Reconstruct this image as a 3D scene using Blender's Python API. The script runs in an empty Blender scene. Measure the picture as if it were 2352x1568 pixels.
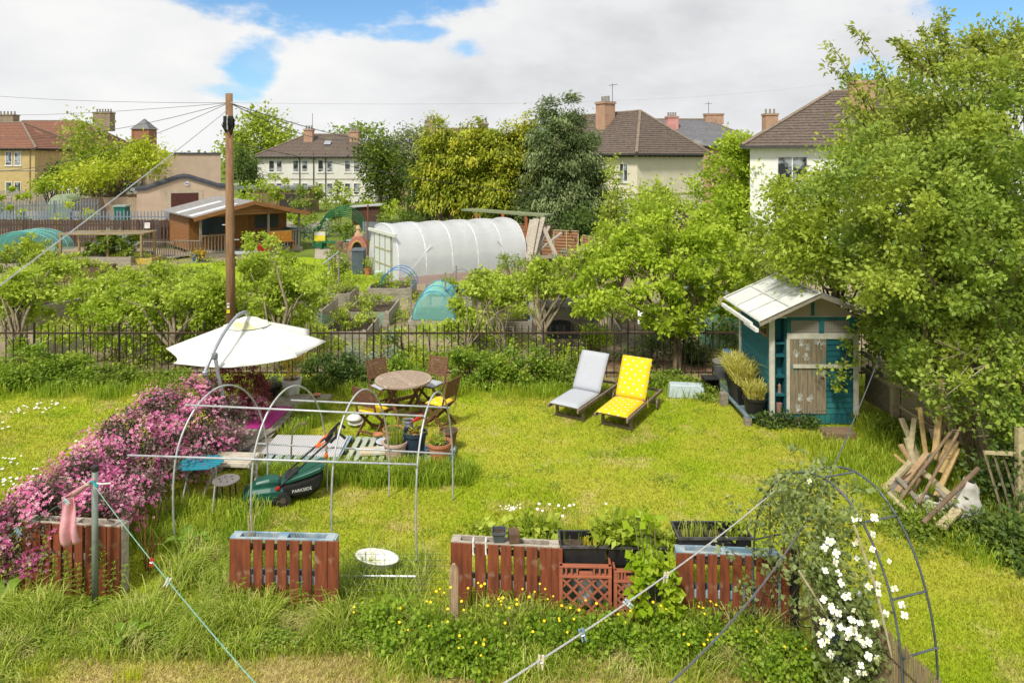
import bpy, math, random
import numpy as np
from mathutils import Vector, Matrix
R = math.radians
random.seed(7)
rng = np.random.default_rng(11)
scene = bpy.context.scene
COL = scene.collection

# ------------------------------------------------------------------ camera
H, F, YH, XC = 4.9, 1600.0, 365.0, 1176.0      # eye height, focal length and horizon measured on a 2352 px wide photo
cam_d = bpy.data.cameras.new('camera'); cam = bpy.data.objects.new('camera', cam_d); COL.objects.link(cam)
cam.location = (0, 0, H); cam.rotation_euler = (R(90), 0, 0)
cam_d.sensor_width = 36; cam_d.lens = F/2352*36; cam_d.shift_y = -(784-YH)/2352
cam_d.clip_start = 0.1; cam_d.clip_end = 3000
scene.camera = cam

# ------------------------------------------------------------------ light and sky
SUN_EL, SUN_AZ = 52.0, 208.0          # azimuth clockwise from +Y: behind the camera, to its left
sun_d = bpy.data.lights.new('sun', 'SUN'); sun = bpy.data.objects.new('sun', sun_d); COL.objects.link(sun)
sun_d.energy = 2.9; sun_d.angle = R(8); sun_d.color = (1.0, 0.95, 0.86)
az, el = R(SUN_AZ), R(SUN_EL)
sd = Vector((math.sin(az)*math.cos(el), math.cos(az)*math.cos(el), math.sin(el)))
sun.rotation_euler = sd.to_track_quat('Z', 'Y').to_euler()
scene.view_settings.view_transform = 'Standard'; scene.view_settings.look = 'None'
scene.view_settings.exposure = 0.55; scene.view_settings.gamma = 1

w = bpy.data.worlds.new('World'); scene.world = w; w.use_nodes = True
nt = w.node_tree; N = nt.nodes; LK = nt.links; N.clear()
def nd(t, **k):
    n = N.new(t)
    for a, b in k.items(): setattr(n, a, b)
    return n
def mth(op, a, b=None, c=None, clamp=False):
    n = nd('ShaderNodeMath', operation=op); n.use_clamp = clamp
    for i, v in enumerate((a, b, c)):
        if v is None: continue
        if isinstance(v, (int, float)): n.inputs[i].default_value = v
        else: LK.new(v, n.inputs[i])
    return n.outputs[0]
out = nd('ShaderNodeOutputWorld'); bg = nd('ShaderNodeBackground'); bg.inputs['Strength'].default_value = 0.1
sky = nd('ShaderNodeTexSky', sky_type='NISHITA'); sky.sun_disc = False; sky.sun_elevation = el; sky.sun_rotation = az
sky.air_density = 1.0; sky.dust_density = 0.6; sky.ozone_density = 2.2
tc = nd('ShaderNodeTexCoord')
mp = nd('ShaderNodeMapping'); mp.inputs['Scale'].default_value = (1, 1, 2.1); mp.inputs['Location'].default_value = (3.1, 0.4, 1.7)
LK.new(tc.outputs['Generated'], mp.inputs['Vector'])
def noise(scale, detail, rough, loc=None, dist=0.0):
    n = nd('ShaderNodeTexNoise'); n.inputs['Scale'].default_value = scale; n.inputs['Detail'].default_value = detail
    n.inputs['Roughness'].default_value = rough; n.inputs['Distortion'].default_value = dist
    LK.new(mp.outputs[0], n.inputs['Vector']); return n.outputs[0]
n1 = noise(3.4, 9, 0.56, dist=0.25); n2 = noise(2.0, 7, 0.5); n3 = noise(6.0, 8, 0.6)
# gaps in the cloud cover: soft elliptical windows round a direction
gaps = [(860, 15, 300, 75, 1.0), (1075, 110, 60, 45, .8), (950, 70, 150, 35, .9), (592, 150, 60, 75, .85), (555, 215, 75, 22, .7), (2290, 40, 130, 75, 1.0),
        (2010, 175, 70, 40, .55), (2200, 100, 90, 80, .6), (700, -60, 420, 80, 1.0), (2600, 60, 200, 120, .9), (-700, 0, 400, 300, .7)]
acc = None
for px, py, rx, ry, st in gaps:
    d = Vector(((px-XC)/F, 1, (YH-py)/F)); L = d.length; d.normalize()
    s = nd('ShaderNodeVectorMath', operation='SUBTRACT'); LK.new(tc.outputs['Generated'], s.inputs[0]); s.inputs[1].default_value = d
    m = nd('ShaderNodeVectorMath', operation='MULTIPLY'); LK.new(s.outputs[0], m.inputs[0])
    m.inputs[1].default_value = (F/rx*L, F/rx*L, F/ry*L)
    ln = nd('ShaderNodeVectorMath', operation='LENGTH'); LK.new(m.outputs[0], ln.inputs[0])
    v = mth('MULTIPLY', mth('SUBTRACT', 1.5, mth('ADD', ln.outputs['Value'], mth('MULTIPLY', mth('SUBTRACT', n3, .5), 3.2)), clamp=True), st)
    acc = v if acc is None else mth('MAXIMUM', acc, v)
dens = mth('ADD', mth('MULTIPLY', n1, 1.5), mth('MULTIPLY', acc, -0.95))
cov = nd('ShaderNodeMapRange'); LK.new(dens, cov.inputs[0]); cov.inputs[1].default_value = -0.08; cov.inputs[2].default_value = 0.5
cov.interpolation_type = 'SMOOTHSTEP'
# cloud body: white tops, grey undersides
g = mth('ADD', mth('MULTIPLY', n2, 0.75), mth('MULTIPLY', n3, 0.3))
cr = nd('ShaderNodeValToRGB'); LK.new(g, cr.inputs[0])
cr.color_ramp.elements[0].position = 0.36; cr.color_ramp.elements[0].color = (4.3, 4.35, 4.5, 1)
cr.color_ramp.elements[1].position = 0.62; cr.color_ramp.elements[1].color = (6.5, 6.5, 6.45, 1)
e = cr.color_ramp.elements.new(0.5); e.color = (5.7, 5.75, 5.85, 1)
blue = nd('ShaderNodeMix', data_type='RGBA', blend_type='MULTIPLY'); blue.inputs[0].default_value = 1
LK.new(sky.outputs[0], blue.inputs[6]); blue.inputs[7].default_value = (0.72, 0.95, 1.1, 1)
mx = nd('ShaderNodeMix', data_type='RGBA'); LK.new(cov.outputs[0], mx.inputs[0]); LK.new(blue.outputs[2], mx.inputs[6]); LK.new(cr.outputs[0], mx.inputs[7])
LK.new(mx.outputs[2], bg.inputs[0]); LK.new(bg.outputs[0], out.inputs[0])

# ------------------------------------------------------------------ measuring
def P(px, py, z=0.0):
    Y = F*(H-z)/(py-YH); return Vector(((px-XC)*Y/F, Y, z))
def Q(px, py, Y): return Vector(((px-XC)*Y/F, Y, H-(py-YH)*Y/F))

# ------------------------------------------------------------------ materials
MATS = {}
def newmat(name):
    m = bpy.data.materials.new(name); m.use_nodes = True; m.node_tree.nodes.clear(); return m, m.node_tree
def prin(t, rough=.8, metal=0, spec=.3):
    o = t.nodes.new('ShaderNodeOutputMaterial'); b = t.nodes.new('ShaderNodeBsdfPrincipled')
    b.inputs['Roughness'].default_value = rough; b.inputs['Metallic'].default_value = metal
    b.inputs['Specular IOR Level'].default_value = spec
    t.links.new(b.outputs[0], o.inputs[0]); return o, b
def c4(c): return (c[0], c[1], c[2], 1)
def ramp(t, src, stops):
    r = t.nodes.new('ShaderNodeValToRGB'); t.links.new(src, r.inputs[0]); e = r.color_ramp.elements
    e[0].position, e[0].color = stops[0][0], c4(stops[0][1]); e[1].position, e[1].color = stops[-1][0], c4(stops[-1][1])
    for p, c in stops[1:-1]: x = e.new(p); x.color = c4(c)
    return r.outputs[0]
def mat(name, c1, c2=None, scale=8, rough=.8, metal=0, bump=.2, stretch=(1, 1, 1), spec=.3, lo=.35, hi=.65, dirt=None, bscale=None, detail=6):
    """procedural material: two colours mixed by (stretched) noise, optional dirt colour on a larger noise, noise bump"""
    if name in MATS: return MATS[name]
    m, t = newmat(name); o, b = prin(t, rough, metal, spec)
    tc = t.nodes.new('ShaderNodeTexCoord'); mp = t.nodes.new('ShaderNodeMapping'); mp.inputs['Scale'].default_value = stretch
    t.links.new(tc.outputs['Object'], mp.inputs['Vector'])
    n = t.nodes.new('ShaderNodeTexNoise'); n.inputs['Scale'].default_value = scale; n.inputs['Detail'].default_value = detail; n.inputs['Roughness'].default_value = .62
    t.links.new(mp.outputs[0], n.inputs['Vector'])
    c2 = c2 or tuple(v*.72 for v in c1)
    col = ramp(t, n.outputs[0], [(lo, c2), (hi, c1)])
    if dirt:
        n2 = t.nodes.new('ShaderNodeTexNoise'); n2.inputs['Scale'].default_value = dirt[1]; n2.inputs['Detail'].default_value = 5
        t.links.new(tc.outputs['Object'], n2.inputs['Vector'])
        f = ramp(t, n2.outputs[0], [(dirt[2], (0, 0, 0)), (dirt[2]+.14, (1, 1, 1))])
        x = t.nodes.new('ShaderNodeMix'); x.data_type = 'RGBA'; t.links.new(f, x.inputs[0]); t.links.new(col, x.inputs[6]); x.inputs[7].default_value = c4(dirt[0]); col = x.outputs[2]
    t.links.new(col, b.inputs['Base Color'])
    if bump:
        bp = t.nodes.new('ShaderNodeBump'); bp.inputs['Strength'].default_value = bump; bp.inputs['Distance'].default_value = .02
        t.links.new(n.outputs[0], bp.inputs['Height']); t.links.new(bp.outputs[0], b.inputs['Normal'])
    MATS[name] = m; return m
def leafmat(name, dark, mid, light, trans=.42, rough=.5, patch=None):
    if name in MATS: return MATS[name]
    m, t = newmat(name); o, b = prin(t, rough, 0, .35)
    a = t.nodes.new('ShaderNodeAttribute'); a.attribute_name = 'rnd'
    src = a.outputs['Fac']
    up = lambda c, f: (min(.92, c[0]*f*(1.06 if c[1] > c[0]*1.2 else .97)), min(.9, c[1]*f), min(.9, c[2]*f))
    col = ramp(t, src, [(0.05, up(dark, 1.5)), (.5, up(mid, 1.18)), (.95, up(light, 1.08))])
    if patch:      # (colour, scale, threshold): patches of another growth colour
        tc = t.nodes.new('ShaderNodeTexCoord'); n = t.nodes.new('ShaderNodeTexNoise'); n.inputs['Scale'].default_value = patch[1]; n.inputs['Detail'].default_value = 5; n.inputs['Roughness'].default_value = .6
        t.links.new(tc.outputs['Object'], n.inputs['Vector'])
        f = ramp(t, n.outputs[0], [(patch[2]-.07, (0, 0, 0)), (patch[2]+.07, (1, 1, 1))])
        x = t.nodes.new('ShaderNodeMix'); x.data_type = 'RGBA'; t.links.new(f, x.inputs[0]); t.links.new(col, x.inputs[6]); x.inputs[7].default_value = c4(patch[0]); col = x.outputs[2]
    t.links.new(col, b.inputs['Base Color'])
    tr = t.nodes.new('ShaderNodeBsdfTranslucent'); t.links.new(col, tr.inputs[0])
    x = t.nodes.new('ShaderNodeMixShader'); x.inputs[0].default_value = trans
    t.links.new(b.outputs[0], x.inputs[1]); t.links.new(tr.outputs[0], x.inputs[2]); t.links.new(x.outputs[0], o.inputs[0])
    MATS[name] = m; return m
def sheer(name, col, trans=.5, alpha=.3, rough=.4):
    """thin plastic film or netting: part see-through, part translucent"""
    if name in MATS: return MATS[name]
    m, t = newmat(name); o, b = prin(t, rough, 0, .5); b.inputs['Base Color'].default_value = c4(col)
    tc = t.nodes.new('ShaderNodeTexCoord'); n = t.nodes.new('ShaderNodeTexNoise'); n.inputs['Scale'].default_value = 5; n.inputs['Detail'].default_value = 4
    t.links.new(tc.outputs['Object'], n.inputs['Vector'])
    bp = t.nodes.new('ShaderNodeBump'); bp.inputs['Strength'].default_value = .4; bp.inputs['Distance'].default_value = .03
    t.links.new(n.outputs[0], bp.inputs['Height']); t.links.new(bp.outputs[0], b.inputs['Normal'])
    tr = t.nodes.new('ShaderNodeBsdfTranslucent'); tr.inputs[0].default_value = c4(col)
    x = t.nodes.new('ShaderNodeMixShader'); x.inputs[0].default_value = trans
    t.links.new(b.outputs[0], x.inputs[1]); t.links.new(tr.outputs[0], x.inputs[2])
    tp = t.nodes.new('ShaderNodeBsdfTransparent'); y = t.nodes.new('ShaderNodeMixShader'); y.inputs[0].default_value = alpha
    t.links.new(x.outputs[0], y.inputs[1]); t.links.new(tp.outputs[0], y.inputs[2]); t.links.new(y.outputs[0], o.inputs[0])
    MATS[name] = m; return m

# ------------------------------------------------------------------ mesh building
class MB:
    def __init__(s, T=None): s.v = []; s.f = []; s.T = T
    def add(s, vs, fs):
        b = len(s.v)
        if s.T is not None: vs = [s.T @ Vector(q) for q in vs]
        s.v.extend([tuple(q) for q in vs]); s.f.extend([tuple(i+b for i in q) for q in fs]); return s
    def box(s, c, d, rz=0, rx=0, ry=0):
        M_ = Matrix.Translation(Vector(c)) @ Matrix.Rotation(rz, 4, 'Z') @ Matrix.Rotation(ry, 4, 'Y') @ Matrix.Rotation(rx, 4, 'X')
        x, y, z = d[0]/2, d[1]/2, d[2]/2
        vs = [M_ @ Vector(q) for q in ((-x,-y,-z),(x,-y,-z),(x,y,-z),(-x,y,-z),(-x,-y,z),(x,-y,z),(x,y,z),(-x,y,z))]
        return s.add(vs, [(3,2,1,0),(4,5,6,7),(0,1,5,4),(1,2,6,5),(2,3,7,6),(3,0,4,7)])
    def bb(s, x0, x1, y0, y1, z0, z1): return s.box(((x0+x1)/2,(y0+y1)/2,(z0+z1)/2), (x1-x0,y1-y0,z1-z0))
    def beam(s, p0, p1, w_, h_, up=(0, 0, 1)):
        p0, p1 = Vector(p0), Vector(p1); d = p1-p0; d.normalize(); u = Vector(up)
        if abs(d.dot(u)) > .98: u = Vector((0, 1, 0))
        a = d.cross(u).normalized(); b = a.cross(d).normalized()
        vs = []
        for p in (p0, p1):
            for i, j in ((-1,-1),(1,-1),(1,1),(-1,1)): vs.append(p+a*(w_/2*i)+b*(h_/2*j))
        return s.add(vs, [(3,2,1,0),(4,5,6,7),(0,1,5,4),(1,2,6,5),(2,3,7,6),(3,0,4,7)])
    def tube(s, pts, r, n=6, cap=True):
        pts = [Vector(p) for p in pts]; k = len(pts); rs = list(r) if isinstance(r, (list, tuple)) else [r]*k
        if len(rs) != k: rs = [float(q) for q in np.interp(np.linspace(0, 1, k), np.linspace(0, 1, len(rs)), rs)]
        vs = []; ref = Vector((0.13, 0.31, 0.94))
        for i, p in enumerate(pts):
            d = (pts[min(i+1, k-1)]-pts[max(i-1, 0)]);
            if d.length < 1e-9: d = Vector((0, 0, 1))
            d.normalize()
            rf = ref if abs(d.dot(ref)) < .9 else Vector((1, 0, 0))
            a = d.cross(rf).normalized(); b = a.cross(d)
            if i: # keep frame continuous
                a = (pa - d*pa.dot(d)).normalized(); b = a.cross(d)
            pa = a
            for j in range(n):
                t = 2*math.pi*j/n; vs.append(p+a*(rs[i]*math.cos(t))+b*(rs[i]*math.sin(t)))
        fs = [(i*n+j, i*n+(j+1)%n, (i+1)*n+(j+1)%n, (i+1)*n+j) for i in range(k-1) for j in range(n)]
        if cap: fs += [tuple(range(n))[::-1], tuple((k-1)*n+j for j in range(n))]
        return s.add(vs, fs)
    def lathe(s, prof, c=(0, 0, 0), n=16, cap=True, sx=1, sy=1):
        vs = [(c[0]+r*sx*math.cos(2*math.pi*j/n), c[1]+r*sy*math.sin(2*math.pi*j/n), c[2]+z) for r, z in prof for j in range(n)]
        fs = [(i*n+j, i*n+(j+1)%n, (i+1)*n+(j+1)%n, (i+1)*n+j) for i in range(len(prof)-1) for j in range(n)]
        if cap: fs += [tuple(range(n))[::-1], tuple((len(prof)-1)*n+j for j in range(n))]
        return s.add(vs, fs)
    def slab(s, poly, n_, t):
        """flat polygon extruded by t along n_"""
        n_ = Vector(n_)*t; k = len(poly); vs = [Vector(p) for p in poly]+[Vector(p)+n_ for p in poly]
        return s.add(vs, [tuple(range(k))[::-1], tuple(range(k, 2*k))]+[(i, (i+1)%k, k+(i+1)%k, k+i) for i in range(k)])
    def grid(s, fn, nu, nv, two=None):
        vs = [fn(i/nu, j/nv) for j in range(nv+1) for i in range(nu+1)]
        return s.add(vs, [(j*(nu+1)+i, j*(nu+1)+i+1, (j+1)*(nu+1)+i+1, (j+1)*(nu+1)+i) for j in range(nv) for i in range(nu)])

def rootloc(o):
    v = Vector((0, 0, 0))
    while o is not None: v += o.location; o = o.parent
    return v
def link(name, me, m, parent, world):
    if world and parent is not None:
        off = rootloc(parent)
        me.transform(Matrix.Translation(-off))
    o = bpy.data.objects.new(name, me); COL.objects.link(o); o.parent = parent
    if m is not None: me.materials.append(m)
    return o
def part(name, mb, m, parent=None, world=False, smooth=False, bevel=0):
    me = bpy.data.meshes.new(name); me.from_pydata(mb.v, [], mb.f); me.validate(); me.update()
    if smooth: me.polygons.foreach_set('use_smooth', [True]*len(me.polygons))
    o = link(name, me, m, parent, world)
    if bevel:
        b = o.modifiers.new('bevel', 'BEVEL'); b.width = bevel; b.segments = 2; b.limit_method = 'ANGLE'
    return o
LABELS = {}
def tag(o, label, cat, group=None):
    o['label'] = label; o['category'] = cat
    if group: o['group'] = group
    LABELS.setdefault(label, []).append(o.name)
    return o
def thing(name, label, cat, loc=(0, 0, 0), rz=0, group=None):
    o = bpy.data.objects.new(name, None); COL.objects.link(o); o.location = loc; o.rotation_euler = (0, 0, rz); o.empty_display_size = .2
    return tag(o, label, cat, group)
def one(name, mb, m, label, cat, group=None, **k):
    return tag(part(name, mb, m, **k), label, cat, group)
def struct(o): o['kind'] = 'structure'; return o
def dup(root, loc, rz, label, group=None):
    r = root.copy(); COL.objects.link(r); r.location = loc; r.rotation_euler = (0, 0, rz); r['label'] = label
    if group: r['group'] = group
    for ch in list(root.children):
        c = ch.copy(); COL.objects.link(c); c.parent = r
        for g_ in ch.children:
            d = g_.copy(); COL.objects.link(d); d.parent = c
    return r

def npmesh(name, V, nper, rnd=None, m=None, parent=None, world=True, faces=None):
    """V: (n, nper, 3) polygons, or faces index pattern per item"""
    n = V.shape[0]; V2 = V.reshape(-1, 3).astype(np.float32)
    me = bpy.data.meshes.new(name)
    if parent is not None and world: V2 = V2 - np.array(rootloc(parent), dtype=np.float32)
    me.vertices.add(len(V2)); me.vertices.foreach_set('co', V2.ravel())
    if faces is None: faces = [list(range(nper))]
    loops = []; starts = []; acc_ = 0; patt = []; 
    for fc in faces: patt.extend(fc)
    L = len(patt); base = (np.arange(n)*nper)[:, None]
    idx = (base+np.array(patt)[None, :]).ravel()
    st = []; a = 0
    for fc in faces: st.append(a); a += len(fc)
    starts = ((np.arange(n)*L)[:, None]+np.array(st)[None, :]).ravel()
    me.loops.add(len(idx)); me.loops.foreach_set('vertex_index', idx.astype(np.int32))
    me.polygons.add(len(starts)); me.polygons.foreach_set('loop_start', starts.astype(np.int32))
    me.update(calc_edges=True)
    if rnd is not None:
        at = me.attributes.new('rnd', 'FLOAT', 'POINT'); at.data.foreach_set('value', np.repeat(rnd, nper).astype(np.float32))
    o = bpy.data.objects.new(name, me); COL.objects.link(o); o.parent = parent
    if m: me.materials.append(m)
    return o
def nrm(a): return a/np.maximum(np.linalg.norm(a, axis=-1, keepdims=True), 1e-9)
def rv(n): return nrm(rng.normal(size=(n, 3)))
def leafquads(c, d, nn, L, W, fold=.15, droop=.15):
    """rhombic leaves: centre-base c, direction d, normal nn, length L, width W (arrays)"""
    d = nrm(d); s = nrm(np.cross(d, nn)); up = np.cross(s, d); L = L[:, None]; W = W[:, None]
    p0 = c; p2 = c+d*L-up*L*droop
    p1 = c+d*L*.45+s*W*.5+up*W*fold; p3 = c+d*L*.45-s*W*.5+up*W*fold
    return np.stack([p0, p1, p2, p3], 1)
def ell_pts(ells, n, lo=.6, hi=1.0, zmin=None):
    """points in the outer part of a set of ellipsoids, with the outward direction"""
    E = np.array(ells, float); wgt = (E[:, 3]*E[:, 4]*E[:, 5])**.67; wgt /= wgt.sum()
    k = rng.choice(len(E), n, p=wgt); u = rv(n); r = rng.uniform(lo**2, hi**2, n)**.5
    p = E[k, :3]+u*E[k, 3:6]*r[:, None]; out_ = nrm(u/E[k, 3:6])
    if zmin is not None: p[:, 2] = np.maximum(p[:, 2], zmin+rng.uniform(0, .1, n))
    return p, out_
def foliage(name, m, parent, cl, out_, rc, n, size, asp=.6, up=.5, droop=.1, flat=.75, style='broad', world=True, zmin=None, dirb=.6):
    """n leaves spread over clumps cl (k,3) with radius rc"""
    k = len(cl); i = rng.integers(0, k, n); crand = rng.random(k)
    off = rng.normal(size=(n, 3))*.48; off[:, 2] *= flat
    rcs = (rc*rng.uniform(.65, 1.25, k))[i][:, None]
    p = cl[i]+off*rcs
    if zmin is not None: p[:, 2] = np.where(p[:, 2] < zmin, zmin+rng.uniform(0, .05, n), p[:, 2])
    o = out_[i]
    nn = nrm(rv(n)*.8+np.array([0, 0, up])+o*.3)
    d = nrm(rv(n)+o*dirb+nrm(off+1e-6)*.5)
    if style == 'conifer':
        d = nrm(o*.9+rv(n)*.45+np.array([0, 0, -.45])); nn = nrm(rv(n)*.5+np.array([0, 0, .8])+o*.4)
    L = size*rng.uniform(.65, 1.35, n); W = L*asp*rng.uniform(.8, 1.2, n)
    V = leafquads(p, d, nn, L, W, droop=droop)
    rnd = np.clip(.5*crand[i]+.5*rng.random(n)+.12*(off[:, 2]), 0, 1)  # besides chance, tone gets lighter towards the top of each clump
    return npmesh(name, V, 4, rnd, m, parent, world)
def limbs(name, m, parent, base, th, tr, cl, nl, top=None, lean=(0, 0), r1=.3, wob=.06, n=7, world=True, base2=None):
    """tapered trunk with curved limbs to nl of the clumps"""
    b = Vector(base); tp = b+Vector((lean[0], lean[1], th)); mb = MB()
    k = 7; pts = []; rs = []
    for i in range(k):
        t = i/(k-1); q = b.lerp(tp, t)+Vector((random.uniform(-1, 1), random.uniform(-1, 1), 0))*wob*th*.3*(0 < t)
        pts.append(q); rs.append(tr*(1.25 if i == 0 else 1)*(1-.5*t))
    mb.tube(pts, rs, n)
    idx = rng.choice(len(cl), min(nl, len(cl)), replace=False)
    for j in idx:
        e_ = Vector(cl[j]); t0 = random.uniform(.45, 1); i0 = min(int(t0*(k-1)), k-2); s = pts[i0].lerp(pts[i0+1], t0*(k-1)-i0)
        L = (e_-s).length
        if L < .05: continue
        mid = s.lerp(e_, .45)+Vector((random.uniform(-.12, .12), random.uniform(-.12, .12), random.uniform(0, .2)))*L
        q1 = s.lerp(mid, .5)+Vector((random.uniform(-.05, .05),)*3)*L; q2 = mid.lerp(e_, .5)+Vector((random.uniform(-.06, .06), random.uniform(-.06, .06), random.uniform(-.06, .06)))*L
        r0 = tr*r1*random.uniform(.7, 1.2)
        mb.tube([s, q1, mid, q2, e_], [r0, r0*.8, r0*.6, r0*.4, r0*.15], 5, cap=False)
    return part(name, mb, m, parent, world=world, smooth=True)
def tree(name, label, cat, base, tr, th, ells, ncl, rc, nleaf, size, m, bark, group=None, nl=12, lo=.55, style='broad', asp=.6, up=.5, lean=(0, 0), flat=.75, droop=.1, zmin=.05, crownname='crown', r1=.3, wob=.06, hi=1.0):
    t = thing(name, label, cat, base, 0, group)
    cl, o = ell_pts(ells, ncl, lo, hi, zmin)
    if th: limbs('trunk', bark, t, base, th, tr, cl, nl, lean=lean, r1=r1, wob=wob)
    foliage(crownname, m, t, cl, o, rc, nleaf, size, asp, up, droop, flat, style, zmin=zmin)
    return t, cl
def blades(name, m, parent, base, h, wd, lean=.4, segs=1, world=True, rnd=None, dirv=None, curl=.5):
    """grass blades: base (n,3), heights h (n), widths wd (n)"""
    n = len(base); a = rng.uniform(0, 2*np.pi, n); side = np.stack([np.cos(a), np.sin(a), np.zeros(n)], 1)
    b = rng.uniform(0, 2*np.pi, n); ln = np.stack([np.cos(b), np.sin(b), np.zeros(n)], 1)*(lean*rng.uniform(.2, 1.3, n))[:, None]
    if dirv is not None: ln = ln+np.asarray(dirv)*lean
    h_ = h[:, None]; w_ = wd[:, None]; Z = np.array([0, 0, 1.])
    if segs == 1:
        V = np.stack([base-side*w_/2, base+side*w_/2, base+ln*h_+Z*h_], 1); pat = [[0, 1, 2]]; npn = 3
    else:
        m1 = base+ln*h_*.3+Z*h_*.5; m2 = base+ln*h_*(.5+curl*.4)+Z*h_*.85; tip = base+ln*h_*(1.0+curl)+Z*h_*(1-curl*.35)
        V = np.stack([base-side*w_/2, base+side*w_/2, m1+side*w_*.45, m1-side*w_*.45, m2+side*w_*.32, m2-side*w_*.32, tip], 1); pat = [[0, 1, 2, 3], [3, 2, 4, 5], [5, 4, 6]]; npn = 7
    if rnd is None: rnd = rng.random(n)
    return npmesh(name, V, npn, rnd, m, parent, world, pat)
def flowers(name, m, parent, c, nn, size, k=4, world=True, cup=.2, asp=.7):
    n = len(c); nn = nrm(nn); a = nrm(np.cross(nn, rv(n))); b = np.cross(nn, a); qs = []
    sz = size*rng.uniform(.75, 1.25, n)
    rr = rng.random(n); rl = []
    for j in range(k):
        t = 2*np.pi*j/k+rng.uniform(-.15, .15, n); d = a*np.cos(t)[:, None]+b*np.sin(t)[:, None]+nn*cup
        dn = nrm(d); s_ = nrm(np.cross(dn, nn)); L_ = sz[:, None]; W_ = L_*asp
        qs.append(np.stack([c, c+dn*L_*.45+s_*W_*.45, c+dn*L_*.82+s_*W_*.42, c+dn*L_, c+dn*L_*.82-s_*W_*.42, c+dn*L_*.45-s_*W_*.45], 1)); rl.append(np.clip(rr+rng.uniform(-.2, .2, n), 0, 1))
    return npmesh(name, np.concatenate(qs), 6, np.concatenate(rl), m, parent, world)
def scatter(n, x0, x1, y0, y1, z=0):
    return np.stack([rng.uniform(x0, x1, n), rng.uniform(y0, y1, n), np.full(n, z)], 1)

# common materials
GREYWOOD = mat('weathered wood', (.33, .29, .23), (.17, .145, .11), 5, .85, stretch=(3, 3, 14), bump=.3, dirt=((.2, .21, .12), 1.2, .6))
GREYWOODH = mat('weathered planks', (.38, .34, .27), (.2, .175, .135), 6, .85, stretch=(2, 2, 16), bump=.3)
BEDWOOD = mat('raised bed timber', (.42, .38, .31), (.23, .2, .15), 4, .85, stretch=(2, 2, 10), bump=.3, dirt=((.2, .2, .13), .8, .6))
NEWWOOD = mat('pale sawn timber', (.5, .36, .16), (.33, .22, .09), 4, .8, stretch=(6, 6, 2), bump=.2)
BROWNPAINT = mat('red brown stain', (.25, .068, .03), (.12, .036, .02), 2.2, .6, stretch=(9, 9, 1.2), bump=.4, spec=.3, dirt=((.3, .2, .13), 6, .6))
BARK = mat('bark', (.2, .15, .085), (.07, .05, .03), 7, .95, stretch=(3, 3, .6), bump=.7)
PALEBARK = mat('grey green bark', (.27, .22, .14), (.11, .09, .055), 8, .95, stretch=(3, 3, .7), bump=.6)
SOIL = mat('soil', (.1, .07, .045), (.035, .025, .017), 14, .95, bump=.8)
BLACKP = mat('black plastic', (.022, .022, .024), (.014, .014, .015), 6, .45, bump=.05)
GALV = mat('galvanised tube', (.56, .58, .6), (.4, .42, .44), 12, .45, .35, bump=.05, dirt=((.25, .15, .09), 2.5, .66))
IRON = mat('black painted iron', (.018, .018, .018), (.035, .026, .02), 9, .5, bump=.1)
WHITEP = mat('white paint', (.78, .77, .74), (.6, .6, .56), 5, .5, bump=.08, dirt=((.42, .42, .34), 2, .66))
GLASS = mat('window glass', (.34, .37, .4), (.035, .04, .045), 1.1, .08, bump=0, spec=.8, lo=.47, hi=.56)  # pale patches in the base colour stand in for reflections
L_SPRING = leafmat('spring leaves', (.13, .2, .018), (.28, .38, .03), (.5, .56, .08), .4)
L_YELLOW = leafmat('yellow green leaves', (.2, .26, .015), (.42, .48, .025), (.62, .64, .08))
L_MID = leafmat('mid green leaves', (.08, .14, .02), (.18, .27, .03), (.36, .43, .07))
L_DARK = leafmat('dark green leaves', (.03, .065, .016), (.08, .145, .028), (.18, .26, .05))
L_GREY = leafmat('silver green leaves', (.12, .17, .11), (.24, .31, .21), (.4, .46, .34))
G_LONG = leafmat('long grass', (.13, .21, .015), (.3, .42, .03), (.6, .6, .16), patch=((.56, .52, .2), 2.2, .6))
G_DARK = leafmat('lush grass', (.1, .19, .01), (.24, .38, .02), (.46, .56, .06), patch=((.42, .5, .04), 1.4, .56))
# ================================================================== THE GROUND
def groundmat(name, stops, scale, bump=.6, patch=None, straw=False, big=.35):
    m, t = newmat(name); o, b = prin(t, .95, 0, .1)
    tc = t.nodes.new('ShaderNodeTexCoord')
    def nz(s, d=6, r=.6):
        n = t.nodes.new('ShaderNodeTexNoise'); n.inputs['Scale'].default_value = s; n.inputs['Detail'].default_value = d; n.inputs['Roughness'].default_value = r
        t.links.new(tc.outputs['Object'], n.inputs['Vector']); return n.outputs[0]
    a = nz(scale, 9, .7); g = nz(big, 4, .55)
    s = t.nodes.new('ShaderNodeMath'); s.operation = 'MULTIPLY_ADD'; t.links.new(g, s.inputs[0]); s.inputs[1].default_value = .9; 
    s2 = t.nodes.new('ShaderNodeMath'); s2.operation = 'MULTIPLY_ADD'; t.links.new(a, s2.inputs[0]); s2.inputs[1].default_value = .8; s2.inputs[2].default_value = -.35
    t.links.new(s2.outputs[0], s.inputs[2])
    col = ramp(t, s.outputs[0], stops)
    t.links.new(col, b.inputs['Base Color'])
    bp = t.nodes.new('ShaderNodeBump'); bp.inputs['Strength'].default_value = bump; bp.inputs['Distance'].default_value = .04
    t.links.new(a, bp.inputs['Height']); t.links.new(bp.outputs[0], b.inputs['Normal']); return m
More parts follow.
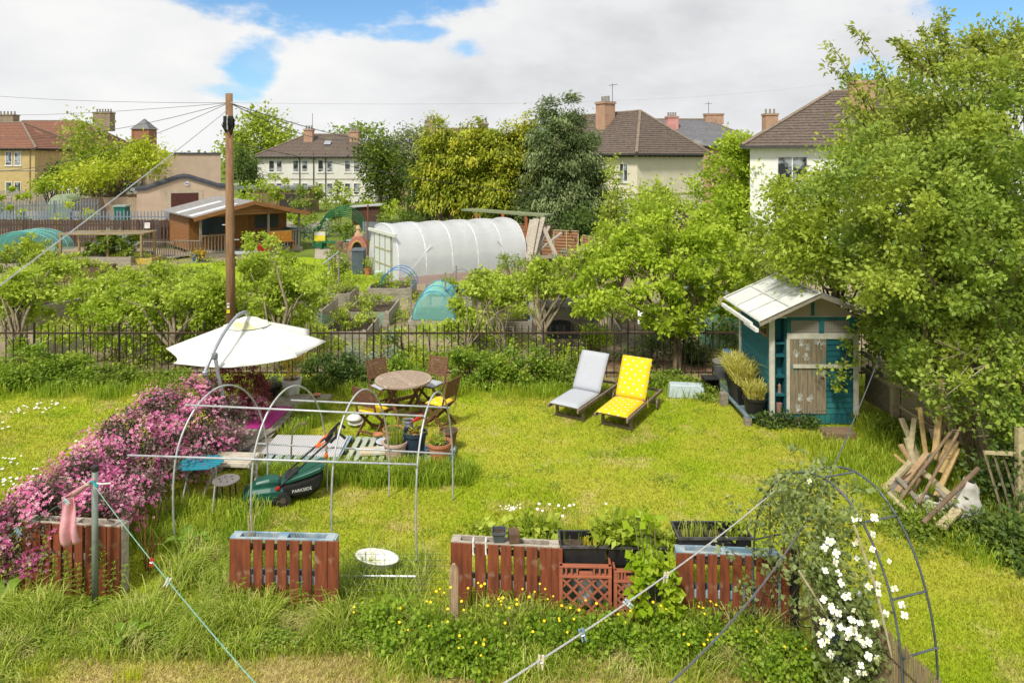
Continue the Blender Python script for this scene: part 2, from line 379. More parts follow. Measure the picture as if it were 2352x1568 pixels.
def lawnmat(name, blade):
    """lawn: green and yellow patches, brown worn spots, and a dry mown strip nearest the camera"""
    m, t = newmat(name); o, b = prin(t, .7 if blade else .95, 0, .2)
    tc = t.nodes.new('ShaderNodeTexCoord')
    def nz(s, d=5, r=.6, off=(0, 0, 0)):
        mp = t.nodes.new('ShaderNodeMapping'); mp.inputs['Location'].default_value = off; mp.inputs['Scale'].default_value = (1, 1, .01)
        t.links.new(tc.outputs['Object'], mp.inputs['Vector'])
        n = t.nodes.new('ShaderNodeTexNoise'); n.inputs['Scale'].default_value = s; n.inputs['Detail'].default_value = d; n.inputs['Roughness'].default_value = r
        t.links.new(mp.outputs[0], n.inputs['Vector']); return n.outputs[0]
    def mixc(f, a_, b_):
        x = t.nodes.new('ShaderNodeMix'); x.data_type = 'RGBA'; t.links.new(f, x.inputs[0])
        for i, c in ((6, a_), (7, b_)):
            if isinstance(c, tuple): x.inputs[i].default_value = c4(c)
            else: t.links.new(c, x.inputs[i])
        return x.outputs[2]
    if blade:
        a = t.nodes.new('ShaderNodeAttribute'); a.attribute_name = 'rnd'; src = a.outputs['Fac']
    else: src = nz(40, 4, .7)
    green = ramp(t, src, [(.05, (.14, .21, .008)), (.5, (.3, .4, .012)), (.95, (.48, .55, .03))])
    yel = ramp(t, src, [(.05, (.24, .25, .02)), (.5, (.4, .42, .035)), (.95, (.6, .56, .1))])
    straw = ramp(t, src, [(.05, (.28, .21, .07)), (.5, (.52, .43, .15)), (.95, (.74, .64, .32))])
    f1 = ramp(t, nz(.55, 9, .76), [(.40, (0, 0, 0)), (.56, (1, 1, 1))])
    c = mixc(f1, green, yel)
    # dry strip: y below ~7.1 m (towards the house), broken by noise
    sep = t.nodes.new('ShaderNodeSeparateXYZ'); t.links.new(tc.outputs['Object'], sep.inputs[0])
    ma = t.nodes.new('ShaderNodeMath'); ma.operation = 'MULTIPLY_ADD'; t.links.new(nz(1.6, 9, .72, (7, 3, 0)), ma.inputs[0]); ma.inputs[1].default_value = 2.4; t.links.new(sep.outputs[1], ma.inputs[2])
    f2 = t.nodes.new('ShaderNodeMapRange'); t.links.new(ma.outputs[0], f2.inputs[0]); f2.inputs[1].default_value = 8.75; f2.inputs[2].default_value = 8.0
    # fades out to the right of x = 2.6
    f3 = t.nodes.new('ShaderNodeMapRange'); t.links.new(sep.outputs[0], f3.inputs[0]); f3.inputs[1].default_value = 3.2; f3.inputs[2].default_value = 1.8
    mm = t.nodes.new('ShaderNodeMath'); mm.operation = 'MULTIPLY'; t.links.new(f2.outputs[0], mm.inputs[0]); t.links.new(f3.outputs[0], mm.inputs[1])
    m3 = t.nodes.new('ShaderNodeMath'); m3.operation = 'MULTIPLY'; t.links.new(mm.outputs[0], m3.inputs[0]); t.links.new(ramp(t, nz(1.3, 9, .75, (1, 4, 0)), [(.4, (.12, .12, .12)), (.58, (1, 1, 1))]), m3.inputs[1])
    c = mixc(m3.outputs[0], c, straw)
    # dry and worn spots
    f4 = ramp(t, nz(1.1, 8, .7, (2, 9, 0)), [(.53, (0, 0, 0)), (.66, (.8, .8, .8))])
    c = mixc(f4, c, straw)
    f5 = ramp(t, nz(1.5, 9, .74, (5, 1, 0)), [(.635, (0, 0, 0)), (.68, (1, 1, 1))])
    c = mixc(f5, c, (.09, .06, .03))
    if not blade:
        t.links.new(c, b.inputs['Base Color']); bp = t.nodes.new('ShaderNodeBump'); bp.inputs['Strength'].default_value = .8; bp.inputs['Distance'].default_value = .03
        t.links.new(src, bp.inputs['Height']); t.links.new(bp.outputs[0], b.inputs['Normal'])
    else:
        t.links.new(c, b.inputs['Base Color']); tr = t.nodes.new('ShaderNodeBsdfTranslucent'); t.links.new(c, tr.inputs[0])
        x = t.nodes.new('ShaderNodeMixShader'); x.inputs[0].default_value = .3; t.links.new(b.outputs[0], x.inputs[1]); t.links.new(tr.outputs[0], x.inputs[2]); t.links.new(x.outputs[0], o.inputs[0])
    return m
GM = lawnmat('lawn ground', False); BM_ = lawnmat('lawn blades', True)
struct(part('ground', MB().add([(-900, -60, -.004), (900, -60, -.004), (900, 1500, -.004), (-900, 1500, -.004)], [(0, 1, 2, 3)]), groundmat('rough ground', [(.2, (.06, .09, .015)), (.5, (.13, .18, .03)), (.8, (.22, .26, .05))], 6)))
struct(part('lawn', MB().add([(-20, -5, 0), (14, -5, 0), (14, 15.9, 0), (-20, 15.9, 0)], [(0, 1, 2, 3)]), GM))
soilm = groundmat('allotment earth', [(.2, (.1, .075, .045)), (.42, (.23, .18, .115)), (.58, (.33, .27, .185)), (.66, (.2, .26, .05)), (.9, (.26, .34, .05))], 12)
struct(part('allotment_soil', MB().add([(-26, 15.9, .004), (14, 15.9, .004), (16, 31, .004), (-3, 31.5, .004), (-26, 41, .004)], [(0, 1, 2, 3, 4)]), soilm))
chip = groundmat('bark chippings', [(.25, (.1, .055, .03)), (.5, (.24, .15, .09)), (.75, (.42, .32, .22))], 26, big=3)
struct(part('bark_bed', MB().add([(-3.2, 15.2, .008), (6.4, 15.2, .008), (6.6, 17.3, .008), (1.0, 17.1, .008), (-3.0, 16.6, .008)], [(0, 1, 2, 3, 4)]), chip))
aglawn = groundmat('allotment lawn', [(.2, (.16, .25, .01)), (.5, (.27, .37, .015)), (.8, (.42, .5, .04))], 14)
struct(part('allotment_lawn', MB().add([P(*q, .008) for q in ((395, 668), (700, 668), (870, 668), (905, 655), (840, 625), (790, 608), (745, 594), (700, 590), (560, 600), (420, 606), (390, 618))], [tuple(range(11))[::-1]]), aglawn))
paving = mat('pale paving', (.42, .37, .29), (.3, .26, .2), 3, .9, bump=.3)
struct(part('paving', MB().add([P(*q, .012) for q in ((722, 594), (790, 594), (760, 574), (742, 562), (715, 560), (724, 575))], [tuple(range(6))]), paving))
yard = groundmat('yard gravel', [(.3, (.2, .18, .14)), (.7, (.36, .33, .27))], 6)
struct(part('yard', MB().add([(-60, 40, .004), (-15, 40, .004), (-14, 54, .004), (-34, 66, .004), (-60, 66, .004)], [(0, 1, 2, 3, 4)]), yard))

def lawn_blades():
    n = 430000
    # density falls off with distance the way the eye needs it
    y = 6.1+(15.0-6.1)*rng.random(n)**1.25; x = rng.uniform(-1, 1, n)*(y*.75+.4)
    k = (x < 8.6)
    # bare edges below the deck and beds are left to the ground sheet
    x, y = x[k], y[k]; m_ = len(x)
    base = np.stack([x, y, np.zeros(m_)], 1)
    hh = rng.uniform(.014, .042, m_)*(1+.5*(np.sin(x*1.7+1)*np.cos(y*1.3) > .55)); wd = rng.uniform(.005, .01, m_)*(1+.05*y)
    o = blades('lawn_grass', BM_, None, base, hh, wd, lean=.8)
    o['kind'] = 'stuff'; tag(o, 'short yellow green lawn grass, drier and straw coloured towards the bottom', 'grass')
lawn_blades()

WEEDC = leafmat('clover leaves', (.08, .16, .015), (.18, .3, .03), (.34, .46, .07))
def longgrass():
    parts_ = []
    def clumpy(n, x0, x1, y0, y1, cn, sp=.12):
        c = scatter(cn, x0, x1, y0, y1); i = rng.integers(0, cn, n); p = c[i]+rng.normal(size=(n, 3))*sp; p[:, 2] = 0
        q = scatter(n//3, x0, x1, y0, y1); return np.concatenate([p, q])
    # band in front of the pallet planters
    a = clumpy(13500, -5.9, -1.0, 6.85, 7.38, 160, .08); b = clumpy(7500, -1.2, 3.0, 6.55, 7.3, 110); c = clumpy(3500, -4.0, -1.0, 7.7, 8.5, 40)
    e = clumpy(3500, -6.2, -4.6, 6.3, 7.2, 30)
    base = np.concatenate([a, b, c, e]); n = len(base)
    hh = rng.uniform(.1, .36, n)*(.6+.5*(np.sin(base[:, 0]*4.1+1)*np.sin(base[:, 0]*1.7) > -.1)); hh[base[:, 1] < 7.1] *= .6
    lx = np.sin(base[:, 0]*6.3+2*np.sin(base[:, 1]*5)); dv = np.stack([lx, np.cos(base[:, 0]*5), np.zeros(n)], 1)*.4
    o = blades('long_grass', G_LONG, None, base, hh, rng.uniform(.006, .014, n), lean=.55, segs=3, dirv=dv, curl=.7)
    o['kind'] = 'stuff'; tag(o, 'long uncut grass arching in front of the brown pallet planters', 'grass')
    a = clumpy(5500, -3.9, -.6, 10.4, 10.9, 80, .09); b = clumpy(1300, -4.05, -3.6, 12.1, 13.5, 20, .07); c = clumpy(2500, -5.0, -3.3, 8.6, 9.7, 30)
    d = clumpy(1500, 6.3, 7.5, 12.0, 13.0, 30, .14); e = clumpy(9000, -11, 6.0, 14.2, 15.3, 140, .14); g = clumpy(4500, 4.3, 7.2, 8.3, 12.0, 60, .14); g = g[g[:, 0] > 4.6+.25*(12-g[:, 1])]
    base = np.concatenate([a, b, c, d, e, g]); n = len(base)
    o = blades('lush_grass', G_DARK, None, base, rng.uniform(.1, .32, n), rng.uniform(.007, .014, n), lean=.4, segs=3)
    o['kind'] = 'stuff'; tag(o, 'lush green grass growing round the deck, the shed and along the foot of the iron fence', 'grass')
    # clover and weed rosettes through the lawn and the long grass
    q = np.concatenate([scatter(80, -9, 6, 8.6, 14.2, .02), scatter(90, -5.8, -1.2, 6.9, 7.5, .12)]); k = rng.integers(0, len(q), 9000); pp = q[k]+rng.normal(size=(9000, 3))*[.11, .08, .012]
    L = rng.uniform(.018, .04, 9000); V = leafquads(pp, nrm(rv(9000)*[1, 1, .25]), np.tile([0, 0, 1.], (9000, 1)), L, L*.8)
    o = npmesh('clover', V, 4, rng.random(9000), WEEDC); o['kind'] = 'stuff'; tag(o, 'low clover and weed leaves growing in patches through the lawn', 'clover')
    # bright yellow tufts left standing in the dry strip
    cs = [P(*q) for q in ((245, 1510), (625, 1490), (725, 1478), (1000, 1530), (890, 1500), (1150, 1560), (1200, 1550), (520, 1495), (300, 1560), (90, 1540))]
    base = np.concatenate([np.array([p.x, p.y, 0])+rng.normal(size=(150, 3))*[.09, .06, 0] for p in cs]); n = len(base)
    o = blades('grass_tufts', leafmat('yellow tufts', (.3, .36, .01), (.5, .55, .02), (.7, .7, .08)), None, base, rng.uniform(.05, .13, n), rng.uniform(.006, .01, n), lean=.3)
    o['kind'] = 'stuff'; tag(o, 'bright yellow green tufts standing in the dry mown grass at the bottom', 'grass')
    base = scatter(16000, -5, 3.0, 6.1, 7.0); base = base[np.sin(base[:, 0]*2.3+1.3*np.sin(base[:, 1]*7))+.6*np.sin(base[:, 0]*5.1+base[:, 1]*9) > -.1]; n = len(base)
    o = blades('dry_clippings', leafmat('straw', (.32, .24, .09), (.55, .44, .18), (.75, .65, .36)), None, base, rng.uniform(.02, .06, n), rng.uniform(.004, .008, n), lean=2.2)
    o['kind'] = 'stuff'; tag(o, 'dry straw coloured clippings lying on the mown strip', 'grass')
    # daisies on the left lawn
    pts = []
    for px, py, k, s in ((20, 1062, 14, .22), (75, 942, 22, .3), (110, 930, 6, .2), (35, 1110, 8, .2), (12, 985, 4, .2), (190, 1030, 6, .2), (105, 1085, 8, .2), (40, 1110, 6, .2), (130, 1180, 3, .3)):
        p = P(px, py); pts.append(np.array([p.x, p.y, .05])+rng.normal(size=(k, 3))*[s, s*.6, 0])
    pts = np.concatenate(pts)
    o = flowers('daisies', mat('daisy white', (.85, .85, .82), (.8, .8, .75), 5, .7, bump=0), None, pts, np.tile([0, -.2, 1.], (len(pts), 1)), .022, k=6, cup=0)
    o['kind'] = 'stuff'; tag(o, 'small white daisies scattered over the green lawn on the left', 'flowers')
longgrass()

# ================================================================== PALLET PLANTERS AND THE FRONT EDGE
def pallet(x0, y0, x1, y1, hgt, label, gaps, edge, long=None):
    """planter made of a pallet on its side; (x0,y0)-(x1,y1) front foot line"""
    d = Vector((x1-x0, y1-y0, 0)); L = d.length; rz = math.atan2(d.y, d.x)
    t = thing('pallet_planter', label, 'planter', (x0, y0, 0), rz, 'pallet planters along the front edge')
    mb = MB(); x = 0; k = 0
    for w_, g_ in gaps:
        a, b_ = x*L, (x+w_)*L; lo_ = random.uniform(.0, .05) if k != long else -.0
        mb.bb(a, b_, -.012+random.uniform(-.003, .003), .012, lo_, hgt-.012); x += w_+g_; k += 1
    part('front_slats', mb, BROWNPAINT, t, bevel=.004)
    mb = MB()
    mb.bb(0, L, -.004, .022, hgt-.012, hgt+.004)          # painted top edge of the front
    mb.bb(0, L, .11, .135, hgt-.1, hgt+.004); mb.bb(0, L, .11, .135, .3, .4)
    for a in (0, L/2-.05, L-.1): mb.bb(a, a+.1, .024, .108, hgt-.1, hgt+.002)
    for a in (0, L/2-.05, L-.1): mb.bb(a, a+.1, .024, .108, .02, .12)
    mb.bb(L-.004, L+.018, .014, .134, .02, hgt-.004)
    mb.bb(.02, L-.02, .024, .05, .3, .38); part('frame', mb, edge, t, bevel=.003)
    part('soil', MB().bb(.1, L-.1, .03, .105, hgt-.14, hgt-.11), SOIL, t)
    return t, L
PBLUE = mat('flaking blue paint', (.16, .27, .36), (.34, .4, .42), 6, .7, bump=.2, lo=.42, hi=.58)
PGREY = mat('bare pallet timber', (.46, .41, .34), (.27, .23, .18), 6, .85, stretch=(2, 4, 4), bump=.3)
G1 = [(.19, .025), (.085, .02), (.085, .025), (.09, .02), (.085, .03), (.09, .02), (.1, .01), (.13, 0)]
G2 = [(.2, .03), (.085, .03), (.085, .03), (.09, .03), (.09, .03), (.09, .03), (.12, .003), (.107, 0)]
pallet(-5.55, 7.9, -4.38, 7.78, .8, 'pallet planter with brown slats under the pink flowers', G1, PGREY)
pallet(-3.06, 7.55, -1.92, 7.5, .8, 'empty pallet planter with brown slats and flaking blue edges', G2, PBLUE, 2)
pallet(-.66, 7.5, .49, 7.38, .79, 'pallet planter with brown slats, pale bare edges and two white hooks', [(.1, .0), (.1, .03), (.1, .02), (.1, .02), (.1, .02), (.1, .02), (.1, .02), (.11, 0), (.1, 0)], PGREY)
pallet(1.72, 7.3, 2.77, 7.22, .79, 'pallet planter with brown slats beside the flower arch', [(.17, .03), (.08, .03), (.09, .03), (.09, .03), (.09, .03), (.08, .03), (.2, 0)], PBLUE)
# white hooks hung over the third planter
for i, px in enumerate((1087, 1116)):
    X = (px-XC)*7.48/F; mb = MB(); zt = .8
    mb.tube([(X, 7.53, zt-.02), (X, 7.53, zt+.012), (X, 7.455, zt+.012), (X, 7.45, zt-.1), (X+.004, 7.44, zt-.125)], .009, 5)
    one('over_hook', mb, WHITEP, ('left', 'right')[i]+' one of the two white plastic hooks over the bare edged pallet planter', 'hook', 'white hooks on the planter')
# small grey pot and wooden block on the planter
t = thing('seedling_pot', 'small dark grey square pot standing on the pallet planter', 'pot', (-.14, 7.5, .795))
mb = MB().add([(-.05, -.05, 0), (.05, -.05, 0), (.05, .05, 0), (-.05, .05, 0), (-.07, -.07, .11), (.07, -.07, .11), (.07, .07, .11), (-.07, .07, .11)], [(3, 2, 1, 0), (0, 1, 5, 4), (1, 2, 6, 5), (2, 3, 7, 6), (3, 0, 4, 7)])
mb.bb(-.078, .078, -.078, -.066, .095, .115); mb.bb(-.078, .078, .066, .078, .095, .115); mb.bb(-.078, -.066, -.066, .066, .095, .115); mb.bb(.066, .078, -.066, .066, .095, .115)
part('pot', mb, mat('slate plastic', (.09, .1, .115), None, 5, .5), t); part('soil', MB().bb(-.06, .06, -.06, .06, .085, .09), SOIL, t)
one('wood_block', MB().box((.03-.01, 7.5, .85), (.11, .15, .1), .1), mat('dark brown block', (.15, .09, .055), (.08, .05, .035), 8, .9), 'chunky dark brown wood block on top of the pallet planter', 'wood', bevel=.006)
# wooden stake
s = P(1051, 1400); mb = MB()
mb.bb(s.x-.045, s.x+.045, 7.1-.02, 7.1+.02, 0, .72); mb.add([(s.x-.045, 7.08, .72), (s.x+.045, 7.08, .72), (s.x+.045, 7.12, .72), (s.x-.045, 7.12, .72), (s.x-.015, 7.08, .775), (s.x+.01, 7.08, .775), (s.x+.01, 7.12, .775), (s.x-.015, 7.12, .775)], [(0, 1, 5, 4), (1, 2, 6, 5), (2, 3, 7, 6), (3, 0, 4, 7), (4, 5, 6, 7)])
one('wooden_stake', mb, mat('old stake', (.42, .3, .2), (.25, .17, .11), 6, .85, stretch=(8, 8, 1)), 'weathered pointed wooden stake in front of the pallet with white hooks', 'stake')
# terracotta coloured lattice crates
CRATE = mat('terracotta plastic', (.4, .13, .075), (.3, .1, .06), 5, .5, bump=.05)
def crate(px0, px1, py, rz, label, Y=7.32, z0=.12, z1=.64):
    x0, x1 = (px0-XC)*Y/F, (px1-XC)*Y/F; L = x1-x0
    t = thing('lattice_crate', label, 'crate', (x0, Y, 0), rz, 'terracotta lattice crates')
    mb = MB(); n = 4; h = z1-z0-.12
    for i in range(-3, n+1):
        for s in (1, -1):
            # diagonal lath clipped to the panel
            a = i*L/n; b_ = a+h
            u0, u1 = max(a, .0), min(b_, L)
            if u1-u0 < .05: continue
            za, zb = (u0-a)+z0, (u1-a)+z0
            if s < 0: za, zb = z0+h-(za-z0), z0+h-(zb-z0)
            mb.beam((u0, .006*s, za), (u1, .006*s, zb), .012, .02)
    part('lattice', mb, CRATE, t)
    mb = MB()
    mb.bb(-.01, .025, -.02, .02, z0-.03, z1); mb.bb(L-.025, L+.01, -.02, .02, z0-.03, z1); mb.bb(-.01, L+.01, -.021, .021, z0-.05, z0-.01)
    mb.bb(-.012, L+.012, -.024, .03, z1-.125, z1-.1); mb.bb(-.012, L+.012, -.024, .03, z1-.02, z1)
    for i in range(10):
        a = i*L/9.
        if 4 <= i <= 5: continue
        mb.bb(a-.008, a+.012, -.018, .02, z1-.1, z1-.02)
    mb.bb(3.4*L/9, 5.8*L/9, -.018, .018, z1-.1, z1-.065)
    mb.bb(-.01, .012, .02, .35, z0, z1); mb.bb(L-.012, L+.01, .02, .35, z0, z1)
    part('crate_frame', mb, CRATE, t, bevel=.003)
    return t
crate(1287, 1402, 0, -.03, 'terracotta lattice crate right of the pallet with white hooks')
crate(1412, 1480, 0, -.02, 'narrower lattice crate half hidden by the climbing vine', 7.3, .1, .6)
# white bottle and grey bits seen through the lattice
mb = MB().lathe([(.085, .1), (.1, .13), (.1, .33), (.07, .4), (.04, .42), (.04, .45)], ((1345-XC)*7.55/F, 7.55, 0), 14)
one('white_canister', mb, mat('milky plastic', (.66, .68, .66), None, 4, .4, bump=.05), 'milky white plastic canister behind the lattice crate', 'canister', smooth=True)
mb = MB().bb(.5, 1.7, 7.62, 7.66, .05, .5)
one('back_board', mb, mat('pale grey board', (.32, .38, .38), (.2, .25, .25), 5, .7), 'pale grey board standing behind the lattice crates', 'board')
# long black troughs with plants
def trough(x0, x1, y0, y1, z0, z1, label, div=()):
    t = thing('plastic_trough', label, 'planter', ((x0+x1)/2, (y0+y1)/2, z0), 0, 'black plastic troughs')
    L, W, h = x1-x0, y1-y0, z1-z0; mb = MB(); e = .012
    mb.bb(-L/2, L/2, -W/2, -W/2+e, 0, h); mb.bb(-L/2, L/2, W/2-e, W/2, 0, h); mb.bb(-L/2, -L/2+e, -W/2+e, W/2-e, 0, h); mb.bb(L/2-e, L/2, -W/2+e, W/2-e, 0, h); mb.bb(-L/2+e, L/2-e, -W/2+e, W/2-e, 0, .02)
    for r in div: mb.bb(-L/2+r*L, -L/2+r*L+.02, -W/2+e, W/2-e, .02, h-.004)
    part('trough', mb, BLACKP, t)
    mb = MB(); mb.bb(-L/2-.015, L/2+.015, -W/2-.015, -W/2, h-.02, h+.006); mb.bb(-L/2-.015, L/2+.015, W/2, W/2+.015, h-.02, h+.006); mb.bb(-L/2-.015, -L/2, -W/2, W/2, h-.02, h+.006); mb.bb(L/2, L/2+.015, -W/2, W/2, h-.02, h+.006)
    part('rim', mb, mat('worn black rim', (.1, .1, .105), (.03, .03, .03), 9, .5), t)
    part('soil', MB().bb(-L/2+.014, L/2-.014, -W/2+.014, W/2-.014, h-.1, h-.08), SOIL, t)
    return t
trough(.52, 1.0, 7.42, 7.72, .56, .78, 'black trough with yellow leaves between the pallet and the vine')
trough(1.03, 1.66, 7.44, 7.74, .57, .76, 'black trough full of leafy green plants above the lattice crates')
tr3 = trough(1.78, 2.55, 7.42, 7.74, .64, .87, 'black trough split in cells on the pallet beside the arch', (.38, .66))
part('badge', MB(Matrix.Translation((-.07, -.162, .15)) @ Matrix.Rotation(R(90), 4, 'X')).lathe([(.028, 0), (.028, .004)], (0, 0, 0), 14, sy=.5), mat('silver badge', (.6, .6, .58), None, 5, .4), tr3)
lv = lambda name, label, cat, ells, n, size, m, k=14, rc=.12, **kw: (lambda t: (foliage('leaves', m, t, *ell_pts(ells, k, .2, 1), rc, n, size, **kw), t)[1])(thing(name, label, cat, (ells[0][0], ells[0][1], max(0, ells[0][2]-ells[0][5]))))
lv('leafy_plant', 'lush green leafy plants growing in the middle trough', 'plant', [(1.2, 7.6, .84, .25, .14, .12), (1.5, 7.6, .84, .2, .14, .12)], 750, .085, L_SPRING)
lv('leafy_plant', 'small bright green leafy plant in the right end of the divided trough', 'plant', [(2.42, 7.58, .88, .1, .09, .06)], 120, .06, L_SPRING)
lv('leafy_plant', 'low yellow green seedlings behind the pallet with the small pot', 'plant', [(-.3, 7.85, .72, .35, .2, .1), (.25, 7.85, .7, .3, .2, .08)], 900, .085, L_SPRING)
def spikes(label, base, n, h, m, lean=.15, wd=.008, name='tall_plant', fl=None):
    t = thing(name, label, 'plant', (float(base[:, 0].mean()), float(base[:, 1].mean()), float(base[:, 2].mean())))
    b = base[rng.integers(0, len(base), n)]+rng.normal(size=(n, 3))*[.03, .03, 0]
    blades('stems', m, t, b, rng.uniform(h*.6, h, n), np.full(n, wd), lean=lean, segs=3)
    if fl is not None: flowers('flower_heads', fl[0], t, np.array(fl[1]), np.tile([0, -.4, 1.], (len(fl[1]), 1)), fl[2], k=fl[3] if len(fl) > 3 else 6, cup=0)
    return t
WHITEF = mat('white petals', (.86, .85, .8), (.8, .78, .7), 8, .6, bump=0)
spikes('yellow green pointed leaves at the right end of the left trough', scatter(12, .78, .95, 7.48, 7.6, .68), 16, .17, leafmat('yellow leaves', (.4, .35, .02), (.6, .55, .04), (.7, .62, .1)), .15, .04)
spikes('thin grasses in the left cells of the divided trough', scatter(20, 1.82, 2.2, 7.5, 7.66, .78), 90, .24, G_LONG, .3, .006)
b = scatter(40, .0, 1.05, 7.6, 8.3, .1)
spikes('tall thin daisy stems with white heads rising behind the troughs', b, 120, .95, G_DARK, .06, .006, fl=(WHITEF, [Q(*q, 7.9) for q in ((1238, 1156), (1262, 1157), (1308, 1160), (1234, 1168), (1246, 1172), (1292, 1184), (1318, 1158), (1392, 1156), (1296, 1166), (1283, 1160), (1180, 1168))], .015, 8))
pts = [Q(1174+random.gauss(0, 11), 1166+random.gauss(0, 5), 8.9) for _ in range(26)]
spikes('clump of tiny white flowers on the lawn behind the seedlings', np.array([[p.x, 8.9, 0] for p in pts]), 60, .24, G_DARK, .2, .006, 'white_flower_clump', fl=(WHITEF, pts, .011, 5))
# climbing vine over the crate
t = thing('climbing_vine', 'bright green lobed vine climbing between the crates and the right pallet', 'plant', (2.0, 7.2, 0))
cl = np.array([Q(1455+random.uniform(0, 100), random.uniform(1285, 1415), 7.14) for _ in range(40)]+[Q(1450+random.uniform(-10, 60), random.uniform(1180, 1290), 7.3) for _ in range(14)])
foliage('leaves', leafmat('vine leaves', (.16, .28, .01), (.28, .42, .015), (.4, .52, .04)), t, cl, np.tile([0, -.8, .4], (len(cl), 1)), .07, 520, .085, .9, up=.3, dirb=.2)
mb = MB()
for i in range(5):
    a = Q(1470+i*18, 1425, 7.2); mb.tube([a, Q(1475+i*15, 1330, 7.17), Q(1465+i*10, 1250, 7.22), Q(1455+i*12, 1180+i*8, 7.3)], .004, 4, cap=False)
part('stems', mb, PALEBARK, t, world=True)

# buttercups and leafy weeds below the planters
BUT = mat('buttercup yellow', (.9, .62, .01), (.8, .5, .01), 8, .35, bump=0)
WEED = leafmat('weed leaves', (.08, .16, .012), (.19, .32, .02), (.36, .5, .05))
wd = [('left of the wooden stake', -.75, 6.9, .42, .4), ('at the foot of the wooden stake', -.3, 6.75, .3, .3), ('below the pallet with white hooks', .25, 7.05, .42, .34),
      ('below the terracotta crate', .85, 7.05, .4, .3), ('under the climbing vine', 1.5, 6.95, .45, .32), ('below the pallet beside the arch', 2.15, 6.95, .4, .3), ('at the foot of the black arch post', 2.6, 6.6, .35, .3),
      ('in the long grass below the mesh', -1.35, 7.15, .3, .34)]
flw = [(1002, 1357), (1010, 1352), (1020, 1360), (1035, 1348), (1060, 1380), (1075, 1350), (1098, 1338), (1105, 1345), (1113, 1340), (1145, 1375), (1150, 1380), (1155, 1372), (1187, 1376), (1200, 1352), (1215, 1370), (1228, 1358),
       (1240, 1340), (1252, 1352), (1258, 1375), (1290, 1390), (1310, 1395), (1330, 1400), (1345, 1378), (1370, 1385), (1500, 1382), (1518, 1390), (1530, 1398), (1605, 1392), (1615, 1395), (1632, 1380), (1645, 1388), (980, 1380), (1160, 1430), (1250, 1425), (1093, 1475), (985, 1437), (1120, 1390), (1065, 1400), (1170, 1395)]
for i, (nm, x, y, r, h) in enumerate(wd):
    t = thing('buttercup_plant', 'leafy buttercup clump '+nm, 'plant', (x, y, 0), 0, 'buttercups growing in front of the planters')
    cl, o = ell_pts([(x, y, h*.36, r*1.15, .26, h*.52)], 60, .2, 1.15, .02)
    foliage('leaves', WEED, t, cl, o, .1, 2000, .042, .8, up=.6, zmin=.01)
    fs = []
    for px, py in flw:
        q = Q(px, py, y-.12)
        if abs(q.x-x) < r*.8: fs.append((q.x, q.y, q.z))
    k = 5 if i < 6 else 3
    for _ in range(k): fs.append((x+random.uniform(-r, r), y-.15+random.uniform(-.2, .2), h+random.uniform(-.05, .15)))
    fs = np.array(fs); flowers('flower_heads', BUT, t, fs, np.tile([0, -.5, 1.], (len(fs), 1)), .013, k=5, cup=.15, asp=.9)
    mb = MB()
    for f in fs: mb.tube([(f[0]+random.uniform(-.05, .05), f[1]+.1, 0.02), f], .0025, 3, cap=False)
    part('stems', mb, G_DARK, t, world=True)
# cleavers climbing the first pallet and the post, dock leaves
CLV = leafmat('cleavers', (.12, .2, .02), (.22, .34, .03), (.36, .46, .06))
def whorls(label, xs, Y, h, n):
    t = thing('cleavers_plant', label, 'plant', (sum(xs)/len(xs), Y, 0), 0, 'cleavers climbing the planters')
    st = MB(); C = []
    for x in xs:
        hh = h*random.uniform(.55, 1); k = int(hh/.055); dx = random.uniform(-.1, .1)
        st.tube([(x, Y, 0), (x+dx*.4, Y-.03, hh*.5), (x+dx, Y+random.uniform(-.05, .03), hh)], .003, 3, cap=False)
        for j in range(k): C.append((x+dx*j/k, Y-.02, .05+hh*j/k))
    C = np.repeat(np.array(C), n, 0); m_ = len(C); a = rng.uniform(0, 2*np.pi, m_)
    d = np.stack([np.cos(a), np.sin(a), rng.uniform(.0, .5, m_)], 1); L = rng.uniform(.03, .055, m_)
    npmesh('leaves', leafquads(C, d, np.tile([0, 0, 1.], (m_, 1)), L, L*.3), 4, rng.random(m_), CLV, t); part('stems', st, CLV, t, world=True)
whorls('whorled cleavers climbing the pallet under the pink flowers', [-5.3, -5.2, -5.1, -4.95, -4.9, -4.8, -4.75, -4.7, -4.6, -4.55, -4.45, -4.4, -4.3], 7.66, .78, 7)
whorls('whorled cleavers at the left end of the blue edged pallet', [-3.0, -2.95, -2.9, -2.6, -2.2, -2.15], 7.4, .5, 7)
def dock(pts, label):
    t = thing('dock_plant', label, 'plant', (pts[0][0], pts[0][1], 0), 0, 'broad dock leaves'); mb = MB()
    for x, y, z, L, a in pts:
        for j in range(4):
            b = a+j*1.4+random.uniform(-.3, .3); dx, dy = math.cos(b), math.sin(b); w_ = L*.17
            rows = []
            for s, ww, zz in ((0, .1, 0), (.25, .9, .35), (.5, 1, .6), (.8, .6, .62), (1, .05, .5)):
                c = Vector((x+dx*L*s*.7, y+dy*L*s*.7, z+L*zz*.9)); rows += [c-Vector((dy, -dx, 0))*w_*ww+Vector((0, 0, .012)), c, c+Vector((dy, -dx, 0))*w_*ww+Vector((0, 0, .012))]
            mb.add(rows, [(i*3+k, i*3+k+1, i*3+k+4, i*3+k+3) for i in range(4) for k in range(2)])
    part('leaves', mb, mat('dock leaf', (.17, .27, .02), (.1, .18, .015), 5, .45, bump=.2), t, world=True, smooth=True)
dock([(-5.55, 7.55, 0, .42, 1.0)], 'broad dock leaf at the left end of the first pallet')
dock([(-3.85, 7.0, 0, .32, .3)], 'broad dock leaves in the long grass below the clothes post')
dock([(-4.9, 6.4, 0, .22, .3)], 'broad low dock leaves at the bottom left')
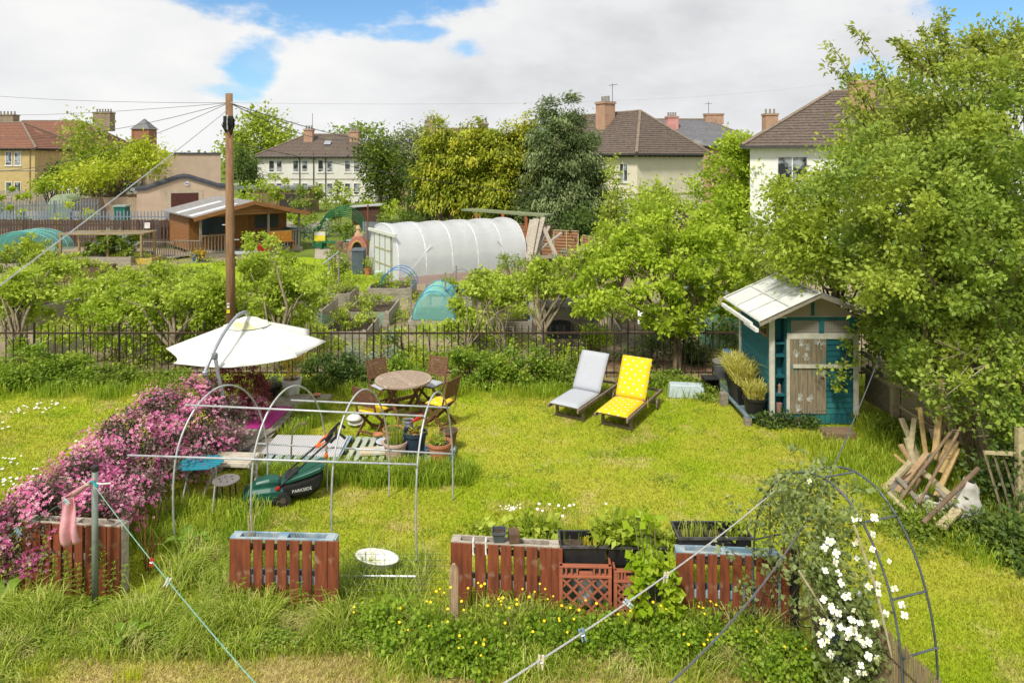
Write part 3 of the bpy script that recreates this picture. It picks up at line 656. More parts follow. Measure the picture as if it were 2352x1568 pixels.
dock([(-4.05, 8.7, 0, .4, 2.3), (-3.95, 8.6, 0, .35, .3)], 'broad dock leaves behind the clothes line by the tube frame')
# dry stalks
def stalks(label, pts, c, r=.006):
    t = thing('dry_stalks', label, 'plant', (pts[0][0], pts[0][1], 0), 0, 'dead stalks'); mb = MB()
    for (x, y, z0, h, dx) in pts:
        for k in range(7): a = random.uniform(-.07, .07); mb.tube([(x+a*.3, y, z0), (x+a+dx*.3, y+random.uniform(-.05, .05), z0+h*.6), (x+a*2+dx, y+random.uniform(-.08, .08), z0+h*random.uniform(.75, 1))], [r, r*.7, r*.3], 4, cap=False)
    part('stems', mb, mat('dead stalk '+label[:6], c, None, 9, .9), t, world=True)
stalks('reddish brown dead stalks beside the pink flowering hedge', [(-4.35, 8.3, 0, .75, .02), (-4.28, 8.2, 0, .6, .08)], (.28, .13, .05))
stalks('pale straw stalks standing in the blue edged pallet', [(-2.86, 7.6, .6, .65, .03), (-2.3, 7.6, .65, .3, -.1)], (.55, .42, .22), .004)
# low wire mesh between planters
t = thing('wire_mesh', 'low dark green wire mesh between the pallet planters', 'fence', (-1.3, 7.55, 0)); mb = MB()
for x in np.arange(-1.88, -.7, .05): mb.tube([(x, 7.56, 0), (x, 7.56+random.uniform(-.01, .01), .62)], .0015, 3, cap=False)
for z in np.arange(.1, .66, .065): mb.tube([(-1.9, 7.56, z), (-1.3, 7.57, z-.015), (-.68, 7.55, z)], .0015, 3, cap=False)
part('mesh', mb, mat('green wire', (.05, .09, .06), None, 5, .5), t, world=True)
# white basin on its side behind the mesh
mb = MB(); T = Matrix.Translation((-1.58, 8.15, .22)) @ Matrix.Rotation(R(6), 4, 'X') @ Matrix.Rotation(R(8), 4, 'Y')
b2 = MB(T); b2.lathe([(.02, -.1), (.25, -.1), (.3, .02), (.33, .03), (.33, .04), (.29, .035), (.24, -.08), (.02, -.085)], n=24, sx=.78, sy=.42, cap=False)
one('plastic_basin', b2, WHITEP, 'white oval plastic basin tipped on its side behind the wire mesh', 'basin', smooth=True)
mb = MB().tube([(-2.05, 8.0, .12), (-1.1, 7.95, .14)], .012, 6)
one('loose_tube', mb, GALV, 'loose grey metal tube lying in front of the white basin', 'tube')
mb = MB().tube([(-3.6, 6.95, .03), (-3.2, 7.1, .07), (-2.95, 7.2, .08)], [.018, .014, .008], 6)
one('broken_branch', mb, PALEBARK, 'bare broken branch lying at the edge of the long grass', 'branch')
# ================================================================== CLOTHES POST, LINES, PEGS
px_, py_ = -4.55, 7.6
t = thing('clothes_post', 'grey green metal clothes post with a black cap beside the pink hedge', 'post', (px_, py_, 0))
PG = mat('grey green paint', (.22, .27, .24), (.15, .18, .16), 9, .5, .1, bump=.1)
part('pole', MB().tube([(0, 0, 0), (0, 0, 1.5)], .032, 12), PG, t, smooth=True)
part('cap', MB().lathe([(.036, 1.5), (.036, 1.545), (.03, 1.555)], n=12), BLACKP, t)
part('hook', MB().tube([(0, -.02, 1.38), (.1, -.05, 1.38), (.19, -.03, 1.38)], .009, 6).tube([(0, -.02, 1.36), (-.06, -.05, 1.37), (-.1, -.06, 1.42)], .009, 6), WHITEP, t)
part('knot', MB().tube([(-.04, -.04, 1.40), (.0, -.05, 1.41), (.06, -.05, 1.35), (.03, -.06, 1.37)], .014, 6), mat('turquoise cord', (.03, .35, .42), None, 5, .6), t)
# pink cloth hung from the hook
def cloth_fn(u, v):
    z = 1.24-.5*v; x = -.16-.09+.055*(1+.5*v)*(2*u-1)*1.4; y = -.06+.03*math.sin(u*11+v*2)+.015*math.sin(v*7)
    return (x, y, z-.04*(abs(u-.4) < .12)*v)
mb = MB(Matrix.Translation((px_, py_, 0))); mb.grid(cloth_fn, 16, 12)
n0 = len(mb.v)
mb.add([(.02, -.05, 1.45), (.03, -.04, 1.40), (-.1, -.06, 1.37), (-.1, -.03, 1.31), (-.2, -.07, 1.31), (-.3, -.06, 1.24), (-.2, -.04, 1.24), (-.28, -.03, 1.22)], [(0, 1, 3, 2), (2, 3, 6, 4), (4, 6, 7, 5)])
o = one('pink_cloth', mb, mat('pink cotton', (.68, .36, .4), (.58, .28, .33), 14, .9, bump=.3), 'pale pink cloth hanging from the clothes post', 'cloth', smooth=True)
sl = o.modifiers.new('thickness', 'SOLIDIFY'); sl.thickness = .006
def cat_line(p0, p1, sag, n=22):
    p0, p1 = Vector(p0), Vector(p1); return [p0.lerp(p1, i/n)-Vector((0, 0, sag*4*(i/n)*(1-i/n))) for i in range(n+1)]
white_l = cat_line((-1.1, 2.0, 2.75), (2.86, 7.2, 1.6), .12)
green_l = cat_line((px_, py_-.04, 1.38), (.2, 2.2, 2.15), .1)
left_l = cat_line((px_-.02, py_-.04, 1.38), (-5.4, 3.0, 2.0), .25)
cable_l = cat_line((-.9, 1.6, 2.9), (3.05, 6.9, 1.55), .42)+cat_line((3.05, 6.9, 1.55), (7.3, 13.2, 2.1), .1)[1:]
one('clothes_line', MB().tube(white_l, .0052, 6), mat('white rope', (.62, .6, .62), (.35, .34, .36), 60, .8, bump=.4), 'white clothes line running from the bottom edge up to the arch', 'clothes line')
one('clothes_line', MB().tube(green_l, .0042, 6), mat('green twine', (.06, .3, .2), (.3, .4, .36), 40, .7), 'thin green clothes line running down from the grey green post', 'clothes line')
one('clothes_line', MB().tube(left_l, .0035, 5), mat('dull green twine', (.08, .2, .13), None, 40, .7), 'thin green clothes line running left in front of the pink hedge', 'clothes line')
one('grey_cable', MB().tube(cable_l, .0075, 6), mat('grey cable', (.14, .14, .15), (.09, .09, .1), 20, .5), 'dark grey cable sagging below the white clothes line', 'cable')
def along(line, px):
    best = min(line, key=lambda p: abs((p.x/p.y)*F+XC-px)); i = line.index(best)
    for a, b in zip(line[:-1], line[1:]):
        ua, ub = a.x/a.y*F+XC, b.x/b.y*F+XC
        if min(ua, ub) <= px <= max(ua, ub): return a.lerp(b, (px-ua)/(ub-ua))
    return best
PEGC = {'white': (.72, .72, .68), 'cream': (.68, .62, .45), 'dark green': (.02, .09, .09), 'black': (.03, .03, .035), 'blue grey': (.2, .3, .42), 'pale blue': (.45, .58, .66), 'red': (.5, .04, .03)}
def peg(line, px, col, tilt, label):
    p = along(line, px); t = thing('clothes_peg', label, 'peg', p, 0, 'clothes pegs on the lines'); t.rotation_euler = (0, tilt, random.uniform(-.3, .3))
    m = mat('peg '+col, PEGC[col], None, 5, .5, bump=0)
    for s in (-1, 1):
        part('jaw', MB().add([(s*.003, -.006, .022), (s*.016, -.006, .026), (s*.017, -.006, 0), (s*.012, -.006, -.055), (s*.004, -.006, -.03), (s*.003, .006, .022), (s*.016, .006, .026), (s*.017, .006, 0), (s*.012, .006, -.055), (s*.004, .006, -.03)],
            [(0, 1, 2, 3, 4), (9, 8, 7, 6, 5), (0, 5, 6, 1), (1, 6, 7, 2), (2, 7, 8, 3), (3, 8, 9, 4), (4, 9, 5, 0)]), m, t)
    part('spring', MB().tube([(-.012, -.009, -.01), (.012, -.009, -.01)], .004, 6), GALV, t)
peg(green_l, 349, 'red', .2, 'red peg on the green line nearest the post')
peg(green_l, 386, 'white', .5, 'single white peg on the green line above the long grass')
peg(green_l, 600, 'white', .1, 'white peg beside a black one on the green line below the blue edged pallet')
peg(green_l, 612, 'black', -.4, 'black peg close to a white one on the green line')
peg(green_l, 652, 'black', .1, 'black peg in the middle of the lower green line')
peg(green_l, 690, 'white', .45, 'lowest white peg on the green line')
peg(left_l, 150, 'pale blue', -.9, 'pale blue peg in front of the pink flowers left of the cloth')
peg(left_l, 40, 'blue grey', -.7, 'blue grey peg at the left end of the line over the pink flowers')
peg(white_l, 1120, 'dark green', .15, 'dark green peg lowest on the white line')
peg(white_l, 1242, 'cream', .05, 'cream peg second from the bottom of the white line')
peg(white_l, 1336, 'blue grey', -.3, 'blue grey peg in the middle of the white line')
peg(white_l, 1440, 'pale blue', -.8, 'pale blue peg on the white line in front of the vine')
peg(white_l, 1530, 'cream', .2, 'cream peg on the white line left of the right pallet')

# ================================================================== TUNNEL FRAME OF BENT TUBE
t = thing('tube_tunnel_frame', 'bare tunnel frame of four galvanised hoops and straight rails over the deck', 'frame', (-2.5, 9.0, 0))
PRF = [(0, 0), (-.03, .6), (-.01, 1.15), (.06, 1.45), (.18, 1.7), (.32, 1.82), (.45, 1.85), (.6, 1.78), (.75, 1.6), (.88, 1.3), (.96, .95), (1, .6), (1, 0)]
def smooth_pts(p, k=3):
    p = [Vector(q) for q in p]
    for _ in range(k):
        q = [p[0]]
        for a, b in zip(p[:-1], p[1:]): q += [a.lerp(b, .25), a.lerp(b, .75)]
        q.append(p[-1]); p = q
    return p
fr = [(-4.22, 8.74), (-3.2, 8.61), (-2.18, 8.49), (-1.14, 8.36)]; rr_ = [(-3.63, 10.35), (-2.72, 10.25), (-1.78, 10.1), (-.85, 10.0)]
def hp(i, tt, z): return Vector((fr[i][0]+(rr_[i][0]-fr[i][0])*tt, fr[i][1]+(rr_[i][1]-fr[i][1])*tt, z))
for i in range(4):
    part('hoop', MB().tube(smooth_pts([hp(i, a, b*(1 if i else .985)) for a, b in PRF], 2), .0125, 7), GALV, t, world=True, smooth=True)
def rail(tt, z, a, b, ext0=0, ext1=0, z2=None):
    p, q = hp(a, tt, z), hp(b, tt, z2 or z); d = (q-p).normalized(); part('rail', MB().tube([p-d*ext0, q+d*ext1], .013, 7), GALV, t, world=True, smooth=True)
rail(-.02, 1.18, 0, 3, .62, .0, 1.25); rail(1.01, .66, 0, 3, .2, .02); rail(.16, 1.72, 0, 3, .1); rail(.85, 1.42, 1, 3, .4, .02)

# ================================================================== DECK OF PALLETS, MATS, POTS
DBLUE = mat('blue stained timber', (.09, .16, .2), (.2, .25, .24), 6, .8, bump=.2)
def slatdeck(name, label, x0, x1, y0, y1, n, along_x, m, z=.1, gap=.35, frame=None, group=None, rz=0):
    cx, cy = (x0+x1)/2, (y0+y1)/2; t = thing(name, label, 'pallet', (cx, cy, 0), rz, group); hx, hy = (x1-x0)/2, (y1-y0)/2; mb = MB()
    for i in range(n):
        if along_x: w_ = (y1-y0)/n; c = -hy+w_*(i+.5); mb.bb(-hx, hx, c-w_*(1-gap)/2, c+w_*(1-gap)/2, z-.018, z)
        else: w_ = (x1-x0)/n; c = -hx+w_*(i+.5); mb.bb(c-w_*(1-gap)/2, c+w_*(1-gap)/2, -hy, hy, z-.018, z)
    part('slats', mb, m, t, bevel=.003); mb = MB()
    for s in (-.95, 0, .95):
        if along_x: mb.bb(hx*s-.04, hx*s+.04, -hy, hy, 0.01, z-.02)
        else: mb.bb(-hx, hx, hy*s-.04, hy*s+.04, 0.01, z-.02)
    part('bearers', mb, frame or m, t); return t
slatdeck('wooden_deck', 'grey timber deck under the magenta mat', -5.2, -4.15, 12.0, 13.6, 9, False, GREYWOODH, .1, .15)
slatdeck('wooden_deck', 'grey timber deck between the pink hedge and the grey mat', -5.2, -4.05, 10.9, 11.95, 8, True, GREYWOODH, .1, .12, rz=.08)
slatdeck('wooden_deck', 'blue edged pallet under the grey grid mat', -4.0, -2.75, 11.05, 12.1, 8, False, PBLUE, .1, .25, DBLUE)
PGRN = mat('pale green stain', (.3, .38, .3), (.45, .45, .38), 5, .8, stretch=(3, 2, 3), bump=.2)
slatdeck('wooden_deck', 'weathered green slatted pallet right of the grey mat', -2.7, -1.9, 11.1, 12.05, 6, False, PGRN, .1, .4)
slatdeck('wooden_deck', 'blue pallet beneath the flower pots', -1.85, -.95, 10.95, 11.75, 6, True, PBLUE, .09, .3, DBLUE)
slatdeck('wooden_deck', 'grey planks behind the magenta mat beside the white pot', -4.75, -3.7, 13.65, 14.3, 6, True, GREYWOODH, .08, .15)
def matpad(name, label, pts, z, m, th=.012):
    mb = MB(); mb.slab([(p[0], p[1], z) for p in pts], (0, 0, 1), th); return one(name, mb, m, label, 'mat')
matpad('foam_mat', 'magenta mat lying on the deck behind the pink hedge', [P(562, 983, .11), P(617, 983, .11), P(671, 934, .11), P(600, 932, .11)], .104, mat('magenta foam', (.5, .035, .26), (.38, .03, .2), 5, .7, dirt=((.65, .45, .55), 6, .68)))
# perforated grey mat
m, tt = newmat('grey grid mat'); o_, b_ = prin(tt, .8); tcn = tt.nodes.new('ShaderNodeTexCoord')
vr = tt.nodes.new('ShaderNodeTexVoronoi'); vr.inputs['Scale'].default_value = 26; vr.inputs['Randomness'].default_value = 0; tt.links.new(tcn.outputs['Object'], vr.inputs['Vector'])
tt.links.new(ramp(tt, vr.outputs['Distance'], [(.28, (.2, .2, .2)), (.42, (.55, .54, .55))]), b_.inputs['Base Color'])
matpad('grid_mat', 'pale grey perforated rubber mat on the deck', [P(598, 1040, .12), P(777, 1049, .12), P(800, 1001, .12), P(637, 998, .12)], .104, m, .018)
one('plank', MB().beam(P(545, 1035, .13), P(628, 985, .13), .14, .025), GREYWOODH, 'pale weathered plank lying beside the grey mat', 'plank')
def bladepot(px, py, r, h, label, m, plant=None, z=.1, group='pots on the pallet', rim=True, Y=None, name='flower_pot'):
    p = P(px, py, z) if Y is None else Vector(((px-XC)*Y/F, Y, z))
    t = thing(name, label, 'pot', (p.x, p.y, z), 0, group)
    prof = [(r*.72, 0), (r*.97, h*.86), (r*1.06, h*.86), (r*1.06, h), (r*.96, h), (r*.93, h*.88), (0.01, h*.87)] if rim else [(r*.78, 0), (r, h), (r*.93, h), (r*.9, h*.88), (.01, h*.87)]
    part('pot', MB().lathe(prof, n=20, cap=False), m, t, smooth=False)
    part('soil', MB().lathe([(r*.9, h*.885), (.005, h*.9)], n=14, cap=False), SOIL, t)
    return t, p
TERR = mat('terracotta', (.5, .2, .1), (.4, .16, .08), 8, .85, bump=.1, dirt=((.55, .38, .28), 5, .62))
TERRP = mat('pale limed terracotta', (.55, .4, .34), (.45, .3, .24), 7, .9, bump=.1)
NAVY = mat('dark blue glaze', (.03, .05, .085), (.02, .035, .06), 6, .3, bump=.05)
t, p = bladepot(908, 1055, .19, .3, 'pale terracotta pot with tall grassy shoots', TERRP)
blades('shoots', G_DARK, t, scatter(90, p.x-.12, p.x+.12, p.y-.12, p.y+.12, .36), rng.uniform(.2, .55, 90), np.full(90, .008), .18, 3)
t, p = bladepot(953, 1048, .19, .42, 'dark blue glazed pot with orange and green leaves', NAVY)
foliage('leaves', leafmat('orange leaves', (.25, .3, .03), (.45, .38, .03), (.6, .2, .04)), t, *ell_pts([(p.x, p.y, .53, .12, .12, .05)], 10, .2, 1), .06, 70, .09, .4)
t, p = bladepot(1010, 1057, .19, .3, 'orange terracotta pot at the end of the pallet', TERR)
blades('shoots', G_LONG, t, scatter(40, p.x-.1, p.x+.1, p.y-.1, p.y+.1, .36), rng.uniform(.1, .35, 40), np.full(40, .008), .2, 3)
foliage('leaves', L_SPRING, t, *ell_pts([(p.x-.05, p.y, .42, .12, .1, .05)], 8, .2, 1), .06, 80, .05)
bladepot(1030, 1022, .15, .26, 'terracotta rimmed dark pot behind the orange pot', mat('rust brown pot', (.3, .1, .06), (.08, .07, .06), 6, .7))
bladepot(903, 1010, .17, .2, 'terracotta pot mostly hidden behind the grassy shoots', TERR)
bladepot(944, 999, .14, .12, 'wide navy bowl on the grass behind the dark blue pot', NAVY, z=.0)
bladepot(938, 982, .1, .14, 'small blue and white painted pot standing in the navy bowl', mat('painted pot', (.5, .5, .5), (.1, .13, .25), 12, .4), z=.07, rim=True)
one('watering_spout', MB().tube([P(948, 968, .2), P(968, 955, .22)], [.02, .05], 8), mat('red plastic', (.6, .03, .02), None, 5, .4), 'red plastic spout lying across the small painted pot', 'spout')
def dish(px, py, r, label, m, z=.12, h=.03, name='plate', inner=None):
    p = P(px, py, z); t = thing(name, label, 'dish', (p.x, p.y, z), 0, 'dishes left outside')
    part('rim', MB().lathe([(r*.6, 0), (r, h), (r*.94, h+.004), (r*.6, .012), (.01, .01)], n=24, cap=False), m, t, smooth=True)
    if inner: part('contents', MB().lathe([(r*.55, .016), (.4*r, .03), (.01, .032)], n=14, cap=False), inner, t, smooth=True)
dish(885, 1016, .16, 'pale blue plate with brown scraps on the pallet', mat('blue plate', (.35, .45, .6), (.6, .65, .7), 9, .3), inner=mat('brown scraps', (.25, .14, .07), (.5, .4, .3), 15, .9))
dish(817, 975, .15, 'white bowl with a brown pattern in the grass', mat('patterned bowl', (.75, .74, .7), (.3, .24, .16), 16, .35, lo=.42, hi=.5), .02, .05, 'bowl')
p = P(814, 966, .05); t = thing('enamel_lid', 'white enamel lid with a knob standing in the grass', 'lid', (p.x, p.y, .1))
part('dome', MB().lathe([(.15, 0), (.155, .006), (.1, .05), (.03, .075), (.01, .078)], n=24, cap=False), WHITEP, t, smooth=True); part('knob', MB().lathe([(.012, .075), (.02, .1), (.005, .115)], n=10), mat('green knob', (.3, .42, .36), None, 4, .5), t)
one('wood_tray', MB().box(P(858, 1035, .14), (.42, .26, .05), .12), mat('pale tray', (.55, .46, .32), (.42, .36, .26), 6, .8, dirt=((.5, .53, .5), 5, .5)), 'shallow cream tray on the pallet beside the pots', 'tray', bevel=.01)
for i, (px, py) in enumerate(((868, 1000), (893, 1003))):
    one('terracotta_saucer', MB().lathe([(.07, 0), (.09, .03), (.08, .03), (.065, .012), (.01, .01)], P(px, py, .12), 16, cap=False), TERR, ('left', 'right')[i]+' one of two small terracotta saucers behind the blue plate', 'saucer', 'small saucers')
one('round_saucer', MB().lathe([(.07, 0), (.09, .03), (.01, .03)], P(727, 908, .1), 16, cap=False), TERR, 'small orange saucer on the planks right of the white pot', 'saucer')
# dead shrub in front of the grey mat
mb = MB(); b = P(668, 1075, 0); mb.tube(smooth_pts([(b.x, b.y, 0), (b.x+.01, b.y, .5), (b.x+.06, b.y, .68), (b.x+.25, b.y+.02, .72)]), .014, 5)
for k in range(9): a = Vector((b.x+random.choice((0, .2)), b.y, .66)); mb.tube([a, a+Vector((random.uniform(-.08, .1), random.uniform(-.05, .05), random.uniform(.08, .2)))], .004, 4)
t = thing('bare_shrub', 'small nearly leafless shrub with bent stem in front of the grey mat', 'shrub', (b.x, b.y, 0)); part('stem', mb, PALEBARK, t, world=True)
foliage('leaves', L_MID, t, *ell_pts([(b.x+.13, b.y, .76, .16, .08, .06)], 8, .4, 1), .04, 40, .04)

# ================================================================== LAWNMOWER
MG = mat('dark green plastic', (.012, .1, .068), (.008, .07, .05), 5, .35, bump=.03, spec=.5)
MBK = mat('charcoal plastic', (.03, .03, .032), (.018, .018, .018), 6, .5, bump=.05)
t = thing('lawn_mower', 'green and black push lawnmower with a grass bag, parked on the grass below the deck', 'lawnmower', (-3.35, 10.0, 0), R(14))
# local +x = rear (bag side)
def loft(secs, n=None):
    mb = MB(); k = len(secs[0]); vs = [q for s in secs for q in s]
    fs = [(i*k+j, i*k+(j+1) % k, (i+1)*k+(j+1) % k, (i+1)*k+j) for i in range(len(secs)-1) for j in range(k)]
    fs += [tuple(range(k))[::-1], tuple((len(secs)-1)*k+j for j in range(k))]; return mb.add(vs, fs)
def ring(x, w_, z0, z1, r=.25):
    c = []; 
    for a, b_ in ((-1, r), (-1, 1-r), (-(1-r), 1), ((1-r), 1), (1, 1-r), (1, r), (1-r, 0), (-(1-r), 0)): c.append((x, a*w_/2, z0+(z1-z0)*b_))
    return c
part('deck', loft([ring(-.5, .22, .09, .14), ring(-.46, .3, .07, .2), ring(-.36, .36, .06, .25), ring(-.1, .38, .06, .26), ring(.08, .36, .08, .25)]), MG, t, smooth=False, bevel=.008)
part('motor_cover', loft([ring(-.36, .14, .2, .27), ring(-.3, .2, .2, .33), ring(-.12, .22, .2, .36), ring(.0, .18, .2, .34), ring(.06, .12, .2, .28)]), MG, t, bevel=.008)
part('skirt', loft([ring(-.44, .32, .03, .1), ring(-.3, .4, .02, .12), ring(.05, .4, .02, .13)]), MBK, t)
part('bag_lid', loft([ring(.04, .3, .27, .31), ring(.2, .36, .3, .38), ring(.45, .38, .36, .46), ring(.58, .36, .4, .5), ring(.64, .3, .45, .5)]), MG, t, bevel=.008)
BAG = mat('black bag fabric', (.02, .02, .02), (.012, .012, .012), 30, .85, bump=.4)
part('grass_bag', loft([ring(.06, .33, .1, .28), ring(.25, .36, .07, .33), ring(.45, .36, .08, .39), ring(.57, .33, .16, .43), ring(.62, .28, .3, .46)]), BAG, t, bevel=.01)
for x, s, r in ((-.34, -1, .07), (-.34, 1, .07), (.08, -1, .1), (.08, 1, .1)):
    T = Matrix.Translation((x, s*.21, r)) @ Matrix.Rotation(R(90), 4, 'X')
    wl = part('wheel', MB(T).lathe([(r*.7, -.025), (r, -.022), (r, .022), (r*.7, .025)], n=20), MBK, t)
    part('hub_cap', MB(T).lathe([(r*.45, -.03*s if False else -.031), (r*.45, .031)], n=12), mat('grey hub', (.1, .08, .06), (.05, .04, .03), 9, .7), wl)
for s in (-1, 1):
    part('handle_bar', MB().tube(smooth_pts([(-.02, s*.15, .22), (.3, s*.15, .5), (.66, s*.13, .8), (.8, s*.13, .9)], 1), .014, 7), MBK, t, smooth=True)
    part('clamp', MB().lathe([(.03, -.015), (.035, 0), (.03, .02)], (0.0, s*.17, .25), 10), mat('red knob', (.5, .02, .02), None, 5, .35), t)
part('grip', MB().tube([(.8, -.2, .9), (.8, .2, .9)], .018, 8).tube([(.72, -.2, .84), (.84, -.2, .96), (.93, -.2, .88)], .022, 7).tube([(.72, .2, .84), (.84, .2, .96), (.93, .2, .88)], .022, 7).box((.7, -.02, .86), (.12, .14, .05), ry=-.8), BLACKP, t)
ocm = mat('orange cable', (.75, .16, .02), (.6, .1, .01), 9, .5)
mb = MB()
for k in range(5):
    c = Vector((.62+.012*k, -.02+.01*random.uniform(-1, 1), .79+.01*k)); mb.tube([c+Vector((.1*math.cos(a)*.85-.02, .045*math.sin(a), .1*math.cos(a)*.6+.025*math.sin(a))) for a in np.linspace(0, 2*math.pi, 14)], .0075, 5)
mb.tube([(.65, -.08, .76), (.66, -.09, .64)], .006, 5).lathe([(.02, -.05), (.026, 0), (.02, .03)], (.66, -.09, .62), 8)
part('power_cord', mb, ocm, t, smooth=True)
part('chute_flap', MB().beam((.0, 0, .27), (.26, 0, .42), .2, .02), MBK, t)
def text_mesh(name, s, size, m, T, parent=None, ext=.001):
    c = bpy.data.curves.new(name, 'FONT'); c.body = s; c.size = size; c.extrude = ext; c.align_x = 'CENTER'; c.align_y = 'CENTER'
    ob = bpy.data.objects.new(name, c); COL.objects.link(ob); dg = bpy.context.evaluated_depsgraph_get(); me = bpy.data.meshes.new_from_object(ob.evaluated_get(dg))
    bpy.data.objects.remove(ob); me.transform(T); me.materials.clear(); me.materials.append(m); o = bpy.data.objects.new(name, me); COL.objects.link(o); o.parent = parent; return o
text_mesh('lettering', 'PARKSIDE', .062, WHITEP, Matrix.Translation((.33, -.186, .2)) @ Matrix.Rotation(R(6), 4, 'Y').inverted() @ Matrix.Rotation(R(90), 4, 'X'), t)

# ================================================================== STOOL, BENCH, BLUE CHAIR
SG = mat('grey painted metal', (.2, .18, .17), (.15, .14, .13), 6, .5)
t = thing('round_stool', 'low round grey stool with holes in its seat, on the grass by the pink hedge', 'stool', (-3.98, 9.7, 0))
seat = MB().lathe([(.17, .42), (.18, .425), (.18, .44), (.17, .445), (.01, .445)], n=28, cap=False); part('seat', seat, SG, t)
mb = MB()
for a in range(6): part('seat_hole', MB().lathe([(.016, .4462), (.001, .4464)], (.09*math.cos(a*1.047), .09*math.sin(a*1.047), 0), 10, cap=False), BLACKP, t)

for a in (45, 135, 225, 315): part('leg', MB().tube([(.12*math.cos(R(a)), .12*math.sin(R(a)), .42), (.16*math.cos(R(a)), .16*math.sin(R(a)), 0)], .01, 6), IRON, t)
CREAM = mat('cream painted timber', (.55, .5, .4), (.4, .36, .29), 7, .7, bump=.1)
t = thing('garden_bench', 'cream slatted folding stool half covered by the pink hedge', 'bench', (-4.1, 10.3, 0), R(-4))
mb = MB()
for i in range(6): mb.bb(-.33, .3, -.2+i*.068, -.15+i*.068, .47, .49)
part('seat_slats', mb, CREAM, t, bevel=.003); part('seat_frame', MB().bb(-.34, -.31, -.2, .2, .43, .469).bb(.28, .31, -.2, .2, .43, .469).bb(-.31, .28, -.215, -.19, .44, .469), CREAM, t)
for x in (-.28, .28):
    for s in (-1, 1): part('leg', MB().beam((x, -.17*s, .45), (x+.1*(1 if x > 0 else -1), .2*s, 0), .03, .03), CREAM, t)
TQ = mat('turquoise paint', (.02, .25, .33), (.015, .19, .26), 6, .5, bump=.05)
t = thing('folding_table', 'turquoise slatted folding table on crossed grey legs beside the pink hedge', 'table', (-4.4, 9.85, 0), R(8))
mb = MB()
for i in range(8): y_ = -.2+i*.058; hw = .3*math.sqrt(max(.15, 1-((i-3.5)/4.4)**2)); mb.bb(-hw, hw, y_-.022, y_+.022, .6, .614)
part('top_slats', mb, TQ, t)
for x in (-.2, .2):
    for s in (-1, 1): part('leg', MB().tube([(x*.9, -.17*s, .6), (x*1.1, .24*s, 0)], .011, 6), mat('pale grey legs', (.45, .46, .46), None, 5, .5), t)

# ================================================================== PARASOL
t = thing('cantilever_parasol', 'cream cantilever parasol with green stains on a grey bent mast', 'parasol', (-4.72, 11.45, 0))
PM = mat('light grey metal', (.36, .39, .42), (.3, .33, .36), 6, .4, .4, bump=.03)
W2 = lambda x, y, z: (x+4.72, y-11.45, z)
part('mast', MB().tube(smooth_pts([(.02, 0, .02), (0.01, 0, .9), (-.1, 0, 1.3), (-.16, 0, 1.66)], 1), .032, 10), PM, t, smooth=True)
part('arm', MB().tube(smooth_pts([W2(-4.98, 11.3, 1.45), W2(-4.93, 11.42, 1.66), W2(-4.88, 11.75, 1.95), W2(-4.86, 12.3, 2.14), W2(-4.86, 12.72, 2.12), W2(-4.86, 12.8, 2.04)], 2), .03, 10), PM, t, smooth=True)
part('joint', MB().lathe([(.04, -.05), (.05, -.03), (.05, .03), (.04, .05)], (-.165, 0, 1.66), 12), mat('joint grey', (.22, .24, .26), None, 5, .4), t)
part('crank', MB().lathe([(.03, -.05), (.05, -.02), (.05, .03), (.03, .05)], (-.26, -.14, 1.42), 10).tube([(-.24, -.13, 1.35), (-.1, -.02, 1.05)], .014, 6), PM, t)
part('base', MB().bb(-.4, .4, -.05, .05, 0.1, .14).bb(-.05, .05, -.4, .4, .141, .18), mat('base grey', (.1, .1, .11), None, 5, .6), t)
cx, cy = -4.86, 12.8; n = 8; mb = MB(); rimp = []; rad = [1.36, 1.38, 1.36, 1.4, 1.4, 1.36, 1.38, 1.4]
NR, NS = 8, 8
def canopy(k, s, r):      # k spoke, s in 0..1 between spokes, r 0..1
    a0, a1 = R(10+45*k), R(10+45*(k+1)); p0 = Vector((math.cos(a0), math.sin(a0), 0)); p1 = Vector((math.cos(a1), math.sin(a1), 0))
    d = p0.lerp(p1, s)*1.4*r; sag = 4*s*(1-s)*.07*r*(1-.2*r); pull = 1-.09*4*s*(1-s)*r
    return Vector((cx, cy, 1.98))+d*pull+Vector((0, 0, -.47*r**1.12-.03*(r > .22)-sag))
for k in range(8): mb.grid(lambda u, v, k=k: W2(*canopy(k, u, .22+.78*v)), NS, NR)
CANV = mat('cream canvas', (.78, .78, .74), (.71, .71, .67), 5, .85, bump=.25, dirt=((.56, .56, .38), 1.3, .62))
o = part('canopy', mb, CANV, t, smooth=True); sm = o.modifiers.new('thick', 'SOLIDIFY'); sm.thickness = .004
mb = MB()
for k in range(8): mb.grid(lambda u, v, k=k: W2(*(canopy(k, u, .3*v)+Vector((0, 0, .035)))), 4, 4)
part('vent', mb, mat('mossy canvas', (.72, .71, .62), (.52, .52, .3), 4, .85, lo=.4, hi=.5), o, smooth=True)
for k in range(8): part('seam', MB().tube([W2(*(canopy(k, 0, .22+.78*j/6)+Vector((0, 0, .006)))) for j in range(7)], .0035, 4), mat('stained seam', (.6, .59, .46), (.7, .69, .6), 3, .9), o)
for k in range(8): part('rib', MB().tube([W2(*(canopy(k, 0, .05)-Vector((0, 0, .04)))), W2(*(canopy(k, 0, .98)-Vector((0, 0, .02))))], .01, 5), PM, t)

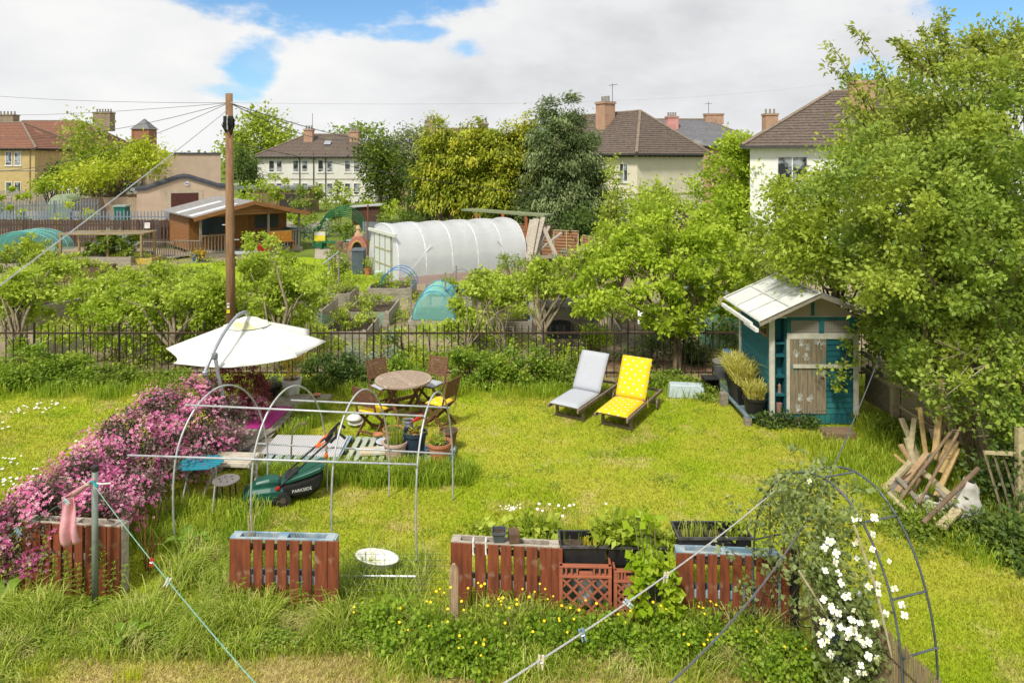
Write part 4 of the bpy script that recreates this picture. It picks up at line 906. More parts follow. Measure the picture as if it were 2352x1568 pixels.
# ================================================================== PINK CLEMATIS HEDGE, DARK BUSH
HE = [(-5.5, 8.15, .62, .42, .36, .46), (-5.5, 8.7, .6, .45, .45, .5), (-5.55, 9.3, .62, .45, .5, .52), (-5.5, 9.95, .66, .5, .5, .55), (-5.45, 10.6, .72, .55, .5, .56), (-5.15, 11.15, .74, .65, .5, .56),
      (-4.7, 11.25, .6, .38, .4, .42), (-4.6, 10.6, .5, .36, .4, .35), (-4.95, 9.0, .5, .35, .4, .38), (-4.9, 8.2, .72, .4, .3, .22), (-5.85, 7.85, .45, .16, .2, .5), (-4.65, 9.95, .55, .35, .3, .2)]
t = thing('pink_clematis', 'sprawling hedge of pink clematis flowers over dark purple leaves', 'hedge', (-5.2, 9.6, 0))
PURP = leafmat('purple green leaves', (.045, .038, .028), (.12, .09, .065), (.25, .19, .15), .2)
PINK = leafmat('pink petals', (.36, .05, .17), (.58, .15, .31), (.82, .44, .54), .28)
cl, o = ell_pts(HE, 420, .7, 1, .05); foliage('leaves', PURP, t, cl, o, .16, 36000, .042, .6, zmin=.02)
cl2, o2 = ell_pts(HE, 330, .93, 1.06, .25); nfl = 18000
i = rng.integers(0, len(cl2), nfl); pf = cl2[i]+rng.normal(size=(nfl, 3))*.075; keep = pf[:, 2] > .12
E_ = np.array(HE); 
inside = np.zeros(nfl, bool)
for e_ in E_: inside |= (((pf-e_[:3])/(e_[3:]*.86))**2).sum(1) < 1
keep &= ~inside; keep &= ~((pf[:, 2] < .5) & (pf[:, 0] > -5.15) & (rng.random(nfl) < .75)); keep &= ~((pf[:, 0] > -4.75) & (rng.random(nfl) < .45)); pf, of = pf[keep], o2[i][keep]
flowers('blossoms', PINK, t, pf, nrm(of+rv(len(pf))*.45+np.array([0, -.25, .3])), .0235, k=4, asp=.65, cup=.15)
mb = MB()
for k in range(26): a = Vector((random.uniform(-5.7, -4.6), random.uniform(8, 11.4), 0)); mb.tube([a, a+Vector((random.uniform(-.2, .2), random.uniform(-.2, .2), .5)), a+Vector((random.uniform(-.3, .3), random.uniform(-.3, .3), .9))], .01, 4, cap=False)
part('stems', mb, BARK, t, world=True)
DR = [(-5.35, 13.4, .48, .62, .5, .55), (-4.95, 13.1, .42, .45, .4, .42)]
t = thing('dark_red_bush', 'rounded dark red berberis bush under the parasol', 'bush', (-5.3, 13.4, 0))
foliage('leaves', leafmat('berberis', (.06, .012, .018), (.2, .04, .05), (.5, .17, .15), .2), t, *ell_pts(DR, 200, .8, 1.02, .05), .09, 15000, .032, .7, zmin=.02)
flowers('blossoms', PINK, t, *(lambda c, o: (c, o))(*ell_pts([(-4.85, 12.75, .3, .42, .3, .3)], 320, .95, 1.05, .1)), .03, k=4, asp=.6)
# ================================================================== TABLE, CHAIRS, LOUNGERS
TEAKG = mat('weathered teak', (.42, .33, .25), (.25, .18, .13), 5, .8, stretch=(3, 14, 6), bump=.25, dirt=((.5, .45, .38), 6, .6))
TEAKB = mat('brown teak', (.2, .095, .05), (.11, .05, .03), 5, .6, stretch=(6, 6, 2), bump=.2, dirt=((.3, .2, .13), 5, .64))
t = thing('round_table', 'round weathered slatted teak table between four folding chairs', 'table', (-2.06, 13.2, 0), R(35))
mb = MB(); r_ = .5; n = 13
for i in range(n):
    y = -r_+.02+(2*r_-.04)*i/(n-1); hx = math.sqrt(max(.002, r_*r_-y*y))-.02
    if hx > .09:
        for s in (-1, 1): mb.box((s*(.085+hx)/2, y, .72), (hx-.085, .066, .022))
mb.bb(-.075, .075, -.49, .49, .71, .733)
part('top_slats', mb, TEAKG, t, bevel=.003)
mb = MB(); k = 40
vs = []; 
for i in range(k):
    a = 2*math.pi*i/k
    for rr2, z in ((.535, .737), (.47, .737), (.47, .705), (.535, .705)): vs.append((rr2*math.cos(a), rr2*math.sin(a), z))
mb.add(vs, [(i*4+j, i*4+(j+1) % 4, ((i+1) % k)*4+(j+1) % 4, ((i+1) % k)*4+j) for i in range(k) for j in range(4)])
part('top_ring', mb, TEAKG, t)
for x in (-.26, .26):
    for s in (-1, 1): part('leg', MB().beam((x+.02*s, -.36*s, 0), (x+.02*s, .3*s, .7), .045, .05), TEAKB, t)
part('stretcher', MB().bb(-.26, .26, -.03, .03, .34, .39).bb(-.26, .26, .2, .23, .1, .16).bb(-.26, .26, -.23, -.2, .1, .16).bb(-.3, -.28, -.3, .3, .66, .7).bb(.28, .3, -.3, .3, .66, .7), TEAKB, t)
def yellowmat():
    m, t = newmat('yellow dotted fabric'); o, b = prin(t, .8); tc = t.nodes.new('ShaderNodeTexCoord'); mp = t.nodes.new('ShaderNodeMapping'); mp.inputs['Rotation'].default_value = (0, 0, R(45)); mp.inputs['Scale'].default_value = (8, 8, 0)
    t.links.new(tc.outputs['UV'], mp.inputs['Vector'])
    v = t.nodes.new('ShaderNodeTexVoronoi'); v.inputs['Scale'].default_value = 1; v.inputs['Randomness'].default_value = 0; t.links.new(mp.outputs[0], v.inputs['Vector'])
    r = t.nodes.new('ShaderNodeValToRGB'); r.color_ramp.interpolation = 'CONSTANT'; t.links.new(v.outputs['Distance'], r.inputs[0]); e = r.color_ramp.elements
    e[0].position = 0; e[0].color = (.78, .76, .74, 1); e[1].position = .165; e[1].color = (.82, .52, .01, 1); q = e.new(.085); q.color = (.42, .38, .38, 1)
    t.links.new(r.outputs[0], b.inputs['Base Color']); return m
YEL = yellowmat(); GRC = mat('light grey fabric', (.42, .44, .48), (.39, .41, .45), 20, .85, bump=.15); GRD = mat('darker grey piping', (.26, .28, .31), None, 20, .85)
def cushion(name, mb_pts, m, parent, th, uvs):
    """padded slab over a polyline profile (x along, z) swept over width; UV in metres on its top"""
    prof, W = mb_pts; nU = 8; me = bpy.data.meshes.new(name); vs = []; fs = []; uv = []
    k = len(prof); d = [0]
    for a, b in zip(prof[:-1], prof[1:]): d.append(d[-1]+math.hypot(b[0]-a[0], b[1]-a[1]))
    for lay in (0, 1):
        for i, (x, z) in enumerate(prof):
            a = prof[max(i-1, 0)]; b = prof[min(i+1, k-1)]; tx, tz = b[0]-a[0], b[1]-a[1]; L = math.hypot(tx, tz); nx, nz = -tz/L, tx/L
            for j in range(nU+1):
                u = j/nU; edge = min(1, 4.5*min(u, 1-u)+.35)*min(1, .35+8*min(d[i], d[-1]-d[i])/1.0); h = th*(edge if lay else 0)
                vs.append((x+nx*h, (u-.5)*W, z+nz*h)); uv.append((d[i]*1.0, u*W))
    o0 = k*(nU+1)
    for i in range(k-1):
        for j in range(nU):
            a, b, c, e_ = i*(nU+1)+j, i*(nU+1)+j+1, (i+1)*(nU+1)+j+1, (i+1)*(nU+1)+j
            fs.append((a+o0, b+o0, c+o0, e_+o0)[::-1]); fs.append((a, b, c, e_))
    for i in range(k-1):
        for j in (0, nU): a, b = i*(nU+1)+j, (i+1)*(nU+1)+j; fs.append((a, b, b+o0, a+o0) if j == 0 else (b, a, a+o0, b+o0))
    for j in range(nU):
        for i in (0, k-1): a, b = i*(nU+1)+j, i*(nU+1)+j+1; fs.append((b, a, a+o0, b+o0) if i == 0 else (a, b, b+o0, a+o0))
    me.from_pydata(vs, [], fs); L_ = me.uv_layers.new(name='uv')
    for lp in me.loops: L_.data[lp.index].uv = uv[lp.vertex_index]
    me.polygons.foreach_set('use_smooth', [True]*len(me.polygons)); me.materials.append(m)
    o = bpy.data.objects.new(name, me); COL.objects.link(o); o.parent = parent; return o
def make_chair(label, cm):
    # faces +x ; seat .44, back at -x
    t = thing('folding_chair', label, 'chair', (0, 0, 0), 0, 'folding teak chairs round the table')
    mb = MB()
    for i in range(6): mb.bb(-.2+i*.068, -.145+i*.068, -.2, .2, .415, .432)
    part('seat', mb, TEAKB, t, bevel=.003)
    T = Matrix.Translation((-.2, 0, .46)) @ Matrix.Rotation(R(-14), 4, 'Y'); mb = MB(T)
    mb.bb(-.012, .012, -.225, -.19, -.05, .47); mb.bb(-.012, .012, .19, .225, -.05, .47)
    for i in range(7): z = .12+i*.052; mb.bb(-.009, .009, -.19, .19, z-.022, z+.022)
    part('backrest', mb, TEAKB, t, bevel=.003)
    for s in (-1, 1):
        part('leg', MB().beam((-.2, .215*s, .45), (.26, .215*s, 0), .025, .045), TEAKB, t); part('leg', MB().beam((.2, .185*s, .42), (-.24, .185*s, 0), .025, .045), TEAKB, t)
    part('stretcher', MB().bb(.14, .17, -.2, .2, .07, .11).bb(-.19, -.16, -.18, .18, .07, .1), TEAKB, t)
    cushion('cushion', ([(-.19+.054*i, .435) for i in range(8)], .4), cm, t, .045, None)
    return t
def place(t, x, y, tx, ty): t.location = (x, y, 0); t.rotation_euler.z = math.atan2(ty-y, tx-x)
a = make_chair('folding teak chair with a yellow cushion, nearer the camera on the left of the table', YEL); place(a, -2.47, 12.42, -2.0, 13.3)
b = dup(a, (-1.33, 12.82, 0), math.atan2(.4, -.75), 'folding teak chair with a yellow cushion, seen side on at the right of the table')
c = make_chair('folding teak chair with a grey cushion behind the left of the table', GRC); place(c, -2.52, 13.72, -1.95, 13.1)
d = dup(c, (-1.62, 13.85, 0), math.atan2(-.75, -.4), 'folding teak chair with a grey cushion behind the right of the table')

LWOOD = mat('grey lounger timber', (.3, .24, .18), (.13, .09, .06), 6, .85, stretch=(2, 6, 6), bump=.3)
def lounger(label, ang, cm, cm2, ballbk):
    # origin: right rail front end; +x toward the head, +y to the left (as seen from the foot)
    t = thing('sun_lounger', label, 'sun lounger', (0, 0, 0), 0, 'sun loungers on the lawn')
    L, W = 1.92, .62
    for y in (0, W): part('side_rail', MB().bb(0, L, y-.02, y+.02, .235, .3).lathe([(.001, -.02), (.033, -.02), (.033, .02), (.001, .02)], (0, 0, 0), 10, cap=False) if False else MB().bb(0, L, y-.02, y+.02, .235, .3), LWOOD, t, bevel=.008)
    mb = MB()
    for i in range(12): x = .06+i*.075; mb.bb(x, x+.055, .022, W-.022, .285, .303)
    mb.bb(L-.05, L-.01, .022, W-.022, .25, .29); mb.bb(1.28, 1.33, .022, W-.022, .24, .28)
    part('seat_slats', mb, LWOOD, t)
    for y in (.035, W-.035): part('leg', MB().bb(.28, .33, y-.025, y+.025, 0, .235), LWOOD, t)
    part('foot_bar', MB().bb(.285, .325, .06, W-.06, .02, .06), LWOOD, t)
    for y in (.05, W-.05): part('rear_leg', MB().bb(1.55, 1.6, y-.02, y+.02, .1, .235), LWOOD, t)
    part('axle', MB().tube([(1.575, -.05, .11), (1.575, W+.05, .11)], .01, 6), IRON, t)
    for y in (-.045, W+.045):
        T = Matrix.Translation((1.575, y, .11)) @ Matrix.Rotation(R(90), 4, 'X'); part('wheel', MB(T).lathe([(.015, -.014), (.1, -.014), (.11, -.008), (.11, .008), (.1, .014), (.015, .014)], n=20), LWOOD, t)
    ca, sa = math.cos(R(ang)), math.sin(R(ang)); hx = .98; bl = .8
    T = Matrix.Translation((hx, W/2, .3)) @ Matrix.Rotation(-R(ang), 4, 'Y'); mb = MB(T)
    mb.bb(0, bl, -W/2+.04, -W/2+.075, -.02, .02); mb.bb(0, bl, W/2-.075, W/2-.04, -.02, .02)
    for i in range(9): mb.bb(.04+i*.085, .1+i*.085, -W/2+.08, W/2-.08, 0, .016)
    part('backrest', mb, LWOOD, t)
    part('prop', MB().beam((hx+ca*.5, W/2, .3+sa*.5), (hx+ca*.5+.22, W/2, .27), .04, .02), LWOOD, t)
    def shift(o): o.location.y = W/2; return o
    shift(cushion('seat_cushion', ([(.04+.94*i/14, .31) for i in range(15)], W-.02), cm, t, .055, None))
    shift(cushion('back_cushion', ([(hx+.015+ca*bl*i/12, .325+sa*bl*i/12) for i in range(13)], W-.02), cm, t, .055, None))
    if ballbk:
        part('tie', MB().tube([(hx+.05, -.02, .36), (hx+.04, -.03, .2)], .008, 4), mat('yellow tape', (.8, .45, .01), None, 5, .8), t); part('tie', MB().tube([(hx+ca*.68, .0, .33+sa*.68), (hx+ca*.68+.03, -.0, .3+sa*.68)], .012, 5), mat('yellow tape', (1, 1, 1)), t)
    return t
lz = math.atan2(.85, .53)
g = lounger('wooden sun lounger with plain light grey cushion', 56, GRC, GRD, False); g.location = (1.2, 12.75, 0); g.rotation_euler.z = lz
y = lounger('wooden sun lounger with bright yellow dotted cushion', 60, YEL, GRD, True); y.location = (2.03, 12.3, 0); y.rotation_euler.z = math.atan2(.86, .5)

# white pot with maple, black pot
t, p = bladepot(670, 911, .2, .38, 'tall white pot with a golden leaved maple under the parasol', WHITEP, z=0, rim=False, group='pots by the parasol')
foliage('leaves', leafmat('golden maple', (.35, .22, .03), (.62, .44, .07), (.8, .6, .2)), t, *ell_pts([(p.x+.0, p.y, .78, .2, .18, .22), (p.x-.02, p.y, .5, .16, .14, .18), (p.x+.12, p.y, .92, .13, .1, .08)], 40, .3, 1), .08, 900, .045, .5)
part('stem', MB().tube([(p.x, p.y, .34), (p.x+.02, p.y, .6), (p.x, p.y, .9)], .015, 5), BARK, t, world=True)
t, p = bladepot(624, 912, .2, .26, 'black pot with a small leafy plant between the red bush and the white pot', BLACKP, z=0, group='pots by the parasol')
foliage('leaves', L_GREY, t, *ell_pts([(p.x, p.y, .36, .2, .16, .12)], 16, .3, 1), .07, 260, .045)

# ================================================================== IRON FENCE
FY = 15.6
t = thing('iron_fence', 'black iron railing fence running across the whole garden', 'fence', (-3, FY, 0))
x = -12.6; k = 0; sections = []
while x < 6.6:
    mb = MB(); x1 = x+1.9
    for i in range(1, 12):
        bx = x+i*1.9/12+random.uniform(-.008, .008); hh = 1.19+random.uniform(-.015, .015); mb.tube([(bx, FY, .0), (bx+random.uniform(-.008, .008), FY, hh)], .011, 5)
    mb.beam((x+.02, FY, 1.0), (x1-.02, FY, 1.0), .01, .035); mb.beam((x+.02, FY, .12), (x1-.02, FY, .12), .01, .035)
    part('railing_panel', mb, IRON, t, world=True)
    part('post', MB().box((x, FY, .62), (.032, .04, 1.24)), IRON, t, world=True); x = x1; k += 1
mb = MB(); mb.beam((-12.6, FY-.008, 1.02), (6.6, FY-.008, 1.02), .004, .012); part('rusty_wire', mb, mat('rust', (.2, .12, .07), (.12, .06, .04), 9, .8), t, world=True)

# ================================================================== SHED
TEAL = mat('teal shed paint', (.016, .115, .14), (.01, .08, .1), 4, .6, stretch=(1, 1, 4), bump=.1, dirt=((.03, .17, .16), 1.5, .55))
TEALW = mat('worn teal boards', (.022, .135, .16), (.014, .095, .12), 4, .65, stretch=(1, .6, 5), bump=.15, dirt=((.35, .24, .15), 1.1, .66))
DOOR = mat('bare door boards', (.31, .25, .165), (.15, .12, .08), 3.5, .85, stretch=(9, 9, .8), bump=.3, dirt=((.08, .17, .17), 2.6, .58))
OFFW = mat('weathered white trim', (.62, .6, .52), (.45, .43, .36), 6, .7, bump=.12, dirt=((.4, .4, .28), 3, .64))
sx, sy, SW, SD = 4.78, 12.85, 1.72, 1.65
t = thing('garden_shed', 'teal wooden shed with bare plank door, white trim and plastic roof sheets', 'shed', (sx, sy, 0)); t.scale = (.93, 1, 1.06)
SH = 1.9
def clad(mb, fn, z0, z1, n):
    for i in range(n): a, b = z0+(z1-z0)*i/n, z0+(z1-z0)*(i+1)/n; fn(a, b)
mb = MB(); clad(mb, lambda a, b: mb.add([(0, SD, a), (0, 0, a), (0, 0, b), (0, SD, b), (-.02, SD, a), (-.02, 0, a), (-.006, 0, b), (-.006, SD, b)], [(4, 5, 6, 7), (0, 1, 5, 4), (5, 1, 2, 6), (3, 7, 6, 2), (0, 4, 7, 3)]), .15, SH-.42, 12)
clad(mb, lambda a, b: [mb.add([(0, e, a), (0, s_, a), (0, s_, b), (0, e, b), (-.02, e, a), (-.02, s_, a), (-.006, s_, b), (-.006, e, b)], [(4, 5, 6, 7), (0, 1, 5, 4), (5, 1, 2, 6), (3, 7, 6, 2), (0, 4, 7, 3)]) for s_, e in ((0, .12), (.55, SD))], SH-.42, SH, 4)
part('left_wall', mb, TEALW, t)
mb = MB(); clad(mb, lambda a, b: mb.add([(1.08, 0, a), (SW-.1, 0, a), (SW-.1, 0, b), (1.08, 0, b), (1.08, -.022, a), (SW-.1, -.022, a), (SW-.1, -.008, b), (1.08, -.008, b)], [(4, 5, 6, 7)[::1], (0, 4, 7, 3), (1, 2, 6, 5), (7, 6, 2, 3), (0, 1, 5, 4)]), .2, 1.5, 13)
mb.bb(.1, 1.62, .01, .04, .02, .2)
for i in range(12): mb.bb(.3+i*.11, .3+i*.11+.1, -.014, .008, .02, .2)
part('front_wall', mb, TEAL, t)
part('right_wall', MB().bb(SW-.03, SW, .05, SD, .05, SH), TEAL, t); part('back_wall', MB().bb(.02, SW-.04, SD-.02, SD, .05, SH), TEAL, t)
part('floor', MB().bb(.02, SW-.03, .05, SD-.04, .05, .1), GREYWOODH, t)
mb = MB(); mb.bb(.07, .09, -.0, .2, .1, SH); mb.bb(.27, .29, 0, .2, .1, SH); mb.bb(.09, .27, .18, .2, .1, SH)
for z in (.1, .5, .82, 1.18, 1.4): mb.bb(.09, .27, -.01, .18, z, z+.03)
mb.bb(.065, .3, -.015, 0, .1, .14)
sh = part('side_shelves', mb, TEAL, t)
part('tin', MB().lathe([(.05, 0), (.06, .2), (.01, .2)], (.18, .06, .16), 12), mat('dull pink plastic', (.35, .2, .16), None, 5, .5), sh); part('bottle', MB().lathe([(.03, 0), (.03, .13), (.012, .16)], (.19, .06, .535), 8), mat('dull pink plastic', (1, 1, 1)), sh)
part('corner_post', MB().bb(-.03, .06, -.03, .03, .05, SH+.02), OFFW, t); part('corner_post', MB().bb(SW-.1, SW, -.035, .02, .18, SH-.3), OFFW, t); part('corner_post', MB().bb(-.045, .02, SD-.02, SD+.05, .05, SH), OFFW, t)
part('door_frame', MB().bb(.3, .36, -.03, .0, .18, 1.6).bb(.3, 1.7, -.036, -.002, 1.5, 1.59), OFFW, t)
dr = part('door', MB().bb(.365, 1.075, -.03, .005, .2, 1.5), DOOR, t); mb = MB()
for x_ in (.53, .71, .89): mb.bb(x_-.002, x_+.002, -.0315, -.029, .2, 1.5)
part('board_gap', mb, mat('dark gap', (.03, .025, .02), None, 5, .9), dr)
part('door_ledge', MB().bb(.42, SW-.02, -.06, -.032, 1.0, 1.06), OFFW, dr)
part('gate_hinge', MB().bb(.86, 1.08, -.036, -.0305, .26, .29).bb(.9, 1.08, -.036, -.0305, 1.36, 1.39), DOOR, dr)
# handprints in white paint
def hand(x_, z_, a, s=1):
    mb = MB()
    T = Matrix.Translation((x_, -.032, z_)) @ Matrix.Rotation(a, 4, 'Y')
    def pl(pts): mb.add([T @ Vector((px*s, 0, pz*s)) for px, pz in pts], [tuple(range(len(pts)))])
    pl([(-.03, -.035), (.03, -.035), (.034, .01), (.0, .03), (-.034, .01)])
    for fx, fl, fa in ((-.028, .055, -.25), (-.01, .07, -.08), (.01, .068, .08), (.028, .055, .25)):
        dx = math.sin(fa); pl([(fx-.006, .022), (fx+.006, .022), (fx+.006+dx*fl, .03+fl), (fx-.006+dx*fl, .03+fl)])
    pl([(.034, -.02), (.034, -.002), (.07, .03), (.075, .018)]); part('handprint', mb, HPM, dr)
HPM = mat('white handprint paint', (.5, .52, .5), (.3, .31, .29), 25, .8, bump=0, lo=.42, hi=.52)
for h_ in ((.58, 1.4, .1), (.49, 1.22, -.5), (.7, 1.33, .4), (.68, 1.22, 3.0), (.93, 1.43, -1.2), (.97, 1.4, 1.6), (.55, .46, .3), (.73, .46, 1.0), (.52, .27, -.1), (1.0, .88, .9)): hand(*h_)
# mesh window over the door, gable
part('header', MB().bb(.3, SW, -.02, .02, 1.82, 1.88).bb(.3, .38, -.022, .02, 1.59, 1.82).bb(.95, 1.04, -.022, .02, 1.59, 1.82).bb(1.55, 1.7, -.022, .02, 1.59, 1.82), TEAL, t)
part('over_door_window', MB().bb(.38, .95, .0, .008, 1.59, 1.82).bb(1.04, 1.55, .0, .008, 1.59, 1.82), sheer('dusty film', (.5, .46, .4), .3, .25), t)
mb = MB()
for i in range(26): x_ = .39+i*.045; mb.bb(x_-.001, x_+.001, -.006, -.004, 1.59, 1.82)
for i in range(5): mb.bb(.38, 1.55, -.0065, -.0045, 1.62+i*.045, 1.622+i*.045)
part('window_mesh', mb, IRON, t)
RZ = 2.34; ax = .82
mb = MB(); mb.slab([(0.05, 0, SH-.02), (SW, 0, SH-.02), (ax, 0, RZ-.03)], (0, 1, 0), .012); part('gable_sheet', mb, sheer('old clear gable sheet', (.55, .45, .36), .35, .2), t)
part('gable_frame', MB().bb(0, SW, -.018, .03, SH-.045, SH-.01), OFFW, t); part('gable_post', MB().bb(ax-.03, ax+.03, -.02, .03, SH, RZ-.02), TEAL, t)
side = part('side_window', MB().bb(-.03, -.005, .12, .16, SH-.42, SH-.02).bb(-.03, -.005, .5, .55, SH-.42, SH-.02).bb(-.03, -.005, .16, .5, SH-.42, SH-.38), mat('varnished frame', (.25, .13, .06), None, 7, .6), t); part('pane', MB().bb(-.015, -.008, .16, .5, SH-.38, SH-.02), GLASS, side)
def roofsheet(xa, za, xb, zb, y0, y1, name, parent, wav=.0):
    mb = MB(); f = lambda u, v: (xa+(xb-xa)*u, y0+(y1-y0)*v, za+(zb-za)*u+.012*math.sin(v*26)*wav); mb.grid(f, 6, 24); o = part(name, mb, ROOFP, parent, smooth=True); s = o.modifiers.new('s', 'SOLIDIFY'); s.thickness = .01; return o
ROOFP = mat('milky roof plastic', (.8, .8, .77), (.68, .69, .66), 2.2, .25, bump=.1, dirt=((.5, .52, .42), 1.6, .66), spec=.6)
lft = roofsheet(-.36, 1.86, ax, RZ, -.35, SD+.15, 'left_roof_sheet', t); roofsheet(ax, RZ, SW+.3, 1.93, -.3, SD+.1, 'right_roof_sheet', t, .6)
mb = MB()
for v in (-.35, .35, 1.0, SD+.12): mb.beam((-.37, v, 1.882), (ax, v, RZ+.018), .03, .012)
mb.beam((-.36, -.35, 1.88), (-.36, SD+.13, 1.88), .03, .03); mb.beam((.23, -.35, 2.122), (.23, SD+.13, 2.122), .03, .012); mb.beam((ax, -.32, RZ+.014), (ax, SD+.1, RZ+.014), .05, .014)
part('roof_battens', mb, WHITEP, lft); part('gutter', MB().bb(-.46, -.4, -.1, SD, 1.74, 1.8).bb(-.44, -.38, -.35, .3, 1.69, 1.75), WHITEP, t)
part('barge_board', MB().beam((-.36, -.34, 1.82), (ax, -.34, RZ-.03), .02, .07).beam((ax, -.33, RZ-.03), (SW+.3, -.3, 1.89), .02, .07), GREYWOODH, t)
one('door_step', MB().box((5.75, 12.3, .06), (.52, .32, .12), .0), mat('brown step timber', (.25, .17, .1), (.14, .1, .065), 5, .9, stretch=(1, 6, 6), bump=.2), 'brown timber step in the grass before the shed door', 'step', bevel=.01)
# potted bamboos on a blue bench left of the shed
t = thing('low_bench', 'low blue slatted bench along the shed wall carrying plant pots', 'bench', (4.5, 13.5, 0)); mb = MB()
for i in range(4): mb.bb(-.2+i*.1, -.12+i*.1, -.7, 1.4, .14, .165)
part('slats', mb, DBLUE, t); [part('leg', MB().bb(*q), GREYWOOD, t) for q in ((-.22, -.1, -.72, -.6, 0, .138), (.08, .2, -.72, -.6, 0, .138), (-.22, .2, 1.2, 1.34, 0, .138))]
BAMB = leafmat('golden bamboo', (.28, .25, .04), (.55, .5, .1), (.75, .68, .25))
t, p = bladepot(1733, 950, .21, .3, 'black pot of golden bamboo nearest the shed front', BLACKP, z=.17, group='black pots beside the shed', Y=13.0)
blades('leaves', BAMB, t, scatter(420, p.x-.16, p.x+.16, p.y-.14, p.y+.14, .42)+rng.uniform(0, .1, (420, 1))*[0, 0, 1], rng.uniform(.12, .36, 420), np.full(420, .016), .7, 3)
t = thing('square_planter', 'tall black square planter with golden bamboo behind the round pot', 'pot', (4.5, 13.7, .17), 0, 'black pots beside the shed')
part('box', MB().add([(-.14, -.3, 0), (.14, -.3, 0), (.14, .3, 0), (-.14, .3, 0), (-.19, -.36, .38), (.19, -.36, .38), (.19, .36, .38), (-.19, .36, .38)], [(3, 2, 1, 0), (0, 1, 5, 4), (1, 2, 6, 5), (2, 3, 7, 6), (3, 0, 4, 7)]), BLACKP, t); part('soil', MB().bb(-.16, .16, -.32, .32, .31, .32), SOIL, t)
blades('leaves', BAMB, t, scatter(900, 4.34, 4.68, 13.4, 14.0, .5)+rng.uniform(0, .2, (900, 1))*[0, 0, 1], rng.uniform(.15, .45, 900), np.full(900, .017), .8, 3)
t, p = bladepot(1688, 880, .2, .28, 'black pot of golden bamboo farthest back by the shed', BLACKP, z=.17, group='black pots beside the shed', Y=14.5)
blades('leaves', BAMB, t, scatter(420, p.x-.2, p.x+.2, p.y-.2, p.y+.2, .45)+rng.uniform(0, .15, (420, 1))*[0, 0, 1], rng.uniform(.15, .4, 420), np.full(420, .018), .8, 3)
X, Y_ = (1660-XC)*15.1/F, 15.1
t = thing('water_butt', 'dark grey bin by the iron fence with a blue bucket on top', 'bin', (X, Y_, 0)); part('body', MB().lathe([(.17, 0), (.2, .5), (.01, .5)], n=18), mat('dark grey plastic', (.1, .1, .11), None, 5, .5), t); part('lid', MB().lathe([(.22, .5), (.22, .53), (.01, .54)], n=18), mat('grey lid', (.2, .2, .2), None, 5, .5), t)
T = Matrix.Translation((X+.06, Y_-.05, .6)) @ Matrix.Rotation(.5, 4, 'X') @ Matrix.Rotation(.35, 4, 'Y')
one('blue_bucket', MB(T).lathe([(.06, -.05), (.15, .12), (.155, .125), (.14, .12), (.05, -.03)], n=16, cap=False), mat('bright blue plastic', (.02, .2, .55), None, 5, .4), 'bright blue bowl lying tilted on the grey bin', 'bucket')
t = thing('black_crate', 'black plastic box lying on its side in front of the iron fence', 'box', ((1632-XC)*14.5/F, 14.5, 0)); part('box', MB().bb(-.15, .15, .14, .16, 0, .36).bb(-.15, -.13, -.14, .14, 0, .36).bb(.13, .15, -.14, .14, 0, .36).bb(-.13, .13, -.14, .14, .34, .36).bb(-.13, .13, -.14, .14, 0, .02), BLACKP, t)
t = thing('cool_box', 'pale blue white plastic box upside down in the weeds by the fence', 'box', ((1576-XC)*14.4/F, 14.4, 0), -.12)
part('body', MB().add([(-.38, -.16, 0), (.38, -.16, 0), (.38, .16, 0), (-.38, .16, 0), (-.33, -.12, .26), (.33, -.12, .26), (.33, .12, .26), (-.33, .12, .26)], [(3, 2, 1, 0), (0, 1, 5, 4), (1, 2, 6, 5), (2, 3, 7, 6), (3, 0, 4, 7), (4, 5, 6, 7)]), mat('pale ice plastic', (.5, .58, .6), (.42, .5, .53), 5, .45), t, bevel=.02)
one('wood_block', MB().box(((1662-XC)*13.9/F, 13.9, .12), (.14, .14, .24)), GREYWOOD, 'square cut timber block standing beside the black box', 'wood')
one('dark_netting', MB().grid(lambda u, v: (3.0+.25*u, 15.2, .2*v+.0*u), 2, 2), BLACKP, 'scrap of black plastic at the fence foot', 'plastic') if False else None

# ================================================================== ARCH WITH WHITE CLEMATIS, REED SCREEN
t = thing('garden_arch', 'dark metal garden arch of two hoops joined by rungs, covered in white clematis', 'arch', (3.2, 6.6, 0))
STEEL = mat('dark blue steel', (.13, .15, .18), (.07, .08, .09), 8, .45, .4, bump=.05, dirt=((.25, .12, .06), 3, .72))
A0, A1 = Vector((2.86, 7.35, 0)), Vector((3.58, 5.85, 0)); off = Vector((-.36, -.12, 0))
def arch_pt(tt, z, o=0): return A0.lerp(A1, tt)+Vector((0, 0, z))+off*o
AP = [(0, 0), (.0, .7), (.02, 1.15), (.1, 1.5), (.25, 1.8), (.42, 1.94), (.55, 1.96), (.7, 1.87), (.85, 1.58), (.95, 1.18), (1, .7), (1, 0)]
for o_ in (0, 1): part('hoop', MB().tube(smooth_pts([arch_pt(a, b, o_) for a, b in AP], 2), .0105, 7), STEEL, t, world=True, smooth=True)
for a, b in ((0, .45), (0, .95), (.06, 1.35), (.25, 1.8), (.53, 1.96), (.78, 1.74), (.94, 1.22), (1, .8), (1, .4)): part('rung', MB().tube([arch_pt(a, b), arch_pt(a, b, 1)], .009, 6), STEEL, t, world=True)
CLW = leafmat('clematis leaves', (.09, .13, .035), (.2, .27, .08), (.4, .46, .2))
t = thing('white_clematis', 'white flowering clematis climbing over the metal arch', 'climber', (3.0, 6.4, 0))
cpts = []; 
def ip(lst, a):
    a = a*(len(lst)-1); i = min(int(a), len(lst)-2); return lst[i][0]+(lst[i+1][0]-lst[i][0])*(a-i), lst[i][1]+(lst[i+1][1]-lst[i][1])*(a-i)
